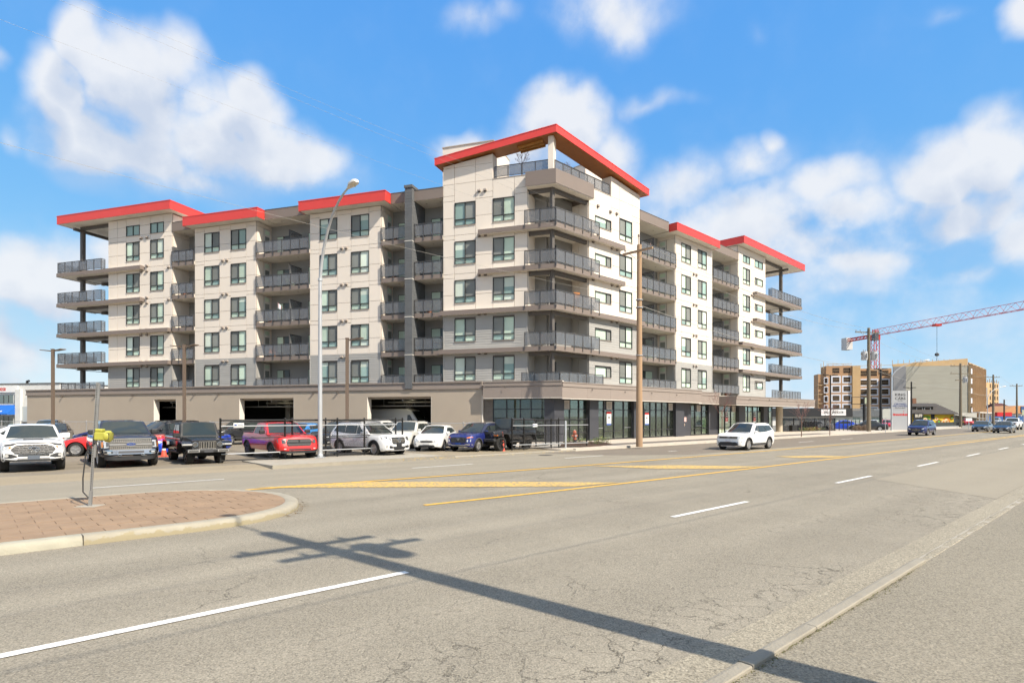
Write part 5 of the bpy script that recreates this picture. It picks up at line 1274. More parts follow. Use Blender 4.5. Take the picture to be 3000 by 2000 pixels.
    def plate(s, z, m=None, w=.155, front=True):
        if front: s.bar(-w, w, z, z + .15, m or PLATE, .03, 'number_plate')
        else:
            b = MB(); x = s.rx(0, z) - .02; b.box(x, x + .03, -w, w, z, z + .15); b.build('number_plate', m or PLATE, s.root)
LOTZ = .104
# ---- pickups -------------------------------------------------------------
def pickup(label, paint, kind, grp=None):
    big = kind != 'mid'
    wb = {'mid': 3.24, 'blue': 3.68, 'ram': 3.57}[kind]; W_ = {'mid': 1.90, 'blue': 2.03, 'ram': 2.02}[kind]; H = {'mid': 1.80, 'blue': 1.96, 'ram': 1.95}[kind]
    hb = {'mid': 1.10, 'blue': 1.24, 'ram': 1.20}[kind]; belt = {'mid': 1.22, 'blue': 1.34, 'ram': 1.32}[kind]
    r = .40 if not big else .42; f = wb / 2
    sp = dict(wb=wb, fo=.95, ro=1.15, W=W_, r=r, arch=r + .085, zb=.42 if not big else .46, rake=.12, crown=.06,
              top=[(-f - 1.15, belt + .02), (-f - .2, belt + .03), (f - .75, belt), (f - .2, belt - .01), (f + .45, hb + .05), (f + .80, hb), (f + .95, hb - .06)])
    c = Car('pickup_truck', label, 'pickup truck', paint, sp, grp)
    xwb, xwt = f - .68, f - 1.38; xrt = -f + .95; xrb = -f + .72
    c.cabin([(xrb, belt), (xrt, H - .04), (xrt + .4, H), (xwt - .35, H), (xwt, H - .05), (xwb, belt)], belt, W_ / 2 * .93, W_ / 2 * .76, H, (xwb - .06, xwt + .03), (xrb + .03, xrt - .02),
            [[(xwb - .42, belt + .05), (xwb - 1.0, belt + .05), (xwb - 1.0, H - .13), (xwt - .18, H - .13)], [(xwb - 1.1, belt + .05), (xrb + .25, belt + .05), (xrt + .12, H - .13), (xwb - 1.1, H - .13)]], paint)
    # open load bed
    b = MB(); b.box(-f - 1.05, xrb - .05, -W_ / 2 + .14, W_ / 2 - .14, belt + .04, belt + .095); b.build('bed_liner', TRIM, c.root)
    c.wheels(ALLOY if kind != 'ram' else BRIM, 6, .27); c.flare(TRIM if kind != 'blue' else paint, .05)
    c.mirrors(xwb - .28, belt + .02, .24, .22, TRIM if kind != 'mid' else paint)
    c.seams([xwb - .22, xwb - 1.05, xrb + .02], sp['zb'] + .12, belt - .03, [(xwb - .9, belt - .2), (xrb + .2, belt - .2)], TRIM if kind == 'ram' else CHROME if kind == 'blue' else paint)
    c.bpair('taillight', [(W_ / 2 * .70, .9, 1.25), (W_ / 2 * .86, .9, 1.25)], TAIL); c.plate(.62, front=False)
    if kind == 'mid':
        g = c.front('grille', [(-.62, .86, .90), (-.50, .72, 1.02), (-.3, .70, 1.06), (.3, .70, 1.06), (.50, .72, 1.02), (.62, .86, .90)], TRIM, .02)
        c.front('grille_surround', [(-.66, .87, .90), (-.52, 1.03, 1.07), (-.3, 1.07, 1.105), (.3, 1.07, 1.105), (.52, 1.03, 1.07), (.66, .87, .90)], SILV, .028)
        for i in range(5):
            for j in range(4):
                y = -.46 + i * .23 + (.115 if j % 2 else 0)
                if abs(y) < .55: c.ring(y, .76 + j * .085, .085, .036, SILV, .009, .03, 'grille_mesh', parent=g)
        c.ring(0, .89, .15, .10, CHROME, .014, .05, parent=g); c.ring(0, .905, .075, .07, CHROME, .011, .05, parent=g); c.ring(0, .93, .13, .035, CHROME, .011, .05, parent=g)
        c.fpair('headlight', [(.60, .92, .98), (.70, .86, 1.02), (.84, .87, 1.03), (.905, .92, 1.01)], LAMP, .02); c.fpair('indicator', [(.615, .935, .985), (.68, .925, .99)], AMB, .03)
        c.front('hood_shield', [(-.80, 1.03, 1.07), (-.62, 1.05, 1.10), (-.45, 1.10, 1.135), (.45, 1.10, 1.135), (.62, 1.05, 1.10), (.80, 1.03, 1.07)], TRIM, .05)
        b = MB(); b.box(f - .05, f + .25, -.28, .28, hb + .10, hb + .155); b.build('hood_scoop', TRIM, c.root)
        c.fpair('fog_surround', [(.46, .60, .64), (.62, .56, .72), (.86, .58, .74)], TRIM, .015)
        for sg in (1, -1): c.disc(sg * .74, .655, .055, .055, LAMP, .03, 'fog_light')
        c.front('lower_bumper', [(-.86, .46, .52), (-.5, .43, .50), (.5, .43, .50), (.86, .46, .52)], TRIM, .03); c.front('skid_plate', [(-.45, .505, .56), (.45, .505, .56)], SILV, .02)
        c.front('bumper_grille', [(-.44, .62, .68), (.44, .62, .68)], TRIM, .012); c.plate(.50, mat('plate_frame', (.10, .12, .15)), .17)
    elif kind == 'blue':
        g = c.front('grille', [(-.70, .78, 1.20), (.70, .78, 1.20)], TRIM, .02)
        c.bar(-.70, .70, 1.19, 1.235, CHROME, .05, parent=g); c.bar(-.70, .70, .755, .79, CHROME, .05, parent=g)
        c.bar(-.70, .70, .885, .925, CHROME, .055, parent=g); c.bar(-.70, .70, 1.045, 1.085, CHROME, .055, parent=g); c.bar(-.70, .70, .955, 1.015, SILV, .06, parent=g)
        for q in range(22): y = -.66 + q * 1.32 / 21; c.bar(y - .012, y + .012, 1.09, 1.185, CHROME, .045, 'grille_mesh', parent=g); c.bar(y - .012, y + .012, .795, .88, CHROME, .045, 'grille_mesh', parent=g)
        c.disc(0, .985, .175, .075, CHROME, .075, parent=g); c.disc(0, .985, .155, .06, PBLUE, .082, parent=g)
        M_ = Matrix(((0, 0, 1, 0), (1, 0, 0, 0), (0, 1, 0, 0), (0, 0, 0, 1))); M_.translation = (c.fx(0, .985) + .085, 0, .985)
        text('Ford', .085, M_, CHROME, c.root, 'emblem_script', shear=.3)
        c.fpair('headlight', [(.72, .86, 1.14), (.84, .84, 1.15), (.95, .84, 1.13)], LAMP, .02); c.fpair('headlight_inner', [(.725, .90, 1.08), (.80, .90, 1.08)], LAMPD, .032); c.fpair('indicator', [(.89, .87, 1.10), (.945, .88, 1.08)], AMB, .03)
        c.front('bumper', [(-.97, .60, .74), (-.7, .57, .76), (.7, .57, .76), (.97, .60, .74)], CHROME, .07)
        c.fpair('fog_surround', [(.60, .62, .71), (.86, .62, .71)], TRIM, .085); c.fpair('fog_light', [(.66, .64, .69), (.78, .64, .69)], LAMP, .095)
        c.front('bumper_insert', [(-.42, .62, .71), (.42, .62, .71)], GREYT, .085); c.plate(.58, TRIM, .17)
        c.front('air_dam', [(-.85, .36, .50), (-.5, .32, .50), (.5, .32, .50), (.85, .36, .50)], TRIM, .02)
        for sg in (1, -1): c.ring(sg * .38, .54, .05, .035, CHROME, .014, .06, 'tow_hook')
        c.sides('running_board', [(-1.3, .44, .50), (1.2, .44, .50)], TRIM, .12)
    else:
        g = c.front('grille', [(-.56, .84, 1.02), (-.48, .74, 1.10), (.48, .74, 1.10), (.56, .84, 1.02)], TRIM, .03)
        c.front('grille_surround', [(-.60, .95, 1.06), (-.50, 1.10, 1.15), (.50, 1.10, 1.15), (.60, .95, 1.06)], paint, .05)
        for j in range(4): c.bar(-.5, .5, .79 + j * .085, .805 + j * .085, GREYT, .045, 'grille_mesh', parent=g)
        c.bar(-.56, .56, .90, .93, TRIM, .05, parent=g); c.bar(-.02, .02, .75, 1.10, TRIM, .05, parent=g)
        c.fpair('headlight', [(.62, .88, 1.02), (.74, .87, 1.08), (.92, .92, 1.08)], LAMPD, .02); c.fpair('fog_light', [(.62, .57, .62), (.72, .57, .62)], LAMP, .05)
        c.front('bumper', [(-.95, .54, .72), (-.6, .50, .73), (.6, .50, .73), (.95, .54, .72)], paint, .05); c.front('air_dam', [(-.8, .36, .48), (.8, .36, .48)], TRIM, .02); c.front('bumper_insert', [(-.5, .53, .60), (.5, .53, .60)], TRIM, .062); c.plate(.60, TRIM, .16)
        for sg in (1, -1):
            b = MB(); b.box(f - .1, f + .35, min(sg * .34, sg * .58), max(sg * .34, sg * .58), hb + .115, hb + .135); b.build('hood_vent', TRIM, c.root)
    return c
# ---- off-roaders with separate wings --------------------------------------
def offroader(label, paint, wb, H=1.86, long=True, rim=BRIM, bright=True, grp=None):
    f = wb / 2; W_ = 1.50; ro = .75 if not long else 1.1; r = .42
    sp = dict(wb=wb, fo=.50, ro=ro, W=W_, r=r, arch=0, zb=.56, rake=.02, rrake=0, crown=.025,
              top=[(-f - ro, 1.20), (f - .82, 1.21), (f - .5, 1.20), (f + .46, 1.10), (f + .50, 1.08)])
    sp['plan'] = [(-f - ro, .74), (-f - ro + .04, .77), (f - .95, .77), (f - .7, .72), (f + .44, .60), (f + .50, .585)]
    c = Car('off_roader', label, 'off-roader', paint, sp, grp)
    belt = 1.20; xwb = f - .80; xwt = f - 1.05; xr_ = -f - ro + .06 if not long else -f + .75
    c.cabin([(xr_, belt), (xr_ + .05, H - .02), (xwt - .2, H), (xwt, H - .03), (xwb, belt)], belt, .755, .70, H, (xwb - .02, xwt + .005), (xr_ + .005, xr_ + .045),
            [[(xwb - .22, belt + .04), (xwb - .95, belt + .04), (xwb - .95, H - .10), (xwt - .14, H - .10)], [(xwb - 1.05, belt + .04), (xr_ + .12, belt + .04), (xr_ + .15, H - .10), (xwb - 1.05, H - .10)]], TRIM)
    c.wheels(rim, 5, .29); 
    sp['track'] = .79
    for sg in (1, -1):
        for (x, fr_) in ((f, True), (-f, False)):
            # flat trapezoid wing over the wheel
            pr = [(-.58, .62), (-.46, .95), (-.30, 1.02), (.34, 1.02), (.50, .96), (.58, .80)] if not fr_ else [(-.62, .60), (-.42, .96), (-.25, 1.04), (.36, 1.03), (.52, .93), (.55, .86)]
            V = []; n = len(pr)
            for y in (.58, .95):
                for (dx, z) in pr: V.append((x + dx, sg * y, z))
                for (dx, z) in pr: V.append((x + dx * .93, sg * y, z - .075))
            F = [(i, i + 1, 2 * n + i + 1, 2 * n + i) for i in range(n - 1)] + [(n + i, 3 * n + i, 3 * n + i + 1, n + i + 1) for i in range(n - 1)] + [(2 * n + i, 2 * n + i + 1, 3 * n + i + 1, 3 * n + i) for i in range(n - 1)] + [(i, n + i, n + i + 1, i + 1) for i in range(n - 1)] + [(0, 2 * n, 3 * n, n), (n - 1, 2 * n - 1, 4 * n - 1, 3 * n - 1)]
            b = MB(); b.add(V, F); b.build('wing', TRIM if not bright else paint, c.root)
            if fr_:
                b = MB(); b.box(x + .50, x + .58, min(sg * .64, sg * .92), max(sg * .64, sg * .92), .865, .93); b.build('indicator', LAMP if bright else AMB, c.root)
        b = MB(); b.tube([(f - .62, sg * .80, .50), (-f + .62, sg * .80, .50)], .06, 8); b.build('side_step', TRIM, c.root)
        b = MB(); b.box(f - .98, f - .86, min(sg * .75, sg * 1.0), max(sg * .75, sg * 1.0), 1.20, 1.38); o = b.build('mirror', TRIM, c.root)
    g = c.bar(-.57, .57, .66, 1.075, paint, .03, 'grille')
    xg = c.fx(0, .85) + .03
    for i in range(7):
        y = -.285 + i * .095; b = MB(); b.box(xg - .01, xg + .012, y - .037, y + .037, .70, 1.03); b.build('grille_slot', CHROME if bright else GREYT, g)
        b = MB(); b.box(xg + .0, xg + .016, y - .024, y + .024, .715, 1.015); b.build('slot_gap', WELL, g)
    for sg in (1, -1):
        c.disc(sg * .47, .90, .115, .115, TRIM, .045, 'headlight_ring', x=xg - .03); c.disc(sg * .47, .90, .085, .085, LAMPD, .055, 'headlight', x=xg - .03); c.ring(sg * .47, .90, .10, .10, CHROME if bright else TRIM, .012, .03, 'headlight_bezel', x=xg)
    b = MB(); b.box(f + .50, f + .74, -.80, .80, .52, .70); bp = b.build('bumper', TRIM, c.root); bv = bp.modifiers.new('b', 'BEVEL'); bv.width = .05; bv.segments = 2
    if bright:
        for sg in (1, -1): b = MB(); b.box(f + .735, f + .75, min(sg * .34, sg * .78), max(sg * .34, sg * .78), .555, .665); b.build('bumper_insert', SILV, bp); b = MB(); b.box(f + .745, f + .756, min(sg * .38, sg * .74), max(sg * .38, sg * .74), .575, .645); b.build('fog_light', LAMPD, bp)
    b = MB(); b.box(f + .735, f + .75, -.17, .17, .54, .67); b.build('number_plate', GREYT, bp)
    b = MB(); b.box(f - .3, f + .48, -.55, .55, .36, .56); b.box(-f - .3, f - .3, -.45, .45, .40, .56); b.build('chassis', WELL, c.root)
    c.seams([xwb - .10, xwb - 1.0] + ([-f + .9] if long else []), .68, 1.16, [(xwb - .85, 1.02)], TRIM)
    if long: b = MB(); b.box(-f - .95, -f + .62, -.62, .62, 1.20, 1.24); b.build('bed_liner', TRIM, c.root)
    else:
        b = MB(); b.lathe([(.1, -.12), (.38, -.12), (.40, 0), (.38, .12), (.1, .12)], 20, 0, Matrix.Translation((-f - ro - .16, 0, 1.0)) @ Matrix.Rotation(math.pi / 2, 4, 'Y')); b.build('spare_wheel', TYRE, c.root, smooth=40)
    return c
# ---- hatchbacks, saloons and sport utility cars ----------------------------
DIM = dict(suv=(4.63, 1.84, 1.66, 2.80, .36), compact=(4.10, 1.77, 1.58, 2.52, .335), hatch=(4.12, 1.71, 1.45, 2.57, .31), saloon=(4.72, 1.83, 1.45, 2.80, .335), sport=(4.55, 1.92, 1.23, 2.70, .345))
def motorcar(label, paint, kind, style='plain', name=None, rim=ALLOY, spokes=5, clad=None, roof=None, grp=None, cat=None):
    L_, W_, H, wb, r = DIM[kind]; f = wb / 2; fo = {'suv': .88, 'compact': .80, 'hatch': .80, 'saloon': .88, 'sport': .95}[kind]; ro = L_ - wb - fo
    hb, belt, zb = {'suv': (.96, 1.06, .26), 'compact': (.92, 1.02, .24), 'hatch': (.76, .96, .20), 'saloon': (.72, .94, .18), 'sport': (.66, .86, .14)}[kind]
    tail = {'suv': belt + .02, 'compact': belt + .02, 'hatch': belt, 'saloon': belt + .04, 'sport': belt + .06}[kind]
    sp = dict(wb=wb, fo=fo, ro=ro, W=W_, r=r, zb=zb, rake=.16 if kind != 'saloon' else .22, crown=.05,
              top=[(-f - ro, tail - .10), (-f - ro + .12, tail), (-f, belt + .03), (f - .55, belt), (f - .1, belt - .02), (f + fo * .45, hb + .06), (f + fo * .85, hb - .04), (f + fo, hb - .14)])
    c = Car(name or {'suv': 'sport_utility_car', 'compact': 'compact_crossover', 'hatch': 'hatchback', 'saloon': 'saloon_car', 'sport': 'sports_car'}[kind], label, cat or 'car', paint, sp, grp)
    xwb = f - .42
    if kind in ('suv', 'compact'):
        xwt = f - 1.18; xrt = -f - ro + .55; xrb = -f - ro + .12
        line = [(xrb, belt), (xrb + .12, belt + .28), (xrt, H - .06), (xrt + .45, H - .005), (xwt - .5, H), (xwt, H - .06), (xwb, belt)]; rw = (xrb + .10, xrt - .03)
        q1, q2 = xwb - .98, xwb - 1.95
        win = [[(xwb - .38, belt + .04), (q1, belt + .04), (q1, H - .15), (xwt - .15, H - .14)], [(q1 - .07, belt + .04), (q2, belt + .05), (q2, H - .15), (q1 - .07, H - .15)], [(q2 - .06, belt + .06), (xrb + .25, belt + .16), (xrt + .05, H - .17), (q2 - .06, H - .15)]]
    elif kind == 'hatch':
        xwb = f - .30; xwt = f - 1.12; xrt = -f - .05; xrb = -f - ro + .10
        line = [(xrb, belt), (xrt - .15, H - .14), (xrt + .35, H - .02), (xwt - .45, H), (xwt, H - .07), (xwb, belt)]; rw = (xrb + .08, xrt - .12)
        q1 = xwb - 1.12; win = [[(xwb - .45, belt + .03), (q1, belt + .03), (q1, H - .14), (xwt - .18, H - .14)], [(q1 - .07, belt + .03), (-f + .2, belt + .06), (-f + .12, H - .18), (q1 - .07, H - .14)], [(-f + .13, belt + .07), (-f - .25, belt + .10), (-f + .06, H - .19)]]
    elif kind == 'saloon':
        xwb = f - .38; xwt = f - 1.2; xrt = -f + .42; xrb = -f - .35
        line = [(xrb, belt + .02), (xrt, H - .12), (xrt + .45, H - .01), (xwt - .45, H), (xwt, H - .07), (xwb, belt)]; rw = (xrb + .06, xrt + .0)
        q1 = xwb - 1.18; win = [[(xwb - .48, belt + .03), (q1, belt + .03), (q1, H - .13), (xwt - .2, H - .13)], [(q1 - .06, belt + .03), (xrb + .62, belt + .05), (xrt + .15, H - .16), (q1 - .06, H - .13)]]
    else:
        xwb = f - .75; xwt = f - 1.45; xrt = -f + .75; xrb = -f - .35
        line = [(xrb, belt + .05), (xrt, H - .06), (xrt + .3, H), (xwt, H - .05), (xwb, belt)]; rw = (xrb + .08, xrt - .02)
        win = [[(xwb - .5, belt + .03), (xrt + .1, belt + .05), (xrt + .15, H - .12), (xwt - .15, H - .12)]]
    c.cabin(line, belt, W_ / 2 * .925, W_ / 2 * .735, H, (xwb - .05, xwt + .02), rw, win, roof)
    c.wheels(rim, spokes, .22)
    c.mirrors(xwb - .40, belt + .0, .16, .14)
    hz_ = belt - .15
    c.seams([xwb - .30, win[0][1][0] - .03] + ([win[1][1][0] - .02] if len(win) > 1 else []), zb + .14, belt - .02, [(win[0][1][0] + .14, hz_)] + ([(win[1][1][0] + .16, hz_)] if len(win) > 1 else []))
    if clad: c.flare(clad, .05, .014); c.sides('sill_cladding', [(-f + r + .1, zb + .02, zb + .17), (f - r - .1, zb + .02, zb + .17)], clad, .012)
    else: c.sides('sill_cladding', [(-f + r + .1, zb + .01, zb + .05), (f - r - .1, zb + .01, zb + .05)], TRIM, .004)
    c.bpair('taillight', [(W_ / 2 * .50, belt - .20, belt - .08), (W_ / 2 * .80, belt - .24, belt - .04), (W_ / 2 * .93, belt - .22, belt - .06)], TAIL); c.plate(.62, front=False)
    c.back('rear_bumper', [(-W_ / 2 * .85, zb + .08, zb + .24), (W_ / 2 * .85, zb + .08, zb + .24)], TRIM if clad else paint, .015)
    w = W_ / 2
    # faces
    if style == 'wide_bars':      # wide slim grille with bright bars, low trapezoid intake
        g = c.front('grille', [(-w * .62, .73, .86), (w * .62, .73, .86)], TRIM, .015)
        for z in (.755, .825): c.bar(-w * .60, w * .60, z, z + .014, CHROME, .028, parent=g)
        c.ring(0, .795, .062, .062, CHROME, .010, .04, parent=g); 
        for sg in (1, -1):
            b = MB(); x = c.fx(0, .8) + .045; b.tube([(x, sg * .045, .825), (x, sg * .022, .765), (x, 0, .80)], .006, 5); b.build('emblem', CHROME, g)
        c.fpair('headlight', [(w * .63, .73, .87), (w * .78, .74, .88), (w * .93, .78, .87)], LAMP, .016); c.fpair('indicator', [(w * .86, .76, .80), (w * .93, .775, .81)], AMB, .024)
        c.front('intake', [(-w * .72, .36, .40), (-w * .55, .30, .52), (w * .55, .30, .52), (w * .72, .36, .40)], TRIM, .012); c.front('skid_plate', [(-w * .5, .25, .30), (w * .5, .25, .30)], SILV, .02)
        c.fpair('fog_surround', [(w * .66, .46, .54), (w * .88, .50, .58)], TRIM, .014); c.front('number_plate', [(-.155, .54, .67), (.155, .54, .67)], PLATE, .03)
        c.rails(f - 1.35, -f - ro + .75, w * .70, H + .02, TRIM)
    elif style == 'round_star':   # twin-louvre grille with a big star
        g = c.front('grille', [(-.42, .70, .90), (-.36, .62, .94), (.36, .62, .94), (.42, .70, .90)], TRIM, .02)
        for z in (.70, .77, .84): c.bar(-.40, .40, z, z + .022, CHROME, .035, parent=g)
        c.ring(0, .78, .10, .10, CHROME, .014, .055, parent=g)
        for a in (90, 210, 330): b = MB(); x = c.fx(0, .78) + .055; b.tube([(x, 0, .78), (x, .095 * math.cos(R_(a)), .78 + .095 * math.sin(R_(a)))], .011, 5); b.build('emblem', CHROME, g)
        c.fpair('headlight', [(w * .55, .80, .92), (w * .72, .74, .96), (w * .92, .82, .96)], LAMPD, .016); c.fpair('indicator', [(w * .60, .86, .89), (w * .85, .88, .92)], LAMP, .024)
        c.fpair('intake', [(w * .45, .38, .50), (w * .82, .42, .56)], TRIM, .014); c.front('lower_grille', [(-w * .42, .36, .48), (w * .42, .36, .48)], TRIM, .012); c.front('skid_plate', [(-w * .6, .27, .31), (w * .6, .27, .31)], SILV, .022); c.plate(.48, TRIM)
        c.rails(f - 1.3, -f - ro + .7, w * .70, H + .02, SILV)
    elif style == 'big_hex':      # broad dark grille, lamps low in the bumper
        g = c.front('grille', [(-w * .58, .66, .74), (-w * .50, .52, .80), (w * .50, .52, .80), (w * .58, .66, .74)], TRIM, .018)
        for i in range(9): c.bar(-.36 + i * .09 - .006, -.36 + i * .09 + .006, .56, .78, GREYT, .028, 'grille_mesh', parent=g)
        c.ring(0, .69, .085, .05, CHROME, .010, .04, parent=g); b = MB(); x = c.fx(0, .69) + .045; b.tube([(x, -.035, .655), (x, -.02, .725)], .01, 5); b.tube([(x, .02, .655), (x, .035, .725)], .01, 5); b.tube([(x, -.028, .685), (x, .028, .695)], .009, 5); b.build('emblem', CHROME, g)
        c.fpair('headlight', [(w * .66, .55, .67), (w * .88, .57, .69)], LAMP, .022); c.fpair('indicator', [(w * .62, .76, .80), (w * .80, .77, .84), (w * .92, .80, .83)], AMB, .02)
        c.front('bumper_bar', [(-w * .93, .36, .42), (-w * .6, .38, .44), (-w * .42, .33, .38), (w * .42, .33, .38), (w * .6, .38, .44), (w * .93, .36, .42)], SILV, .03); c.front('lower_grille', [(-w * .42, .26, .32), (w * .42, .26, .32)], TRIM, .012)
        c.front('number_plate', [(-.16, .40, .50), (.16, .40, .50)], PBLUE, .045); c.rails(f - 1.25, -f - ro + .65, w * .70, H + .02, SILV)
    elif style == 'smile':        # low slim grille between swept lamps
        c.front('grille', [(-w * .42, .53, .58), (-w * .3, .51, .60), (w * .3, .51, .60), (w * .42, .53, .58)], TRIM, .012); c.bar(-.28, .28, .565, .585, CHROME, .026); c.ring(0, .60, .06, .035, CHROME, .008, .03)
        c.fpair('headlight', [(w * .52, .54, .62), (w * .70, .55, .72), (w * .92, .66, .78)], LAMP, .012); c.front('lower_grille', [(-w * .55, .26, .32), (-w * .45, .24, .36), (w * .45, .24, .36), (w * .55, .26, .32)], TRIM, .012); c.fpair('fog_light', [(w * .70, .36, .42), (w * .80, .37, .43)], LAMP, .012)
        c.front('number_plate', [(-.16, .38, .48), (.16, .38, .48)], mat('white_plate', (.6, .6, .6)), .03)
    elif style == 'wide_mouth':   # six-sided grille and swept lamps
        g = c.front('grille', [(-w * .50, .62, .70), (-w * .40, .50, .72), (w * .40, .50, .72), (w * .50, .62, .70)], TRIM, .014)
        for z in (.55, .60, .65): c.bar(-w * .38, w * .38, z, z + .014, CHROME, .026, parent=g)
        c.ring(0, .76, .07, .04, CHROME, .009, .025)
        c.fpair('headlight', [(w * .56, .66, .74), (w * .74, .69, .82), (w * .93, .78, .86)], LAMP, .014); c.front('lower_grille', [(-w * .62, .30, .38), (w * .62, .30, .38)], TRIM, .012); c.fpair('fog_light', [(w * .70, .40, .46), (w * .82, .42, .48)], LAMP, .014); c.plate(.40, GREYT)
        if kind != 'saloon': c.rails(f - 1.35, -f - ro + .75, w * .70, H + .02, TRIM)
    else:
        c.front('grille', [(-w * .48, .46, .56), (w * .48, .46, .56)], TRIM, .012); c.fpair('headlight', [(w * .56, .56, .64), (w * .74, .58, .70), (w * .92, .64, .73)], LAMP, .012); c.front('lower_grille', [(-w * .6, .26, .34), (w * .6, .26, .34)], TRIM, .012); c.plate(.36)
    return c
# ---- the vehicles of the photograph ----------------------------------------
P_W = car_paint('white', (.78, .77, .75)); P_SIL = car_paint('silver', (.48, .48, .48), .5, .3); P_BLK = car_paint('black', (.012, .012, .014)); P_NAVY = car_paint('charcoal_blue', (.020, .022, .034), .2)
P_RED = car_paint('red', (.58, .016, .014)); P_BLU = car_paint('blue', (.018, .028, .17), .25); P_ROY = car_paint('bright_blue', (.008, .06, .55), .2); P_SKY = car_paint('sky_blue', (.03, .24, .62)); P_GRY = car_paint('dark_grey', (.035, .036, .038), .4, .3); P_DBL = car_paint('dark_blue', (.012, .018, .10), .3)
PK = 'vehicles parked nose out along the road'
HD = -50
pickup('white pickup with dark honeycomb grille, parked at the far left edge', P_W, 'mid', PK).front_axle(-17.6, 21.95, HD, LOTZ, .925)
pickup('dark pickup with bright chrome grille behind the leaning sign post', P_NAVY, 'blue', PK).front_axle(-15.35, 23.85, HD, LOTZ, .92)
offroader('black off-roader with seven bright grille slots beside the tall fence', P_BLK, 3.1, grp=PK).front_axle(-13.0, 25.25, HD, LOTZ, .92)
pickup('bright red pickup with black grille behind the chain link fence', P_RED, 'ram', PK).front_axle(-10.3, 28.0, HD, LOTZ, .86)
motorcar('white sport utility car with star emblem behind the chain link fence', P_W, 'suv', 'round_star', clad=GREYT, spokes=5, grp=PK).front_axle(-6.35, 30.5, -38, LOTZ)
motorcar('pearl white sport utility car behind the fence end post', car_paint('pearl', (.62, .60, .55)), 'suv', 'wide_mouth', clad=TRIM, grp=PK).front_axle(-6.9, 36.9, -100, LOTZ)
motorcar('small white hatchback beside the open gate', P_W, 'hatch', 'smile', spokes=10, grp=PK).front_axle(-4.72, 34.5, -98, LOTZ)
motorcar('blue compact crossover with silver bumper bar beside the black off-roader', P_BLU, 'compact', 'big_hex', clad=GREYT, roof=car_paint('night_roof', (.012, .014, .04)), spokes=8, grp=PK).front_axle(-2.65, 34.2, -118, LOTZ)
offroader('short black off-roader half behind the sliding gate', P_BLK, 2.42, 1.84, False, BRIM, False, PK).front_axle(-1.15, 34.75, -130, LOTZ)
# second row and back row of the car park
P2 = 'vehicles parked deeper in the car park'
motorcar('dark grey sport utility car behind the street lamp pole', P_GRY, 'suv', 'wide_mouth', clad=TRIM, spokes=5, grp=P2).front_axle(-11.3, 36.5, -108, LOTZ)
motorcar('black sport utility car behind the black off-roader', P_BLK, 'suv', 'wide_mouth', spokes=6, grp=P2).front_axle(-20.2, 41.6, -118, LOTZ)
motorcar('black sport utility car between the dark pickup and the off-roader', P_BLK, 'suv', 'wide_mouth', grp=P2).front_axle(-23.4, 37.5, -118, LOTZ)
motorcar('low bright blue sports car between the dark pickup and the off-roader', P_ROY, 'sport', 'plain', rim=BRIM, grp=P2).front_axle(-18.3, 31.5, -112, LOTZ)
motorcar('red saloon between the white and the dark pickup', P_RED, 'saloon', 'plain', spokes=5, grp=P2).front_axle(-22.0, 30.4, 205, LOTZ)
motorcar('sky blue hatchback behind the red pickup', P_SKY, 'hatch', 'plain', grp=P2).front_axle(-16.3, 44.5, -100, LOTZ)
motorcar('dark blue saloon behind the dark pickup', P_DBL, 'saloon', 'plain', grp=P2).front_axle(-29.6, 42.0, 195, LOTZ)
motorcar('black saloon behind the red saloon', P_BLK, 'saloon', 'plain', grp=P2).front_axle(-32.8, 42.6, -60, LOTZ)
motorcar('black sport utility car under the double headed lamp at the left', P_BLK, 'suv', 'plain', grp=P2).front_axle(-37.5, 48.0, -60, LOTZ)
motorcar('white saloon partly cut by the left picture edge', P_W, 'saloon', 'plain', grp=P2).front_axle(-29.6, 33.4, 205, LOTZ)
motorcar('white sport utility car along the galvanised fence', P_W, 'suv', 'plain', clad=TRIM, grp=P2).front_axle(-10.6, 43.5, -100, LOTZ)
motorcar('dark sport utility car seen under the dark pickup roof line', P_GRY, 'suv', 'plain', grp=P2).front_axle(-26.2, 44.6, -100, LOTZ)
# on the road
rda = math.degrees(math.atan2(-ER.y, -ER.x))
motorcar('white sport utility car driving in the far lane', P_W, 'suv', 'wide_bars', clad=GREYT, spokes=8).front_axle(13.85, 37.1, rda)
q = gpt(2690, 1275); motorcar('dark blue sport utility car driving towards the camera before the pylon sign', P_DBL, 'suv', 'wide_mouth', clad=GREYT).front_axle(q.x, q.y, rda)
q = gpt(2872, 1264); motorcar('dark grey saloon driving on the left of two oncoming cars', P_GRY, 'saloon', 'smile').front_axle(q.x, q.y, rda)
q = gpt(2936, 1268); motorcar('black saloon nearest the right edge among the oncoming cars', P_BLK, 'saloon', 'smile').front_axle(q.x, q.y, rda)
c = pickup('white pickup behind the oncoming black saloon', P_W, 'mid'); q = gpt(2962, 1258.5); c.front_axle(q.x, q.y, rda)
# right lot
P3 = 'cars in the dealer lot at the right'
motorcar('white saloon behind the dark mesh screen', P_W, 'saloon', 'plain', grp=P3).at(42.5, 84, 150, .05)
motorcar('blue saloon behind the dark mesh screen', P_ROY, 'saloon', 'plain', grp=P3).at(47.5, 86, 155, .05)
motorcar('black saloon behind the thin picket fence', P_BLK, 'saloon', 'plain', grp=P3).at(49.0, 82.5, 160, .05)
motorcar('white hatchback beside the transformer pole', P_W, 'hatch', 'plain', grp=P3).at(55.5, 92, -120, .05)
motorcar('red hatchback behind the leftmost black lamp post', P_RED, 'hatch', 'plain', grp=P3).at(61.5, 98, -120, .05)
motorcar('red compact car beyond the yellow house', P_RED, 'compact', 'plain', grp=P3).at(103, 135, -120, .0)
motorcar('grey sport utility car beyond the oncoming grey saloon', P_SIL, 'suv', 'plain', grp=P3).at(128, 158, rda, 0)
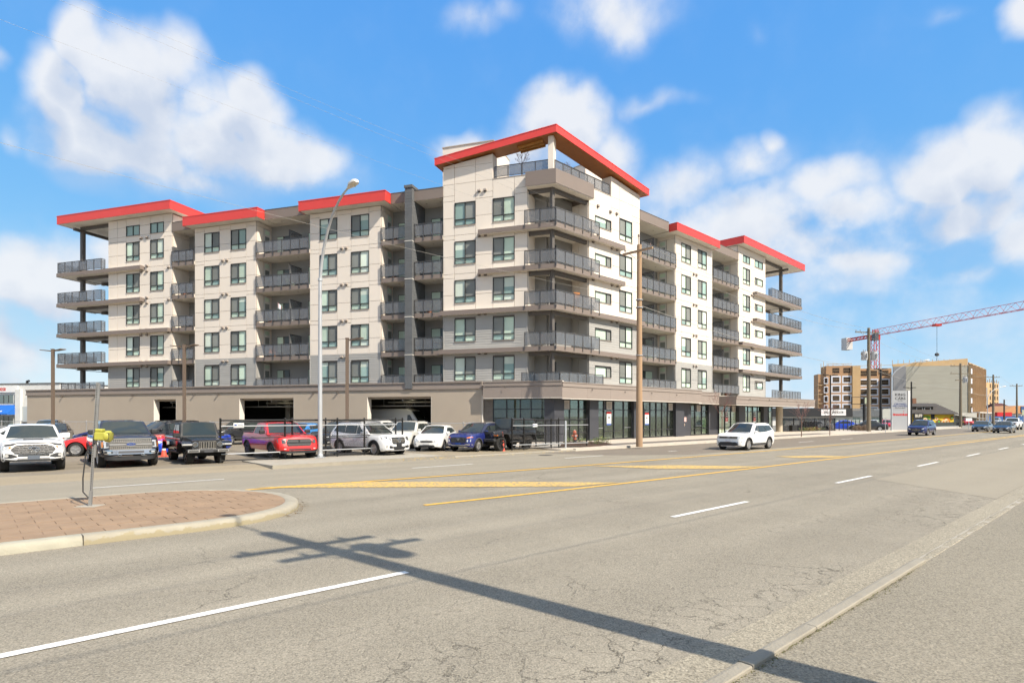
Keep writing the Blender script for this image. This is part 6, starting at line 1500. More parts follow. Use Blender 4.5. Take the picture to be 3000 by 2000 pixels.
# van inside the third garage opening
VW_ = car_paint('van_white', (.55, .55, .54))
sp = dict(wb=3.67, fo=1.0, ro=1.25, W=2.0, r=.36, zb=.30, rake=.30, rrake=.02, crown=.04, top=[(-3.08, 1.5), (1.9, 1.42), (2.5, 1.15), (2.83, 1.02)])
c = Car('delivery_van', 'white high roof van inside the garage opening nearest the corner', 'van', VW_, sp)
c.cabin([(-3.0, 1.4), (-2.95, 2.55), (-2.7, 2.62), (.9, 2.62), (1.35, 2.5), (2.15, 1.42)], 1.4, .97, .84, 2.62, (2.08, 1.42), None, [[(1.7, 1.45), (1.05, 1.45), (1.05, 2.1), (1.3, 2.1)]])
c.wheels(ALLOY, 6, .24); c.mirrors(1.6, 1.4, .22, .3, TRIM); c.seams([1.75, .95, -.3], .5, 1.38); c.front('grille', [(-.5, .62, .82), (.5, .62, .82)], TRIM, .014); c.fpair('headlight', [(.62, .80, .98), (.9, .84, 1.06)], LAMP, .014); c.front('bumper', [(-.85, .36, .56), (.85, .36, .56)], TRIM, .02)
pv = FL.p(14.7, -3.6, 0); c.at(pv.x, pv.y, math.degrees(math.atan2(-FL.u.y, -FL.u.x)), .10)
# ================================================================== street furniture, fences, poles, plants
GALV = mat('galvanised_steel', (.46, .47, .48), rough=.45, metal=.35, var=.08, vscale=2); BRONZE = mat('bronze_pole', (.17, .125, .092), rough=.55, metal=.2, var=.04)
BLKF = mat('black_fence_coat', (.012, .012, .012), rough=.5); WOODP = mat('weathered_pole', (.36, .235, .14), rough=.9, var=.16, vscale=1.6, bump=.5, bscale=14, streak=.08)
WIRE = mat('wire_alu', (.36, .345, .32), rough=.6); PORC = mat('insulator', (.20, .13, .10), rough=.25, coat=.6); TRF = mat('transformer_grey', (.50, .51, .52), rough=.5)
GALVD = mat('dull_galvanised', (.25, .25, .24), rough=.6, metal=.3, var=.1, vscale=5)
# ---- tall davit street lamp
def davit(base, reach_dir, reach, z_straight, z_top, label, r0=.11, grp=None):
    t = empty('street_lamp', T(base.x, base.y, base.z), label, 'street lamp', grp)
    d = Vector(reach_dir).normalized(); b = MB(); pts = [base, base + Vector((0, 0, z_straight * .5)), Vector((base.x, base.y, z_straight))]; rr = [r0, r0 * .86, r0 * .70]
    n = 10
    for i in range(1, n + 1):
        q = i / n; pts.append(Vector((base.x, base.y, z_straight)) + d * (reach * (q ** 1.7)) + Vector((0, 0, (z_top - z_straight) * math.sin(q * math.pi / 2 * .86) / math.sin(math.pi / 2 * .86)))); rr.append(r0 * (.70 - .30 * q))
    b.tube(pts, rr, 14); b.build('pole', GALV, t, smooth=60)
    b = MB(); b.box(-.2, .2, -.2, .2, 0, .035, 0, T(base.x, base.y, base.z)); b.lathe([(r0 * 1.25, .03), (r0 * 1.25, .12), (r0 * 1.02, .2)], 14, 0, T(base.x, base.y, base.z)); b.build('base_plate', GALV, t)
    b = MB(); b.lathe([(r0 * .86, z_straight + .1), (r0 * .98, z_straight + .12), (r0 * .98, z_straight + .22), (r0 * .8, z_straight + .24)], 14, 0, T(base.x, base.y, 0)); b.build('collar', GALV, t)
    e = pts[-1]; x = (d + Vector((0, 0, .12))).normalized(); y = Vector((-d.y, d.x, 0)); z = x.cross(y)
    M_ = Matrix((x, y, z)).transposed().to_4x4(); M_.translation = e
    b = MB(); V = []; prof = [(-.05, .05, .05), (.12, .09, .08), (.3, .17, .13), (.62, .17, .12), (.76, .10, .07)]
    for (xx, w, h) in prof:
        for (yy, zz) in ((-w, -.04), (-w * .95, h * .5), (-w * .5, h), (w * .5, h), (w * .95, h * .5), (w, -.04), (0, -.07)): V.append(M_ @ Vector((xx, yy, zz)))
    F = [(i * 7 + j, i * 7 + (j + 1) % 7, (i + 1) * 7 + (j + 1) % 7, (i + 1) * 7 + j) for i in range(4) for j in range(7)] + [tuple(range(6, -1, -1)), tuple(28 + j for j in range(7))]
    b.add(V, F); hd = b.build('lamp_head', mat('lamp_head_white', (.62, .60, .55), rough=.5), t, smooth=50)
    b = MB(); b.lathe([(.001, -.13), (.10, -.11), (.14, -.055)], 14, 0, M_ @ Matrix.Translation((.45, 0, 0)) @ Matrix.Diagonal((1.3, 1, 1, 1))); b.build('lens', mat('lamp_lens', (.55, .50, .38), rough=.15, coat=1), hd, smooth=60)
    return t
bq = gpt(938, 1340, .15)
davit(bq, (-NRd.x, -NRd.y, 0), 2.75, 8.3, 12.0, 'tall galvanised street lamp with curved arm in front of the apartment building')
# ---- car park lamps
def lot_lamp(px, Y, h, heads, label):
    X = (px - 1500) / 1750 * Y; t = empty('car_park_lamp', T(X, Y, LOTZ), label, 'lamp post', 'brown car park lamps')
    b = MB(); b.box(-.075, .075, -.075, .075, 0, h - LOTZ, 0, T(X, Y, LOTZ)); b.build('pole', BRONZE, t)
    b = MB(); b.lathe([(.25, -.05), (.25, .55), (.22, .6)], 16, 0, T(X, Y, LOTZ)); b.build('footing', CONC_O, t, smooth=40)
    b = MB(); b.box(-.09, .09, -.09, .09, h, h + .05, 0, T(X, Y, 0)); b.build('cap', BRONZE, t)
    for sg in heads:
        M_ = T(X, Y, h - .10, R_(-18)) @ Matrix.Rotation(R_(-6) * sg, 4, 'Y'); b = MB()
        b.box(min(0, sg * .35), max(0, sg * .35), -.035, .035, -.03, .03, 0, M_); b.build('arm', BRONZE, t)
        V = [M_ @ Vector(v) for v in [(sg * .33, -.10, .04), (sg * .33, .10, .04), (sg * .95, .19, .03), (sg * .95, -.19, .03), (sg * .33, -.10, -.03), (sg * .33, .10, -.03), (sg * .95, .19, -.02), (sg * .95, -.19, -.02)]]
        b = MB(); b.add(V, [(0, 1, 2, 3), (7, 6, 5, 4), (0, 4, 5, 1), (1, 5, 6, 2), (2, 6, 7, 3), (3, 7, 4, 0)]); b.build('lamp_head', BRONZE, t)
    return t
lot_lamp(155, 38.8, 6.4, (-1, 1), 'brown double headed car park lamp nearest the left edge')
lot_lamp(540, 36.4, 6.4, (-1, 1), 'brown double headed car park lamp left of the second garage opening')
lot_lamp(1017, 32.9, 6.35, (1,), 'brown single headed car park lamp behind the chain link fence')
# ---- bent perforated sign post on the island with its hanging yellow beacon
sb = gpt(264, 1481, .152); tip = Vector((sb.x + .13, sb.y + .05, 2.83))
t = empty('sign_post', T(sb.x, sb.y, sb.z), 'leaning perforated steel sign post on the brick island', 'sign post')
dz = (tip - sb).normalized(); dx = Vector((1, .2, 0)); dx = (dx - dz * dx.dot(dz)).normalized(); dy = dz.cross(dx)
MP = Matrix((dx, dy, dz)).transposed().to_4x4(); MP.translation = sb; Lp = (tip - sb).length
b = MB(); b.box(-.022, .022, -.022, .022, -.1, Lp, 0, MP); b.build('tube', GALVD, t)
b = MB(); b.box(-.029, .029, -.029, .029, -.1, .32, 0, MP); b.box(.024, .050, -.022, .022, 1.05, Lp - .02, 0, MP); b.build('sleeve', GALVD, t)
b = MB()
k = .15
while k < Lp - .05: b.box(-.0085, .0085, -.0235, -.0215, k, k + .018, 0, MP); k += .038
b.build('perforation', WELL, t)
b = MB(); b.box(-.22, .22, -.2, .2, -.01, .006, 0, T(sb.x, sb.y, sb.z)); b.build('footing', CONC_O, t)
bc = mat('faded_yellow_plastic', (.42, .40, .06), rough=.5, var=.12, vscale=6)
t2 = empty('warning_beacon', T(sb.x + .2, sb.y - .05, 1.6), 'faded yellow beacon housing hanging on the leaning sign post', 'beacon')
b = MB(); b.box(.03, .25, -.11, .11, 1.43, 1.61, 0, MP); b.box(.03, .18, -.09, .09, 1.61, 1.68, 0, MP); o = b.build('housing', bc, t2); bv = o.modifiers.new('b', 'BEVEL'); bv.width = .025; bv.segments = 2
MR = MP @ Matrix.Translation((.26, 0, 1.52)) @ Matrix.Rotation(math.pi / 2, 4, 'Y')
b = MB(); b.lathe([(.125, -.03), (.13, .04), (.10, .07), (.02, .075)], 18, 0, MR); b.build('lens_ring', bc, t2, smooth=50)
for q in range(5): b = MB(); b.box(.28, .335, -.11 + q * .05, -.095 + q * .05, 1.44, 1.60, 0, MP); b.build('fin', mat('fin_olive', (.12, .115, .03), rough=.6), t2)
b = MB(); b.tube([MP @ Vector(p) for p in ((.03, -.03, 1.36), (-.06, -.05, 1.28), (-.12, -.06, 1.1), (-.15, -.05, .6), (-.14, -.03, .3), (-.03, -.03, .18))], .014, 6); b.build('cable', mat('black_cable', (.03, .03, .03), rough=.6), t2, smooth=60)
# ---- chain link fences
def clip_line(p, q, w, h):
    """clip the segment to 0..w, 0..h"""
    t0, t1 = 0.0, 1.0; dx_, dz_ = q[0] - p[0], q[1] - p[1]
    for (pp, qq) in ((-dx_, p[0]), (dx_, w - p[0]), (-dz_, p[1]), (dz_, h - p[1])):
        if pp == 0:
            if qq < 0: return None
        else:
            r = qq / pp
            if pp < 0: t0 = max(t0, r)
            else: t1 = min(t1, r)
    if t0 >= t1: return None
    return (p[0] + dx_ * t0, p[1] + dz_ * t0), (p[0] + dx_ * t1, p[1] + dz_ * t1)
def netting(A, B, z0, z1, m, parent, cell=.07, r=.0024):
    d = (B - A); d.z = 0; w = d.length; d.normalize(); h = z1 - z0; n = Vector((-d.y, d.x, 0)); mb = MB(); k = -h
    st = cell * 1.2
    while k < w + h:
        for (p, q, o) in (((k, 0), (k + h, h), .003), ((k + h, 0), (k, h), -.003)):
            c = clip_line(p, q, w, h)
            if not c: continue
            (x0, y0), (x1, y1) = c; a = A + d * x0; e = A + d * x1; a.z = z0 + y0; e.z = z0 + y1; a += n * o; e += n * o
            ax = (e - a).normalized(); u_ = ax.cross(n).normalized() * r; v_ = n * r
            mb.add([a + u_, a - u_ * .5 + v_, a - u_ * .5 - v_, e + u_, e - u_ * .5 + v_, e - u_ * .5 - v_], [(0, 1, 4, 3), (1, 2, 5, 4), (2, 0, 3, 5)])
        k += st
    o = mb.build('mesh_netting', m, parent); o['kind'] = 'stuff'
    return o
def fence(A, B, h, z, m, label, posts, rails, net_cell=.07, extra=None, name='chain_link_fence', pr=.042, r=.0024):
    t = empty(name, T(A.x, A.y, z), label, 'fence'); d = (B - A); L_ = d.length; d = d / L_
    for s_ in posts:
        p = A + d * s_; b = MB(); b.lathe([(pr, 0), (pr, h + .03), (pr * 1.12, h + .035), (pr * .9, h + .06), (.005, h + .075)], 10, 0, T(p.x, p.y, z)); b.build('post', m, t, smooth=50)
    for (zz, rr, mm, off) in rails:
        n = Vector((d.y, -d.x, 0)) * off; b = MB(); b.tube([Vector((A.x, A.y, z + zz)) + n, Vector((B.x, B.y, z + zz)) + n], rr, 8); b.build('rail', mm, t, smooth=60)
    netting(Vector((A.x, A.y, z)), Vector((B.x, B.y, z)), z + .05, z + h - .02, m, t, net_cell, r)
    return t
A_, B_ = rd(8.05, 26.95), rd(16.6, 26.95)
f1_ = fence(A_, B_, 1.80, .146, BLKF, 'black chain link fence before the red pickup and the white star-badged car', [0, 2.75, 5.3, 8.55], [(1.77, .034, BLKF, 0), (1.0, .022, BLKF, .03), (.06, .022, BLKF, 0), (1.52, .022, GALV, .10), (.34, .024, GALV, .12)], r=.0014)
fence(rd(11.3, 27.35), rd(17.1, 27.0), 1.80, .146, BLKF, 'black sliding gate leaf standing open behind the chain link fence', [0, 1.6, 3.6, 5.75], [(1.76, .034, BLKF, 0), (.9, .024, BLKF, .02), (.10, .034, BLKF, 0)], name='sliding_gate', r=.0014)
fence(rd(23.4, 25.4), rd(29.2, 24.65), 1.80, .12, BLKF, 'black chain link fence beside the red hydrant and the short off-roader', [0, .85, 2.9, 3.5, 5.8], [(1.76, .034, BLKF, 0), (.9, .02, BLKF, .02), (.08, .03, BLKF, 0), (1.42, .022, GALV, .08), (.30, .024, GALV, .08)], r=.0014)
fence(rd(24.6, 26.0), rd(30.2, 28.2), 1.70, .12, BLKF, 'second black fence panel set back behind the red hydrant', [0, 2.4, 4.0, 6.0], [(1.66, .024, BLKF, 0), (.08, .02, BLKF, 0)], r=.0016)
gp = empty('bollard_pipe', T(*rd(27.0, 24.5, .12)), 'galvanised pipe post in the black fence left of the hydrant', 'post'); b = MB(); q = rd(27.0, 24.5); b.lathe([(.055, .12), (.055, 1.75), (.03, 1.82)], 12, 0, T(q.x, q.y)); b.build('tube', GALV, gp, smooth=50)
A_, B_ = FL.p(3.0, 3.2, 0), FL.p(62, 2.6, 0)
fence(A_, B_, 1.50, .10, GALV, 'long galvanised chain link fence along the stucco podium wall', [i * 2.95 for i in range(21)], [(1.47, .024, GALV, 0), (.06, .008, GALV, 0)], .09, r=.0014)
b = MB(); ROADF.mb(b, 8.55, 8.98, 26.86, 26.875, 1.60, 1.80); fs_ = b.build('fence_sign', mat('sign_white', (.75, .75, .74), rough=.5)); tag(fs_, 'small white sign with round dark logo on the tall black fence', 'sign', 'small signs wired to the black fences')
for (s0, s1, z0, z1, m) in ((8.58, 8.68, 1.65, 1.75, PBLUE), (8.71, 8.94, 1.71, 1.73, TRIM), (8.74, 8.92, 1.64, 1.675, TRIM)): ROADF.box('print', fs_, s0, s1, 26.853, 26.859, z0, z1, m)
b = MB(); ROADF.mb(b, 24.75, 25.12, 25.05, 25.065, 1.46, 1.64); fs_ = b.build('fence_sign', MATS['sign_white']); tag(fs_, 'small white sign with round dark logo on the fence before the short off-roader', 'sign', 'small signs wired to the black fences')
ROADF.box('print', fs_, 24.78, 24.87, 25.042, 25.049, 1.51, 1.60, PBLUE); ROADF.box('print', fs_, 24.9, 25.09, 25.042, 25.049, 1.54, 1.57, TRIM)
# ---- delineator, cone, hydrant
q = gpt(1475, 1321, .07); M_ = T(q.x, q.y, .07) @ Matrix.Rotation(R_(-3), 4, 'Y'); t = empty('delineator_post', T(q.x, q.y, .07), 'orange red delineator post leaning before the short black off-roader', 'delineator')
OR = mat('orange_plastic', (.70, .10, .06), rough=.5, var=.08, vscale=5)
b = MB(); b.lathe([(.10, 0), (.085, .10), (.07, .2), (.055, .9), (.055, 1.02), (.03, 1.04)], 14, 0, M_); b.build('tube', OR, t, smooth=50)
b = MB(); b.lathe([(.058, .68), (.0585, .80)], 14, 0, M_); b.lathe([(.0572, .86), (.0575, .93)], 14, 0, M_); b.build('reflective_band', mat('reflective_white', (.72, .66, .64), rough=.4), t, smooth=50)
b = MB(); b.tube([M_ @ Vector(p) for p in ((0, -.05, 1.03), (0, -.05, 1.12), (0, .05, 1.12), (0, .05, 1.03))], .015, 6); b.build('handle', OR, t)
q = gpt(480, 1337, .10); t = empty('traffic_cone', T(q.x, q.y, .10), 'orange traffic cone between the dark pickup and the off-roader', 'traffic cone')
b = MB(); b.box(-.18, .18, -.18, .18, 0, .035, 0, T(q.x, q.y, .10)); b.build('base', OR, t); b = MB(); b.lathe([(.14, .035), (.03, .68), (.02, .70)], 16, 0, T(q.x, q.y, .10)); b.build('cone', OR, t, smooth=50); b = MB(); b.lathe([(.094, .32), (.074, .44)], 16, 0, T(q.x, q.y, .10) @ Matrix.Diagonal((1.03, 1.03, 1, 1))); b.build('collar', MATS['reflective_white'], t, smooth=50)
q = rd(32.6, 28.7); HRED = mat('hydrant_red', (.46, .12, .06), rough=.5, var=.10, vscale=8, bump=.2); t = empty('fire_hydrant', T(q.x, q.y, .15), 'red fire hydrant on a black base in the planting bed', 'fire hydrant')
M_ = T(q.x, q.y, .15); b = MB(); b.lathe([(.17, 0), (.17, .10), (.13, .13), (.13, .24)], 18, 0, M_); b.build('base', TRIM, t, smooth=40)
b = MB(); b.lathe([(.125, .24), (.125, .66), (.165, .67), (.165, .73), (.13, .75), (.12, .84), (.06, .91), (.03, .92)], 18, 0, M_); b.build('barrel', HRED, t, smooth=40)
b = MB(); b.lathe([(.03, .92), (.03, .97)], 6, 0, M_); b.build('nut', MATS['reflective_white'], t)
for a in (20, 200, 290):
    b = MB(); b.lathe([(.055, .10), (.055, .18), (.065, .18), (.065, .22)], 12, 0, M_ @ Matrix.Translation((0, 0, .52)) @ Matrix.Rotation(R_(a), 4, 'Z') @ Matrix.Rotation(math.pi / 2, 4, 'Y')); b.build('outlet', HRED if a != 290 else GALV, t, smooth=40)
# ---- planting bed with small shrubs
MUL = mat('bark_mulch', (.075, .042, .026), rough=1.0, var=.3, vscale=14, bump=.9, bscale=40)
bed_pts = [gpt(*p, .15) for p in ((1640, 1309), (1700, 1309.5), (1760, 1306), (1792, 1300.5), (1770, 1296.5), (1700, 1294), (1650, 1296))]
b = MB(); b.poly([(p.x, p.y) for p in bed_pts], .15, .20); o = b.build('planting_bed', MUL); tag(o, kind='structure')
gv = [gpt(*p, .15) for p in ((1568, 1310), (1640, 1310), (1652, 1294), (1590, 1296))]
b = MB(); b.poly([(p.x, p.y) for p in gv], .14, .17); o = b.build('gravel_strip', asphalt('pale_gravel', (.42, .39, .34), grain=.6, patch=.1, size=16)); tag(o, kind='structure')
def leafy(x, y, z, h, rad, n, cols, label, grp, seed, name='shrub', stems=5):
    random.seed(seed); t = empty(name, T(x, y, z), label, 'plant', grp)
    b = MB()
    for i in range(stems):
        a = random.uniform(0, 6.28); e = Vector((math.cos(a) * rad * .7, math.sin(a) * rad * .7, h * random.uniform(.6, .95))); b.tube([Vector((x, y, z)), Vector((x, y, z)) + e * .5 + Vector((0, 0, h * .12)), Vector((x, y, z)) + e], [.010, .007, .003], 4)
    b.build('stem', mat('stem_brown', (.10, .06, .035), rough=.9), t)
    b = MB()
    for i in range(n):
        a = random.uniform(0, 6.28); rr = rad * math.sqrt(random.random()); zz = z + h * (.15 + .85 * random.random() * (1 - .35 * rr / rad)); c = Vector((x + rr * math.cos(a), y + rr * math.sin(a), zz))
        d = Vector((random.uniform(-1, 1), random.uniform(-1, 1), random.uniform(-.2, 1))).normalized(); s_ = d.orthogonal().normalized(); L_ = random.uniform(.05, .11) * h / .5; w = L_ * .30
        b.add([c, c + d * L_ * .5 + s_ * w, c + d * L_, c + d * L_ * .5 - s_ * w], [(0, 1, 2, 3)], random.randint(0, len(cols) - 1))
    o = b.build('leaves', cols, t); o['kind'] = 'stuff'
    return t
LG = [mat('leaf_green', (.075, .13, .03), rough=.6, var=.2, vscale=9), mat('leaf_yellow_green', (.19, .20, .04), rough=.6, var=.2, vscale=9), mat('leaf_dark', (.03, .06, .02), rough=.6)]
LR = [mat('leaf_russet', (.22, .09, .03), rough=.7, var=.2, vscale=9), LG[1]]
for i, (px, py, h) in enumerate(((1665, 1300, .5), (1706, 1302, .5), (1733, 1299, .42), (1750, 1303, .6), (1762, 1298, .55), (1777, 1300, .5))):
    p = gpt(px, py, .18); leafy(p.x, p.y, .18, h, .32, 90, LG, ['dark low shrub left of the red hydrant', 'low shrub right of the hydrant behind the fence post', 'small dark shrub in the middle of the planting bed', 'yellow green shrub, tallest in the planting bed', 'dark shrub behind the tallest one in the bed', 'low shrub at the right tip of the planting bed'][i], 'shrubs in the planting bed', 40 + i)
# ---- wooden utility poles
def pole_tube(t, x, y, h, r0, r1, m=WOODP, z0=0.0):
    b = MB(); b.tube([(x, y, z0), (x, y, h * .5), (x, y, h)], [r0, (r0 + r1) / 2, r1], 14); return b.build('pole', m, t, smooth=60)
def crossarm(t, x, y, z, half, ang, side=.0, ins=(-.9, -.45, .9), m=WOODP):
    M_ = T(x, y, z, ang); b = MB(); b.box(-half + side, half + side, .14, .26, -.06, .06, 0, M_); a = b.build('crossarm', m, t)
    b = MB()
    for sg in (-1, 1): b.tube([M_ @ Vector((sg * half * .55 + side, .2, -.06)), M_ @ Vector((0, .16, -.6))], .018, 5)
    b.build('brace', GALV, a)
    for k in ins:
        b = MB(); Mi = M_ @ Matrix.Translation((k * half + side, .2, .06)); b.lathe([(.015, 0), (.015, .10), (.06, .11), (.065, .16), (.04, .17), (.045, .21), (.02, .24)], 10, 0, Mi); b.build('insulator', PORC, a, smooth=50)
    return a
def transformer(t, x, y, z, ang, r=.27, h=.85):
    M_ = T(x, y, z, ang); b = MB(); b.lathe([(r * .96, 0), (r, .03), (r, h), (r * 1.05, h + .01), (r * 1.05, h + .05), (r * .6, h + .09)], 18, 0, M_); o = b.build('transformer', TRF, t, smooth=40)
    for k in (-.4, .4): b = MB(); b.lathe([(.03, h + .06), (.05, h + .12), (.03, h + .2), (.045, h + .24), (.012, h + .32)], 8, 0, M_ @ Matrix.Translation((k * r, 0, 0))); b.build('bushing', PORC, o)
    b = MB(); b.box(-.05, .05, -r - .18, -r, h * .2, h * .8, 0, M_); b.build('hanger', GALV, o)
p1 = gpt(1873, 1306, .15); ra = math.atan2(ER.y, ER.x)
t = empty('utility_pole', T(p1.x, p1.y, .15), 'tall weathered wooden utility pole on the pavement before the shop windows', 'utility pole')
pole_tube(t, p1.x, p1.y, 13.2, .215, .15, WOODP, .1)
crossarm(t, p1.x, p1.y, 12.75, 1.15, ra + math.pi / 2, 0, (-.85, .85)); b = MB(); b.tube([(p1.x - .05, p1.y, 13.1), (p1.x - .05, p1.y, 13.75)], .02, 6); b.lathe([(.02, 13.7), (.07, 13.72), (.05, 13.85), (.02, 13.9)], 8, 0, T(p1.x - .05, p1.y)); b.build('pole_top_pin', PORC, t)
for z in (9.6, 9.1, 6.0): b = MB(); b.lathe([(.24, z), (.24, z + .05)], 12, 0, T(p1.x, p1.y)); b.build('band', GALV, t)
def wire(a, c, sag, r, label, grp='overhead wires', name='overhead_wire', m=WIRE):
    a, c = Vector(a), Vector(c); pts = []
    for i in range(25):
        q = i / 24; p = a.lerp(c, q); p.z -= sag * 4 * q * (1 - q); pts.append(p)
    b = MB(); b.tube(pts, r, 5); o = b.build(name, m, smooth=60); tag(o, label, 'wire', grp); return o
pl = rd(-20, 26.0)
nd = NRd
wire(Vector((p1.x, p1.y, 12.98)) + nd * -.95, Vector((pl.x, pl.y, 17.5)) + nd * -.95, .25, .0032, 'upper bright wire crossing the corner tower')
wire(Vector((p1.x, p1.y, 13.85)), Vector((pl.x, pl.y, 18.3)), .25, .0032, 'topmost wire running from the wooden pole across the red roof')
wire(Vector((p1.x, p1.y, 12.98)) + nd * .95, Vector((pl.x, pl.y, 17.0)) + nd * .95, .35, .0032, 'wire below the two that cross the tower terrace')
wire((p1.x, p1.y, 9.65), (pl.x, pl.y, 12.6), .75, .006, 'lower cable running left from the wooden pole across the balconies')
# far poles along the road
far = [(2545, 76, 13.3, 'grey brown utility pole with two transformers before the dealership', True, 2), (2814, 110, 11.8, 'utility pole with one transformer beside the yellow house', True, 1), (2910, 131.7, 11.2, 'thin utility pole in front of the farthest timber frame', False, 0), (2979, 154, 10.4, 'thin utility pole nearest the right picture edge', False, 0)]
WOODF = mat('far_pole_wood', (.165, .135, .095), rough=.9, var=.10, vscale=1.5, streak=.1)
prev = Vector((p1.x, p1.y, 12.98)); prevl = Vector((p1.x, p1.y, 9.3))
for i, (px, Y, h, lab, tr_, nt_) in enumerate(far):
    X = (px - 1500) / 1750 * Y; t = empty('utility_pole', T(X, Y), lab, 'utility pole', 'utility poles along the far side of the road')
    pole_tube(t, X, Y, h, .26, .16, WOODF); crossarm(t, X, Y, h - .55, 1.9 if i else 1.75, R_(10), 0, (-.95, -.6, .6, .95), WOODF)
    if tr_ and nt_ == 1: crossarm(t, X, Y, h - 1.9, 2.0, R_(10), 0, (-.9, .9), WOODF)
    for k in range(nt_): transformer(t, X + (-1 if k else 1) * .62 if nt_ == 2 else X + .75, Y - .1, h - 4.1 if i == 0 else h - 3.6, R_(10), .36, 1.0)
    if nt_: b = MB(); b.box(-1.1, 1.1, -.06, .06, h - 3.4 if i == 0 else h - 3.2, h - 3.25 if i == 0 else h - 3.05, 0, T(X, Y, 0, R_(10))); b.build('bracket', WOODF, t)
    cur = Vector((X, Y, h - .3)); curl = Vector((X, Y, h * .62))
    labs = ['wire span between the near wooden pole and the transformer pole', 'wire span from the transformer pole to the pole by the yellow house', 'wire span before the grey fire wall', 'wire span farthest to the right']
    for k, off in enumerate((-1.5, 1.5)): wire(prev + Vector((off * (.6 if i == 0 else 1), 0, 0)), cur + Vector((off, 0, 0)), .9, .012, labs[i] + (', left strand' if k == 0 else ', right strand'))
    wire(prevl, curl, .7, .016, ['low cable between the near wooden pole and the transformer pole', 'low cable from the transformer pole past the pylon sign', 'low cable before the yellow house roof', 'low cable nearest the right edge'][i])
    prev = cur; prevl = curl
# ---- utility pole behind the camera's right shoulder: its shadow lies across the road
def near_pole(x, y, h, label):
    t = empty('utility_pole', T(x, y), label, 'utility pole', 'utility poles on the near side of the road')
    pole_tube(t, x, y, h, .215, .16); crossarm(t, x, y, 9.9, 1.15, ra, -.1, (-.8, .1, .6)); crossarm(t, x, y, 9.2, 1.2, ra, .25, (-.6, .7))
    transformer(t, x + .42, y + .30, 8.7, ra, .24, .8)
    b = MB(); b.tube([(x, y, 10.6), (x - .6, y + .5, 11.0), (x - 1.5, y + 1.3, 11.15)], .035, 6); b.lathe([(.12, 0), (.16, .08), (.05, .14)], 10, 0, T(x - 1.6, y + 1.38, 11.08)); b.build('lamp_arm', GALV, t)
    return t
near_pole(4.95, 2.65, 11.5, 'wooden utility pole beside the camera casting the long road shadow')
near_pole(44.2, 33.8, 11.5, 'wooden utility pole further along the near side of the road')
for (h, off, lab) in ((10.15, .2, 'wire over the near kerb, upper'), (10.15, -.9, 'wire over the near kerb, outer'), (7.6, .0, 'thick cable over the near kerb, lower')):
    wire(rd(-45, -1.4 + off, h), rd(70, -1.4 + off, h + .1), .3, .006 if h > 8 else .009, lab, 'wires on the near side of the road')
# ---- bare young street trees
def bare_tree(x, y, z, h, label, seed, spread=.45, rosy=True, grp='bare young street trees'):
    random.seed(seed); t = empty('young_tree', T(x, y, z), label, 'tree', grp)
    BK = mat('young_bark', (.20, .13, .095), rough=.9, var=.1, vscale=5); tw = MB(); b = MB()
    b.tube([(x, y, z), (x + .02, y, z + h * .35), (x, y, z + h * .6)], [.045, .035, .025], 8); b.build('trunk', BK, t, smooth=60)
    def grow(p, d, L_, r, k):
        e = p + d * L_; tw.tube([p, p.lerp(e, .5) + Vector((random.uniform(-.03, .03), random.uniform(-.03, .03), 0)), e], [r, r * .8, r * .5], 4 if k else 5, cap=False)
        if k == 0: return
        for i in range(3 if k > 1 else 4):
            dd = (d + Vector((random.uniform(-1, 1), random.uniform(-1, 1), random.uniform(-.2, .6))) * spread).normalized(); grow(p.lerp(e, random.uniform(.45, 1)), dd, L_ * random.uniform(.55, .8), r * .55, k - 1)
    for i in range(7):
        a = i * 2.4; q = Vector((x, y, z + h * (.36 + .035 * i))); grow(q, Vector((math.cos(a) * .55, math.sin(a) * .55, 1)).normalized(), h * .26, .016, 3)
    tw.build('twigs', mat('rosy_twig', (.24, .13, .115), rough=.9), t)
    return t
for i, (px, py, h, lab) in enumerate(((2115, 1277, 4.3, 'bare young tree behind the white driving car'), (2348, 1278.5, 3.3, 'bare young tree before the round tan column'), (2431, 1274.5, 3.4, 'bare young tree before the black shop sign'))):
    p = gpt(px, py, .15); bare_tree(p.x, p.y, .15, h, lab, 70 + i)
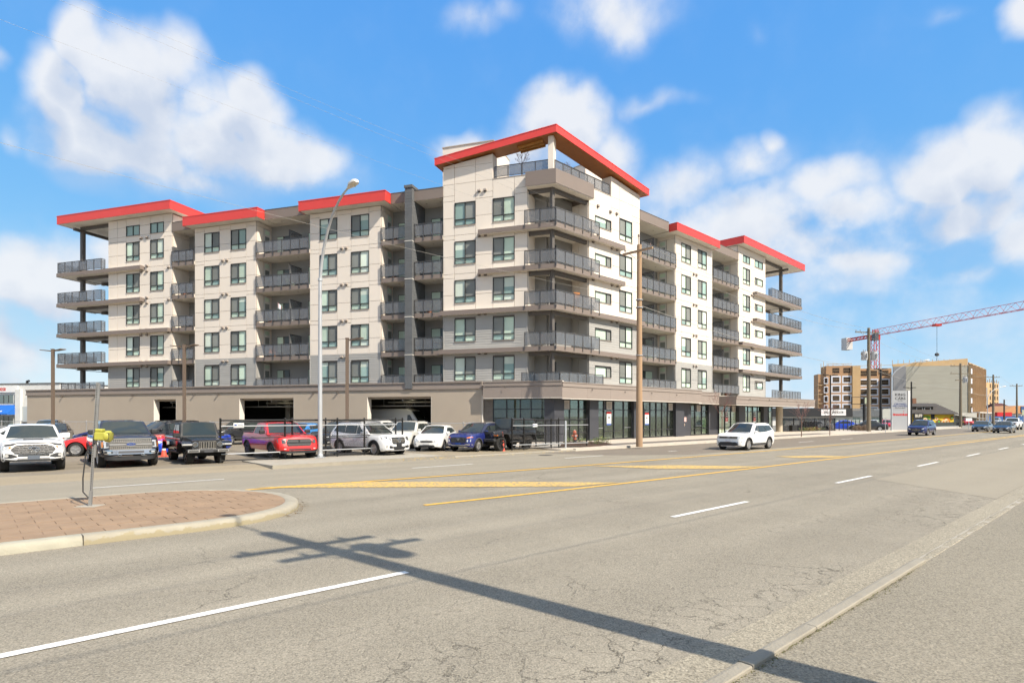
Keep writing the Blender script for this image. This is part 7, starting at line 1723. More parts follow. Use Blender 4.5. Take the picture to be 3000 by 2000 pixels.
# ---- person behind the galvanised fence: only the head shows over it
def person(x, y, z, label):
    t = empty('person', T(x, y, z), label, 'person')
    sk = mat('skin', (.50, .26, .17), rough=.55, var=.04); hr = mat('fair_hair', (.30, .20, .10), rough=.7); cl = mat('dark_jacket', (.05, .05, .06), rough=.9); tr_ = mat('dark_trousers', (.03, .03, .045), rough=.9)
    b = MB(); rows = [(.0, .10, .13), (.08, .10, .16), (.45, .12, .17), (.82, .17, .20), (.95, .15, .20), (1.10, .13, .18), (1.30, .15, .22), (1.42, .12, .20), (1.48, .07, .09), (1.53, .06, .065), (1.57, .075, .07), (1.64, .10, .08), (1.71, .10, .085), (1.77, .075, .07), (1.80, .02, .02)]
    V = []; n = 14
    for (h, a, c) in rows:
        for j in range(n): V.append((x + c * math.cos(2 * math.pi * j / n), y + a * math.sin(2 * math.pi * j / n) * (1 if h < 1.5 else 1.1), z + h))
    F = [(i * n + j, i * n + (j + 1) % n, (i + 1) * n + (j + 1) % n, (i + 1) * n + j) for i in range(len(rows) - 1) for j in range(n)]
    fm = [1 if i < 4 else 2 if i < 8 else 0 for i in range(len(rows) - 1) for j in range(n)]
    me = mesh('body', V, F, [sk, tr_, cl], 80, fm); obj('body', me, None, t)
    b = MB(); b.lathe([(.104, 1.70), (.102, 1.745), (.078, 1.785), (.03, 1.808)], 14, 0, T(x, y + .015, z) @ Matrix.Diagonal((.87, 1.12, 1, 1))); b.build('hair', hr, t, smooth=60)
    b = MB(); b.box(-.013, .013, -.128, -.10, 1.645, 1.69, 0, T(x, y, z)); b.build('nose', sk, t)
    for sg in (-1, 1): b = MB(); b.box(sg * .034 - .012, sg * .034 + .012, -.114, -.10, 1.695, 1.707, 0, T(x, y, z)); b.build('eye', TRIM, t); b = MB(); b.box(sg * .088 - .01, sg * .088 + .01, -.02, .02, 1.65, 1.71, 0, T(x, y, z)); b.build('ear', sk, t)
    b = MB(); b.box(-.025, .025, -.108, -.10, 1.615, 1.623, 0, T(x, y, z)); b.build('mouth', mat('lip', (.35, .12, .10)), t)
    for sg in (-1, 1): b = MB(); b.tube([(x + sg * .2, y, z + 1.38), (x + sg * .26, y - .02, z + 1.1), (x + sg * .25, y - .10, z + .84)], [.06, .05, .035], 8); b.build('sleeve', cl, t, smooth=60)
person(-.80, 45.2, .10, 'person in a dark jacket behind the fence, only the head showing')
# ---- things on the balconies and the roof terrace
def on_balcony(fr, u, o, z): return fr.p(u, o, z)
def planter(fr, u, o, z, w, label, h, seed):
    q = fr.p(u, o, z); b = MB(); fr.mb(b, u - w / 2, u + w / 2, o - .25, o + .25, z, z + .55); p = b.build('planter', mat('charcoal_planter', (.03, .032, .035), rough=.6)); tag(p, label, 'planter', 'planters on the roof terrace')
    return q
planter(FL, 2.75, -.75, 20.06, 1.35, 'charcoal box planter on the roof terrace left of the column', 1, 1)
planter(FR, 2.4, -.75, 20.06, 1.2, 'charcoal box planter on the roof terrace right of the column', 1, 1)
q = FL.p(2.7, -.75, 20.6); bare_tree(q.x, q.y, 20.5, 2.1, 'small budding tree in the terrace planter left of the column', 91, .5, True, 'shrubs on the roof terrace')
q = FR.p(2.3, -.75, 20.5); bare_tree(q.x, q.y, 20.45, 1.5, 'low budding shrub in the terrace planter right of the column', 92, .6, True, 'shrubs on the roof terrace')
def chair(q, ang, m, label, h=.95):
    t = empty('balcony_chair', T(q.x, q.y, q.z), label, 'chair', 'chairs on the balconies'); M_ = T(q.x, q.y, q.z, ang)
    b = MB(); b.box(-.25, .25, -.25, .25, .40, .45, 0, M_); b.build('seat', m, t)
    b = MB(); b.box(-.25, .25, .2, .25, .45, h, 0, M_ @ Matrix.Rotation(R_(-8), 4, 'X')); b.build('backrest', m, t)
    for sx in (-.22, .22):
        for sy in (-.22, .22): b = MB(); b.tube([M_ @ Vector((sx, sy, 0)), M_ @ Vector((sx, sy, .42))], .015, 6); b.build('leg', m, t)
RAT = mat('orange_rattan', (.50, .19, .05), rough=.7, var=.1, vscale=12); CW_ = mat('chair_white', (.55, .56, .56), rough=.5); CGN = mat('chair_green', (.25, .36, .22), rough=.5); CBK = mat('chair_black', (.03, .03, .03), rough=.6)
chair(FR.p(2.6, -.1, FLR[4]), R_(200), RAT, 'orange rattan chair on the fourth storey corner balcony', 1.35)
chair(FL.p(24.1, -.6, FLR[5]), R_(40), CGN, 'pale green chair on the fifth storey balcony left of centre'); chair(FL.p(24.2, -.6, FLR[4]), R_(30), CW_, 'white chair on the fourth storey balcony with the flag')
chair(FL.p(49.6, -.4, FLR[6]), R_(20), CBK, 'dark chair on the sixth storey end balcony at the far left'); chair(FR.p(46.6, -.4, FLR[5]), R_(200), CBK, 'dark chair on the fifth storey end balcony at the far right')
chair(FR.p(13.5, -.5, FLR[2]), R_(200), CBK, 'dark chair on the second storey patio right of the pole')
q = FL.p(24.9, .05, FLR[4]); t = empty('flag', T(q.x, q.y, q.z), 'small red and white flag on the fourth storey balcony railing', 'flag')
b = MB(); b.tube([q + Vector((0, 0, .9)), q + Vector((0, 0, 1.75))], .012, 6); b.build('staff', GALV, t)
b = MB(); fq = FL.p(24.9, .08, 0)
for i in range(4): 
    V = [FL.p(24.9 - .02 - .10 * k, .06 + .04 * math.sin(k * 1.6), FLR[4] + zz - .10 * k) for k in (i, i + 1) for zz in (1.72, 1.30)]; b.add([V[0], V[1], V[3], V[2]], [(0, 1, 2, 3)], 0 if i in (0, 3) else 1)
b.build('cloth', [mat('flag_red', (.6, .02, .02), rough=.8), mat('flag_white', (.8, .8, .8), rough=.8)], t)
b = MB(); FR.mb(b, 2.4, 3.3, .25, .85, FLR[2] + .05, FLR[2] + .95); bb_ = b.build('barbecue_cover', CBK); tag(bb_, 'black covered barbecue on the second storey corner patio', 'barbecue')
STK = [('in the stack just left of the charcoal fin', FL, 13.6, -.55), ('in the stack just right of the charcoal fin', FL, 10.2, -.5), ('in the narrow stack near the left end', FL, 35.7, -.5), ('in the wide stack left of the street lamp', FL, 26.2, -.5), ('in the first stack right of the corner tower', FR, 13.0, -.5), ('in the second stack right of the corner tower', FR, 29.6, -.5)]
ORD = {2: 'second', 3: 'third', 4: 'fourth', 5: 'fifth', 6: 'sixth'}
random.seed(15)
for (wh, fr, u, o) in STK:
    for k in (2, 3, 4, 5, 6):
        r = random.random(); q = fr.p(u + random.uniform(-.5, .5), o + random.uniform(-.2, .2), FLR[k] + .01); lab = 'on the %s storey %s' % (ORD[k], wh)
        if r < .30: chair(q, random.uniform(0, 6), random.choice((CBK, CW_, CGN, RAT)), 'outdoor chair ' + lab)
        elif r < .55:
            b = MB(); b.lathe([(.13, 0), (.17, .32), (.18, .34)], 12, 0, T(q.x, q.y, q.z)); pt = b.build('plant_pot', mat('terracotta', (.28, .12, .07), rough=.8), smooth=50); tag(pt, 'plant pot ' + lab, 'plant pot', 'pots on the balconies'); leafy(q.x, q.y, q.z + .3, .6, .28, 60, LG, 'potted plant ' + lab, 'potted plants on the balconies', int(u * 10) + k, 'potted_plant')
        elif r < .75:
            M_ = T(q.x, q.y, q.z); t = empty('balcony_table', M_, 'small round table ' + lab, 'table', 'tables on the balconies'); b = MB(); b.lathe([(.35, .68), (.35, .71)], 16, 0, M_); b.build('top', CBK, t); b = MB(); b.lathe([(.2, 0), (.03, .04), (.03, .68)], 10, 0, M_); b.build('leg', CBK, t)
# ================================================================== background
def PX(px, Y): return (px - 1500) / 1750 * Y
def ZZ(py, Y): return H_CAM + (1218 - py) / 1750 * Y
def plane_frame(px0, Y0, px1, Y1):
    """a facade between two picture columns at given depths, facing the camera"""
    a = Vector((PX(px0, Y0), Y0, 0)); c = Vector((PX(px1, Y1), Y1, 0)); d = (c - a); L_ = d.length; d /= L_; n = Vector((d.y, -d.x, 0))
    return Frame(a.x, a.y, d.x, d.y, n.x, n.y), L_
# ---- timber-framed apartment block under construction
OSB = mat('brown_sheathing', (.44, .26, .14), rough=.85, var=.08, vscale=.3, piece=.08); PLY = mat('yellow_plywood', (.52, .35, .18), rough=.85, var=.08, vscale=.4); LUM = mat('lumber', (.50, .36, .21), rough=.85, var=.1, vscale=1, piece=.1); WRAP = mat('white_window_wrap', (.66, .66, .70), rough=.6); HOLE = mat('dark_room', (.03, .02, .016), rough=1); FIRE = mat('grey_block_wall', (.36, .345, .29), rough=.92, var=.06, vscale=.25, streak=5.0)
def timber_front(t, fr, u0, u1, cols, ztop, storeys, sh, off=0.0, wrap=True, ww=2.0, first=0):
    b = MB(); fr.mb(b, u0, u1, -6 + off, off, 0, ztop); w = b.build('wall', sh, t)
    for k in range(first, storeys):
        z0 = ztop - 2.35 - (storeys - 1 - k) * 3.0
        for c in cols:
            if wrap and k < storeys - 1: fr.box('window_wrap', w, c - ww / 2 - .42, c + ww / 2 + .42, off + .003, off + .04, z0 - .42, z0 + 1.75 + .30, WRAP)
            o = fr.box('window', w, c - ww / 2, c + ww / 2, off + .041, off + .06, z0, z0 + 1.6, HOLE)
            for q in range(2): fr.box('guard_board', o, c - ww / 2, c + ww / 2, off + .061, off + .09, z0 + .5 + q * .5, z0 + .57 + q * .5, LUM)
            if wrap is False or k == storeys - 1: pass
    return w
t = empty('timber_building', T(PX(2500, 194), 194), 'timber framed block under construction with white wrapped windows', 'building')
fr, L_ = plane_frame(2394, 197, 2612, 192)
zt = ZZ(1074, 194)
sc_ = L_ / (2612 - 2394)
U = lambda px: (px - 2394) * sc_
timber_front(t, fr, U(2418), U(2494), [U(2447), U(2479)], zt + .4, 6, OSB, 1.2)
timber_front(t, fr, U(2517), U(2612), [U(2530.5), U(2560), U(2593)], zt - .6, 6, OSB, 0)
b = MB(); fr.mb(b, U(2494), U(2517), -5, 1.8, 0, zt + .3); b.build('stair_core', PLY, t)
b = MB(); fr.mb(b, U(2396), U(2418), -5, .4, 0, zt - 2.2); w_ = b.build('wall', OSB, t)
for k in range(5):
    z0 = zt - 5.2 - k * 3.0; fr.box('window_wrap', w_, U(2411), U(2424), 1.21, 1.25, z0 - .3, z0 + 1.9, WRAP); fr.box('window', w_, U(2413), U(2422), 1.26, 1.28, z0, z0 + 1.6, HOLE)
    fr.box('deck', w_, U(2394), U(2411), -4, 1.0, z0 - .8, z0 - .55, LUM); fr.box('deck_post', w_, U(2394.5), U(2395.5), .7, .95, z0 - .55, z0 + 2.2, LUM)
for (px, h) in ((2404, 1.2), (2412, 1.8), (2425, 1.0), (2440, 1.1), (2470, 1.0), (2545, 1.3), (2580, 1.0)): fr.box('parapet_stud', t, U(px), U(px) + .15, .2, .35, zt - 2, zt + h, LUM)
fr.box('parapet_rail', t, U(2418), U(2494), 1.0, 1.15, zt + .9, zt + 1.05, LUM); fr.box('parapet_rail', t, U(2517), U(2612), .1, .25, zt + .3, zt + .42, LUM)
# grey fire wall block
t = empty('firewall_building', T(PX(2740, 185), 185), 'block under construction with a blank grey fire wall', 'building')
b = MB(); pts = [Vector((PX(2615, 187), 187)), Vector((PX(2835, 183), 183)), Vector((PX(2881, 207), 207)), Vector((PX(2700, 225), 225))]
b.poly([(p.x, p.y) for p in pts], 0, 17.6); bl = b.build('wall', FIRE, t)
fr, L_ = plane_frame(2615, 187, 2835, 183)
def band(z0, z1, m, nm, o0=.002, o1=.05, ua=0.0, ub=None): return fr.box(nm, bl, ua, ub if ub else L_, o0, o1, z0, z1, m)
for k in range(29): band(.6 * k + .01, .6 * k + .59, FIRE, 'block_course')
fr.box('wall_return', bl, 0, 3.6, .06, .5, 0, 17.4, mat('grey_return', (.22, .22, .225), rough=.9, var=.05, vscale=.4))
b = MB()
V = [fr.p(u, o, z) for o in (-.3, .02) for (u, z) in ((0, 17.6), (L_, 17.6), (L_, 19.7), (0, 18.3))]
b.add(V, [(3, 2, 1, 0), (4, 5, 6, 7), (0, 1, 5, 4), (1, 2, 6, 5), (2, 3, 7, 6), (3, 0, 4, 7)]); b.build('parapet', PLY, t)
fr2, L2_ = plane_frame(2836, 183, 2882, 207)
b = MB(); fr2.mb(b, 0, L2_, .01, .06, 0, 18.6); w_ = b.build('frame_wall', mat('inner_sheathing', (.30, .145, .06), rough=.9, var=.12, vscale=.3), t)
for i in range(15): fr2.box('stud', w_, L2_ * i / 14 - .14, L2_ * i / 14 + .14, .061, .7, 0, 18.2 - .5 * (i % 3 == 0), LUM)
for k in range(7): fr2.box('floor_plate', w_, 0, L2_, .065, .30, k * 3.0 + .1, k * 3.0 + .5, LUM)
for k in range(5): fr2.box('wrap_sheet', w_, 0, 2.6, .71, .74, 3 + k * 3.0, 4.6 + k * 3.0, WRAP)
fr2.box('site_canopy', w_, -1, L2_, .76, 3.0, 3.05, 3.3, SOFF)
for i in range(6): fr2.box('canopy_post', w_, L2_ * i / 5 - .15, L2_ * i / 5 + .15, 2.6, 2.9, 0, 3.0, SOFF)
b = MB()
for i in range(14): fr.mb(b, L_ * i / 13 - .06, L_ * i / 13 + .06, -.2, -.08, 18.1, 19.6)
b.build('parapet_stud', LUM, t)
t = empty('far_timber_building', T(PX(2902, 278), 278), 'farthest timber frame, pale yellow, right of the grey fire wall', 'building')
fr, L_ = plane_frame(2884, 270, 2926, 285)
b = MB(); fr.mb(b, 0, L_, -10, 0, 0, 17.5); w_ = b.build('wall', PLY, t)
fr.box('grey_panel', w_, 0, 3.6, .02, .3, 0, 15, mat('grey_return', (.22, .22, .225)))
for k in range(6):
    for i in range(6):
        if i < 2: continue
        fr.box('window', w_, L_ * (i + .15) / 6, L_ * (i + .48) / 6, .01, .05, 1.2 + k * 2.8, 2.9 + k * 2.8, HOLE); fr.box('stud', w_, L_ * (i + .6) / 6, L_ * (i + .68) / 6, .01, .12, .5 + k * 2.8, 3 + k * 2.8, LUM)
for i in range(9): fr.box('stud', w_, L_ * i / 8 - .1, L_ * i / 8 + .1, -.3, -.05, 17.5, 18.6 + (i % 2) * .6, LUM)
# ---- tower crane
CR = mat('crane_red', (.52, .035, .025), rough=.5, var=.05); CWT = mat('crane_concrete', (.55, .54, .52), rough=.9)
t = empty('tower_crane', T(PX(2564, 215), 215), 'red tower crane with lattice jib above the timber buildings', 'crane')
mx_, my_ = PX(2564, 215), 215
def lattice(t, name, A, B, w, h, n, m, r=.10, tri=False):
    """square or three-chord lattice girder from A to B"""
    A, B = Vector(A), Vector(B); d = (B - A).normalized(); s_ = d.cross(Vector((0, 0, 1))) if abs(d.z) < .9 else Vector((1, 0, 0)); s_.normalize(); u_ = s_.cross(d).normalized()
    ch = [s_ * w / 2, -s_ * w / 2, u_ * h] if tri else [s_ * w / 2 + u_ * h / 2, -s_ * w / 2 + u_ * h / 2, -s_ * w / 2 - u_ * h / 2, s_ * w / 2 - u_ * h / 2]
    b = MB()
    for c in ch: b.tube([A + c, B + c], r * 1.5, 5)
    L_ = (B - A).length
    for i in range(n):
        p, q = A + d * (L_ * i / n), A + d * (L_ * (i + 1) / n)
        for j in range(len(ch)):
            a, c = ch[j], ch[(j + 1) % len(ch)]
            if i % 2: a, c = c, a
            b.tube([p + a, q + c], r * .8, 4, cap=False)
    return b.build(name, m, t)
zj = ZZ(986, 215)
lattice(t, 'mast', (mx_, my_, 0), (mx_, my_, zj), 1.9, 1.9, 16, CR, .09)
jd = Vector((PX(3000, 162) - mx_, 162 - my_, 0)).normalized()
J0 = Vector((mx_, my_, zj + .4))
lattice(t, 'jib', J0, J0 + jd * 70, 1.5, 2.2, 30, CR, .05, True)
lattice(t, 'counter_jib', J0, J0 - jd * 15, 1.4, .9, 8, CR, .10)
M_ = Matrix.Translation(J0 - jd * 14.2) @ Matrix.Rotation(math.atan2(jd.y, jd.x), 4, 'Z'); b = MB(); b.box(-1.6, 1.2, -1.3, 1.3, -3.6, .9, 0, M_); b.build('counterweight', CWT, t)
b = MB(); b.box(-1.2, 1.2, -1.1, 1.1, -1.6, .2, 0, Matrix.Translation(J0)); b.build('slewing_unit', CR, t)
b = MB(); b.box(.9, 2.6, -2.2, -.8, -2.0, .5, 0, Matrix.Translation(J0) @ Matrix.Rotation(math.atan2(jd.y, jd.x), 4, 'Z')); b.build('cab', mat('crane_cab', (.10, .10, .11), rough=.4), t)
lattice(t, 'apex', J0, J0 + Vector((0, 0, 2.2)), 1.2, 1.2, 2, CR, .1)
hp = J0 + jd * 26; b = MB(); b.tube([hp, hp - Vector((0, 0, 9.0))], .05, 5); b.build('hoist_rope', TRIM, t)
b = MB(); b.lathe([(.1, 0), (.6, .2), (.6, .8), (.2, 1.1)], 10, 0, Matrix.Translation(hp - Vector((0, 0, 10.0)))); b.build('hook_block', mat('hook_dark', (.08, .08, .08)), t); b = MB(); b.tube([hp - Vector((0, 0, 10)), hp - Vector((.3, 0, 14))], .06, 5); b.build('sling', TRIM, t)
b = MB(); b.box(-1, 1, -.8, .8, -.5, .2, 0, Matrix.Translation(hp)); b.build('trolley', CR, t)
# ---- car dealer's low building
t = empty('dealer_building', T(PX(2400, 128), 128), 'low white dealer building with black fascia sign band', 'building')
fr, L_ = plane_frame(2255, 128, 2617, 128); U = lambda px: (px - 2255) / (2617 - 2255) * L_
WH = mat('white_wall', (.62, .61, .58), rough=.85, var=.03, vscale=.4); BKF = mat('black_fascia', (.018, .018, .020), rough=.5)
b = MB(); fr.mb(b, 0, L_, -9, -.1, 0, 3.3); w_ = b.build('wall', WH, t)
zb_, zt_ = ZZ(1220, 128), ZZ(1195, 128)
fr.box('fascia', w_, 0, U(2494), -.09, .5, zb_, zt_, BKF)
for q in range(9): fr.box('fascia_slat', w_, U(2494) + .02, U(2586), -.09, .45, zb_ + q * .2, zb_ + q * .2 + .15, mat('grey_slat', (.20, .21, .22), rough=.4, metal=.3))
fr.box('end_bay', w_, U(2586), U(2617), -3, .1, 0, zt_ - .1, mat('pale_grey_wall', (.40, .40, .37), rough=.85))
for (a, c, z0, z1) in ((2278, 2300, .3, 1.3), (2344, 2372, .4, 1.2), (2440, 2452, .5, 1.4), (2476, 2488, .2, 1.5), (2500, 2520, 0, 1.8), (2555, 2578, 0, 1.8)): 
    wn = fr.box('window', w_, U(a), U(c), -.09, -.02, z0, z1, mat('pale_glass', (.30, .36, .33), rough=.1)); fr.box('window_bar', wn, (U(a) + U(c)) / 2 - .04, (U(a) + U(c)) / 2 + .04, -.02, .0, z0, z1, WH)
def sign_M(fr, u, o, z):
    m = Matrix((fr.u, Vector((0, 0, 1)), fr.n)).transposed().to_4x4(); m.translation = fr.p(u, o, z); return m
sgn = fr.box('name_board', w_, U(2402), U(2474), .51, .58, zb_ + .25, zt_ - .25, mat('board_white', (.72, .71, .70), rough=.6))
PKb = mat('sign_black', (.012, .012, .012), rough=.6); PRd = mat('sign_red', (.50, .02, .02), rough=.6); PBl = mat('sign_blue', (.03, .05, .16), rough=.6)
text('KING OF CARS BC.COM', .62, sign_M(fr, U(2438), .585, (zb_ + zt_) / 2), PKb, sgn, sx=.62, bold=.02)
for u in (2407, 2470): text('~', .8, sign_M(fr, U(u), .585, (zb_ + zt_) / 2), PRd, sgn, sx=.7)
# ---- pylon sign
t = empty('pylon_sign', T(PX(2640, 84), 84), 'tall grey pylon sign lettered KING CARS, CERTIFIED PRE OWNED, FINANCING', 'sign')
fr, L_ = plane_frame(2615, 84, 2666.5, 84); PY = mat('pylon_grey', (.36, .37, .385), rough=.5, var=.03, vscale=.4)
zt_ = ZZ(1144, 84); b = MB(); fr.mb(b, 0, L_ - .35, -.35, 0, -.05, zt_); pb = b.build('slab', PY, t)
fr.box('side_strip', pb, L_ - .33, L_, -.30, .02, -.05, zt_ + .02, mat('strip_white', (.70, .70, .70), rough=.5)); fr.box('frame_line', pb, L_ - .36, L_ - .32, -.02, .03, -.05, zt_, PKb)
cx = (L_ - .35) / 2
def line(tx, py, size, m, sx=1.0, bold=.01): text(tx, size, sign_M(fr, cx, .004, ZZ(py, 84)), m, pb, sx=sx, bold=bold)
line('KING', 1156, .50, PKb, 1.25); line('OF', 1161.5, .12, PKb); line('CARS', 1167, .50, PKb, 1.25); line('BC.COM', 1173.3, .14, mat('sign_grey', (.12, .12, .13)), 1.3)
line('CERTIFIED', 1183.5, .30, PBl, 1.28); line('PRE-OWNED', 1189.2, .30, PBl, 1.28); line('604-533-8899', 1194.6, .22, mat('sign_grey', (.12, .12, .13)), 1.2)
fr.box('rule', pb, .25, L_ - .6, .001, .006, ZZ(1178.6, 84), ZZ(1178.2, 84), PBl); fr.box('rule', pb, .25, L_ - .6, .001, .006, ZZ(1199.5, 84), ZZ(1199.1, 84), PBl)
line('FINANCING', 1214.5, .36, PRd, 1.05, .025); fr.box('mark', pb, cx + .48, cx + .53, .001, .006, ZZ(1209, 84), ZZ(1202, 84), PRd)
# ---- billboard on a single post
t = empty('billboard', T(PX(2532, 92), 92), 'empty framed billboard on one black post behind the transformer pole', 'billboard')
fr, L_ = plane_frame(2495, 92, 2553, 92); z0, z1 = ZZ(1184, 92), ZZ(1162, 92)
b = MB(); fr.mb(b, 0, L_, -.1, .1, z0, z0 + .09); fr.mb(b, 0, L_, -.1, .1, z1 - .07, z1); fr.mb(b, 0, .07, -.1, .1, z0 + .09, z1 - .07); fr.mb(b, L_ - .07, L_, -.1, .1, z0 + .09, z1 - .07); b.build('frame', PKb, t)
fr.box('panel', t, L_ * .66, L_ - .075, -.05, .05, z0 + .1, z1 - .08, mat('billboard_green', (.36, .40, .29), rough=.7)); fr.box('panel', t, L_ * .655 - .14, L_ * .655, -.05, .05, z0 + .1, z1 - .08, PKb)
b = MB(); b.tube([(PX(2532, 92), 92, 0), (PX(2532, 92), 92, z0 + .05)], .22, 10); b.build('post', PKb, t, smooth=60)
# ---- small house with yellow mural wall
t = empty('yellow_house', T(PX(2740, 142), 142), 'small house with dark roof, dormer and yellow mural wall', 'house')
fr, L_ = plane_frame(2668, 142, 2794, 142); zE, zR = ZZ(1211, 142), ZZ(1180, 142); U = lambda px: (px - 2668) / (2794 - 2668) * L_
YW = mat('mural_yellow', (.68, .46, .03), rough=.8, var=.05, vscale=.5); RF = mat('dark_shingle', (.062, .055, .050), rough=.9, var=.08, vscale=.8)
b = MB(); fr.mb(b, 0, L_, -8, 0, 0, zE + .05); w_ = b.build('wall', YW, t)
V = [fr.p(-.8, .7, zE), fr.p(L_ + .8, .7, zE), fr.p(L_ - 1.9, -3.5, zR), fr.p(-.8, -3.5, zR), fr.p(-.8, -8.5, zE), fr.p(L_ + .8, -8.5, zE), fr.p(-.8, .7, zE - .18), fr.p(L_ + .8, .7, zE - .18), fr.p(L_ + .8, -8.5, zE - .18), fr.p(-.8, -8.5, zE - .18)]
b = MB(); b.add(V, [(0, 1, 2, 3), (1, 5, 2), (3, 2, 5, 4), (0, 3, 4), (6, 7, 1, 0), (7, 8, 5, 1), (9, 8, 7, 6)]); rf = b.build('roof', RF, t)
b = MB(); ud = U(2713); fr.mb(b, ud - 2.4, ud + 2.4, -3, -1.0, zE + .6, zE + 1.75); V = [fr.p(ud - 2.9, -.5, zE + 1.75), fr.p(ud + 2.9, -.5, zE + 1.75), fr.p(ud + 2.9, -3.4, zR + .05), fr.p(ud - 2.9, -3.4, zR + .05)]; V += [v - Vector((0, 0, .12)) for v in V]
b.add(V, [(0, 1, 2, 3), (7, 6, 5, 4), (0, 4, 5, 1), (1, 5, 6, 2), (3, 7, 4, 0)]); dm = b.build('dormer', RF, rf)
for k in (-.9, 1.0): wn = fr.box('dormer_window', rf, ud + k - .75, ud + k + .75, -.99, -.92, zE + .75, zE + 1.55, WH)
for k in (-.9, 1.0): fr.box('dormer_pane', rf, ud + k - .6, ud + k + .6, -.915, -.90, zE + .88, zE + 1.42, HOLE)
fr.box('chimney', rf, U(2705) - .45, U(2705) + .45, -4, -3.1, zR - .3, zR + 1.2, mat('brick_chimney', (.20, .10, .06), rough=.9))
random.seed(77)
cols = [mat('mural_orange', (.62, .20, .03), rough=.8), mat('mural_green', (.10, .38, .05), rough=.8), mat('mural_cream', (.66, .55, .32), rough=.8), mat('mural_brown', (.22, .09, .03), rough=.8)]
for i in range(16):
    u = U(2700) + (L_ - U(2700)) * random.random() * .96; z = .6 + random.random() * (zE - 1.2); r = random.uniform(.25, .55) if i else .8; z = max(r + .1, z); b = MB(); n_ = 12; [b.add([fr.p(u + rr * math.cos(6.283 * j / n_), .02 + .008 * i + o_, z + rr * math.sin(6.283 * j / n_)) for j in range(n_)], [tuple(range(n_))], k_) for (rr, o_, k_) in ((r, 0, 0), (r * .5, .004, 1))]; b.build('mural_patch', [cols[i % 4], cols[(i + 2) % 4]], t)
fr.box('door', t, U(2727), U(2738), .0, .05, zE - 1.35, zE - .2, PKb)
sgb = fr.box('shop_sign', t, U(2670), U(2698), .75, .85, zE - 1.75, zE + .15, PKb); text('BUFF', .95, sign_M(fr, U(2684.5), .856, zE - .55), mat('sign_cream', (.60, .55, .45)), sgb, sx=.8, bold=.03)
# ---- left: white two-storey building with blue awning
t = empty('white_shop_building', T(PX(40, 76), 76), 'white painted brick building with blue awning and number 20058', 'building')
fr, L_ = plane_frame(-260, 84, 175, 78); U = lambda px: (px + 260) / 435 * L_
WB = mat('white_brick', (.66, .65, .62), rough=.9, var=.06, vscale=1.2, bump=.5, bscale=12)
zt_ = ZZ(1124, 79); b = MB(); fr.mb(b, 0, L_, -12, 0, 0, zt_); w_ = b.build('wall', WB, t); fr.box('coping', w_, -.1, L_ + .1, -12, .1, zt_, zt_ + .12, mat('dark_coping', (.10, .10, .10)))
fr.box('sign_band', w_, U(-100), U(62), .02, .25, ZZ(1148, 79), ZZ(1131, 79), mat('band_white', (.74, .73, .72), rough=.7))
text('20058', .62, sign_M(fr, U(18), .26, ZZ(1139.5, 79)), mat('red_numeral', (.50, .03, .02), rough=.6), w_, 'house_number', sx=.92, bold=.02)
wn = fr.box('window', w_, U(6), U(48), .02, .06, ZZ(1180, 79), ZZ(1156, 79), mat('shop_glass_l', (.12, .15, .13), rough=.05, coat=1)); wn2 = fr.box('window', w_, U(6), U(47), .02, .06, ZZ(1246, 79), ZZ(1219, 79), mat('shop_glass_l', (.12, .15, .13)))
for (w__, z0, z1) in ((wn, 1180, 1156), (wn2, 1246, 1219)):
    for k in range(4): fr.box('window_bar', w__, U(6) + (U(48) - U(6)) * k / 3 - .03, U(6) + (U(48) - U(6)) * k / 3 + .03, .061, .09, ZZ(z0, 79), ZZ(z1, 79), WH if k in (0, 3) else TRIM)
V = [fr.p(U(-110), .05, ZZ(1185, 79)), fr.p(U(57), .05, ZZ(1185, 79)), fr.p(U(57), 1.3, ZZ(1210, 79)), fr.p(U(-110), 1.3, ZZ(1210, 79)), fr.p(U(-110), 1.3, ZZ(1214, 79)), fr.p(U(57), 1.3, ZZ(1214, 79)), fr.p(U(57), .05, ZZ(1214, 79))]
b = MB(); b.add(V, [(0, 1, 2, 3), (3, 2, 5, 4), (1, 6, 5, 2)]); aw = b.build('awning', mat('awning_blue', (.012, .13, .50), rough=.6), t)
for (px0, px1, py) in ((-20, 38, 1203), (-20, 20, 1210)):
    for k in range(9):
        u0 = U(px0) + (U(px1) - U(px0)) * k / 9; q0, q1 = fr.p(u0, 0, 0), fr.p(u0 + (U(px1) - U(px0)) / 11, 0, 0); tt = (py - 1185) / 25; oo = .05 + 1.25 * tt; z = ZZ(py, 79)
        b = MB(); b.add([q + fr.n * (oo + .02 + dz * 1.1) + Vector((0, 0, z + .03 - dz)) for (q, dz) in ((q0, 0), (q1, 0), (q1, .14), (q0, .14))], [(3, 2, 1, 0)]); b.build('awning_letter', WH, aw)
fr.box('side_pier', w_, U(57), U(72), .0, .3, 0, ZZ(1140, 79), WB); fr.box('roller_door', w_, U(72), U(100), .02, .05, .2, ZZ(1190, 79), mat('pale_shutter', (.42, .45, .46), rough=.5)); fr.box('dark_door', w_, U(72), U(100), .051, .08, .1, 1.3, HOLE)
b = MB(); b.tube([fr.p(U(42), -2, zt_), fr.p(U(42), -2, zt_ + .5), fr.p(U(42) + .3, -2, zt_ + .55)], .16, 8); b.build('roof_vent', TRIM, t)
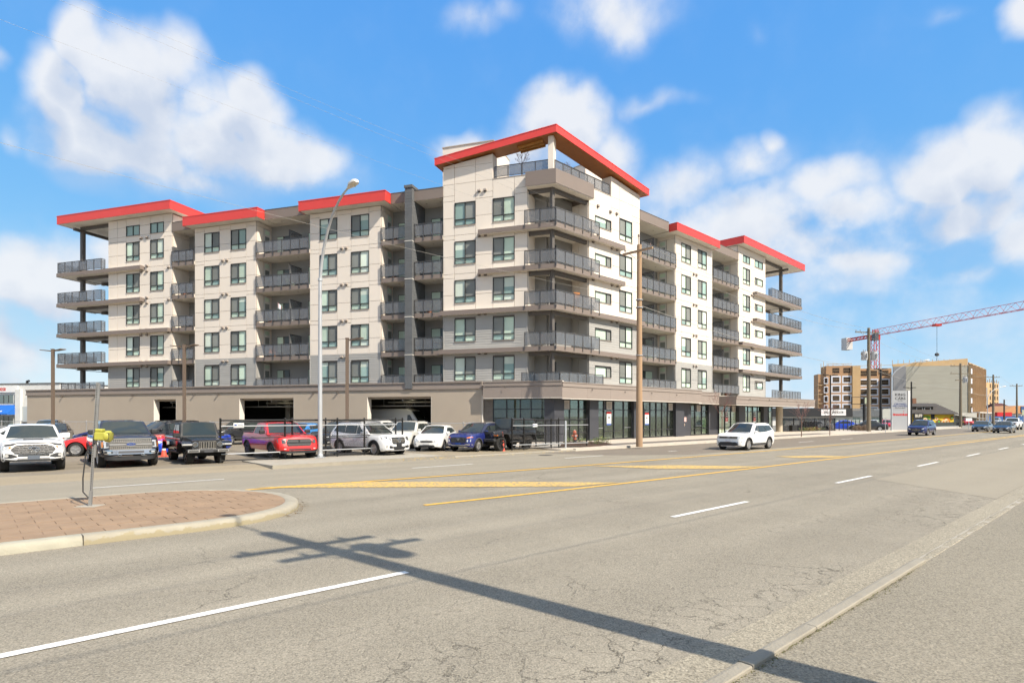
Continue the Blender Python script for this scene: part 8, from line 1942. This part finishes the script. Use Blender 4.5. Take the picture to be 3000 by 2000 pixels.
# ---- right: dealer lot fence, hedge, lamp posts, signs
SCR = clear_glass('dark_mesh_screen', (.55, .56, .57), .01, .72, (.06, .06, .065), .05)
t = empty('screened_fence', T(PX(2400, 78), 78), 'dark mesh screened fence left of the bare tree', 'fence')
fr, L_ = plane_frame(2293, 75, 2446, 80)
for i in range(6): fr.box('post', t, L_ * i / 5 - .05, L_ * i / 5 + .05, -.05, .05, 0, 1.85, PKb)
for i in range(5): fr.box('screen', t, L_ * i / 5 + .06, L_ * (i + 1) / 5 - .06, -.015, .015, .08, 1.78, SCR)
fr.box('rail', t, 0, L_, -.03, .03, 1.79, 1.84, PKb)
t = empty('picket_fence', T(PX(2510, 82), 82), 'thin black picket fence in front of the dealer lot', 'fence'); fr, L_ = plane_frame(2446, 80, 2612, 84)
for i in range(15): fr.box('picket', t, L_ * i / 14 - .035, L_ * i / 14 + .035, -.035, .035, 0, 1.55, PKb)
for z in (.25, 1.3): fr.box('rail', t, 0, L_, -.02, .02, z, z + .05, PKb)
for i, (px, w, lab) in enumerate(((2500, 22, 'brown clipped hedge mound left of the transformer pole'), (2522, 18, 'brown clipped hedge mound nearest the transformer pole'))):
    X = PX(px, 80); random.seed(30 + i); b = MB()
    t = empty('hedge', T(X, 80), lab, 'hedge', 'brown hedge mounds by the dealer lot')
    for k in range(900):
        a, c = random.uniform(0, 6.28), random.random(); rr = math.sqrt(random.random()); x = X + math.cos(a) * rr * w / 1750 * 80 * .75; y = 79 + math.sin(a) * rr * .7; z = .95 * math.sqrt(max(0, 1 - rr * rr)) * c ** .4
        d = Vector((random.uniform(-1, 1), random.uniform(-1, 1), random.uniform(-.3, 1))).normalized() * .12; s_ = d.orthogonal().normalized() * .04; p = Vector((x, y, z)); b.add([p - s_, p + s_, p + d], [(0, 1, 2)])
    o = b.build('twigs', mat('hedge_brown', (.17, .115, .075), rough=.9, var=.2, vscale=6), t); o['kind'] = 'stuff'
def lamp_post(px, Y, py_top, heads, label, m=PKb, r=.10):
    X = PX(px, Y); h = ZZ(py_top, Y); t = empty('lamp_post', T(X, Y), label, 'lamp post', 'black lamp posts at the dealer lot'); b = MB(); b.tube([(X, Y, 0), (X, Y, h)], [r, r * .8], 8); b.build('pole', m, t, smooth=60)
    for (dx, dz) in heads: b = MB(); b.tube([(X, Y, h + dz), (X + dx * .5, Y, h + dz + .1)], .04, 6); b.box(X + dx * .5 - .3, X + dx * .5 + .3, Y - .2, Y + .2, h + dz + .06, h + dz + .16); b.build('lamp_head', m, t)
lamp_post(2433, 84, 1098, ((-1.3, -.1), (1.3, -.1)), 'black lamp post before the left half of the timber building', r=.11)
lamp_post(2580, 88, 1082, ((-1.2, 0), (1.2, 0)), 'thick black lamp post left of the pylon sign', r=.19)
lamp_post(2670, 92, 1118, ((-1.6, -1.0), (-1.0, -1.7), (.6, -1.0)), 'black lamp post right of the pylon sign', r=.13)
lamp_post(2845, 160, 1190, (), 'thin dark post before the open timber frame', r=.12); lamp_post(2942, 170, 1170, (), 'dark brown post before the red shop wall', mat('brown_post', (.07, .045, .03)), .22)
davit(Vector((PX(2612, 82), 82, 0)), (.8, -.15, 0), 3.9, 7.3, 9.6, 'galvanised street lamp with curved arm left of the pylon sign', .12)
davit(Vector((PX(2893, 128), 128, 0)), (.8, .1, 0), 3.6, 5.6, 8.4, 'distant galvanised street lamp before the farthest timber frame', .10)
# dark low wall and box at the end of the podium, planting
b = MB(); FR.mb(b, 44.3, 48.8, .6, 1.0, .1, .95); o = b.build('garden_wall', PKb); tag(o, 'low black garden wall beside the round tan column', 'wall')
b = MB(); FR.mb(b, 48.9, 52.2, .3, .5, .1, 1.35); FR.mb(b, 48.9, 49.1, .5, 1.4, .1, 1.35); FR.mb(b, 52.0, 52.2, .5, 1.4, .1, 1.35); FR.mb(b, 49.1, 52.0, .5, 1.4, 1.25, 1.35); FR.mb(b, 49.1, 52.0, .5, .52, .1, 1.25, 1); o = b.build('bin_enclosure', [GREYT, HOLE]); tag(o, 'dark open bin enclosure behind the driving white car', 'enclosure')
for i, (u, m) in enumerate(((44.8, LG), (46.4, LR), (47.8, LR), (49.3, LR), (50.8, LG))):
    q = FR.p(u, 2.2, 0); leafy(q.x, q.y, .15, .6, .55, 150, m, ['green low shrub nearest the round column', 'russet shrub before the low black wall', 'russet shrub at the right end of the low wall', 'russet shrub before the bin enclosure', 'yellow green shrub farthest right before the bin enclosure'][i], 'low shrubs by the round column', 60 + i)
# far right: orange shop, red pylon, blue hoarding, screens, grey awning building
t = empty('orange_shop', T(PX(2965, 215), 215), 'orange gabled shop with grey windows at the right edge', 'building'); fr, L_ = plane_frame(2925, 215, 3060, 215)
OG = mat('orange_stucco', (.58, .30, .14), rough=.9, var=.04, vscale=.3); ze = ZZ(1211, 215); zr_ = ZZ(1188, 215)
b = MB(); fr.mb(b, 0, L_, -10, 0, 0, ze); w_ = b.build('wall', mat('pale_shop_wall', (.52, .50, .50), rough=.8), t)
V = [fr.p(u, o, z) for o in (-10, .3) for (u, z) in ((0, ze), (L_, ze), (L_, zr_), (L_ * .34, zr_))]; b = MB(); b.add(V, [(3, 2, 1, 0), (4, 5, 6, 7), (0, 1, 5, 4), (1, 2, 6, 5), (2, 3, 7, 6), (3, 0, 4, 7)]); b.build('gable', OG, t)
for k in range(8): fr.box('window', w_, L_ * (k + .12) / 8, L_ * (k + .88) / 8, .01, .08, .9, ze - .5, mat('grey_glass', (.12, .14, .17), rough=.1))
fr.box('sign', w_, L_ * .47, L_ * .60, .32, .5, ze + .5, ze + 2.6, mat('sign_blue_panel', (.04, .10, .25)))
b = MB(); fr.mb(b, -2.8, 2.4, 1.5, 3.0, 0, ZZ(1207, 210)); o = b.build('red_wall', mat('red_wall', (.55, .015, .02), rough=.6)); tag(o, 'bright red slab wall in front of the orange shop', 'wall')
b = MB(); fr.mb(b, -12, L_, 5, 5.2, 0, 2.0); o = b.build('hoarding', mat('hoarding_blue', (.03, .11, .30), rough=.6)); tag(o, 'blue site hoarding below the orange shop', 'hoarding')
t = empty('dark_roof_house', T(PX(2945, 240), 240), 'dark red roof house just left of the orange shop', 'house'); fr, L_ = plane_frame(2920, 245, 2968, 245); b = MB(); fr.mb(b, 0, L_, -8, 0, 0, 5.2); b.build('wall', OG, t); V = [fr.p(-.5, .5, 5.2), fr.p(L_ + .5, .5, 5.2), fr.p(L_ * .8, -4, 7.4), fr.p(L_ * .2, -4, 7.4), fr.p(-.5, -8.5, 5.2), fr.p(L_ + .5, -8.5, 5.2)]; b = MB(); b.add(V, [(0, 1, 2, 3), (3, 2, 5, 4), (0, 3, 4), (1, 5, 2)]); b.build('roof', mat('dark_red_roof', (.10, .035, .03), rough=.9), t)
b = MB(); fr, L_ = plane_frame(2705, 118, 2860, 150); fr.mb(b, 0, L_, -.06, .06, 0, .75); o = b.build('mesh_hoarding', mat('dark_hoarding', (.035, .04, .035), rough=.8)); tag(o, 'dark screened hoarding before the yellow house and the site', 'hoarding')
t = empty('site_office', T(PX(2822, 150), 150), 'low grey site building with sloping canopy right of the yellow house', 'building'); fr, L_ = plane_frame(2796, 150, 2862, 156); b = MB(); fr.mb(b, 0, L_, -6, 0, 0, 2.9); b.build('wall', mat('site_grey', (.33, .32, .29), rough=.9), t); V = [fr.p(0, 0, 2.4), fr.p(L_, 0, 1.6), fr.p(L_, 2.5, 1.4), fr.p(0, 2.5, 2.0)]; V += [v - Vector((0, 0, .12)) for v in V]; b = MB(); b.add(V, [(0, 1, 2, 3), (7, 6, 5, 4), (0, 4, 5, 1), (1, 5, 6, 2), (2, 6, 7, 3), (3, 7, 4, 0)]); b.build('canopy', mat('site_canopy', (.28, .265, .235), rough=.9), t)
def small_sign(px, py_base, py_top, w, h, m, label, shape='rect'):
    p = gpt(px, py_base, .02); t = empty('road_sign', T(p.x, p.y), label, 'road sign', 'small signs along the far pavement'); zt__ = ZZ(py_top, p.y); b = MB(); b.tube([(p.x, p.y, 0), (p.x, p.y, zt__)], .035, 8); b.build('post', GALV, t, smooth=60); b = MB(); b.box(-w / 2, w / 2, -.06, -.045, zt__ - h, zt__, 0, T(p.x, p.y)); b.build('plate', m, t)
small_sign(2594, 1269, 1199, .75, 1.0, mat('sign_back', (.42, .42, .38), rough=.6), 'sign post with pale plate left of the pylon sign'); small_sign(2838, 1256, 1224, 1.0, .5, MATS['sign_white'], 'small white sign on a thin post before the dark hoarding'); small_sign(2998, 1254, 1200, .5, .9, MATS['billboard_green'], 'thin sign post cut by the right edge')
# ================================================================== lettering becomes meshes
bpy.context.view_layer.update()
_dg = bpy.context.evaluated_depsgraph_get()
for o in TEXTS:
    me = bpy.data.meshes.new_from_object(o.evaluated_get(_dg))
    n = bpy.data.objects.new(o.name, me); nm = o.name
    COL.objects.link(n); n.parent = o.parent; n.matrix_parent_inverse = o.matrix_parent_inverse.copy(); n.matrix_basis = o.matrix_basis.copy()
    bpy.data.objects.remove(o, do_unlink=True); n.name = nm
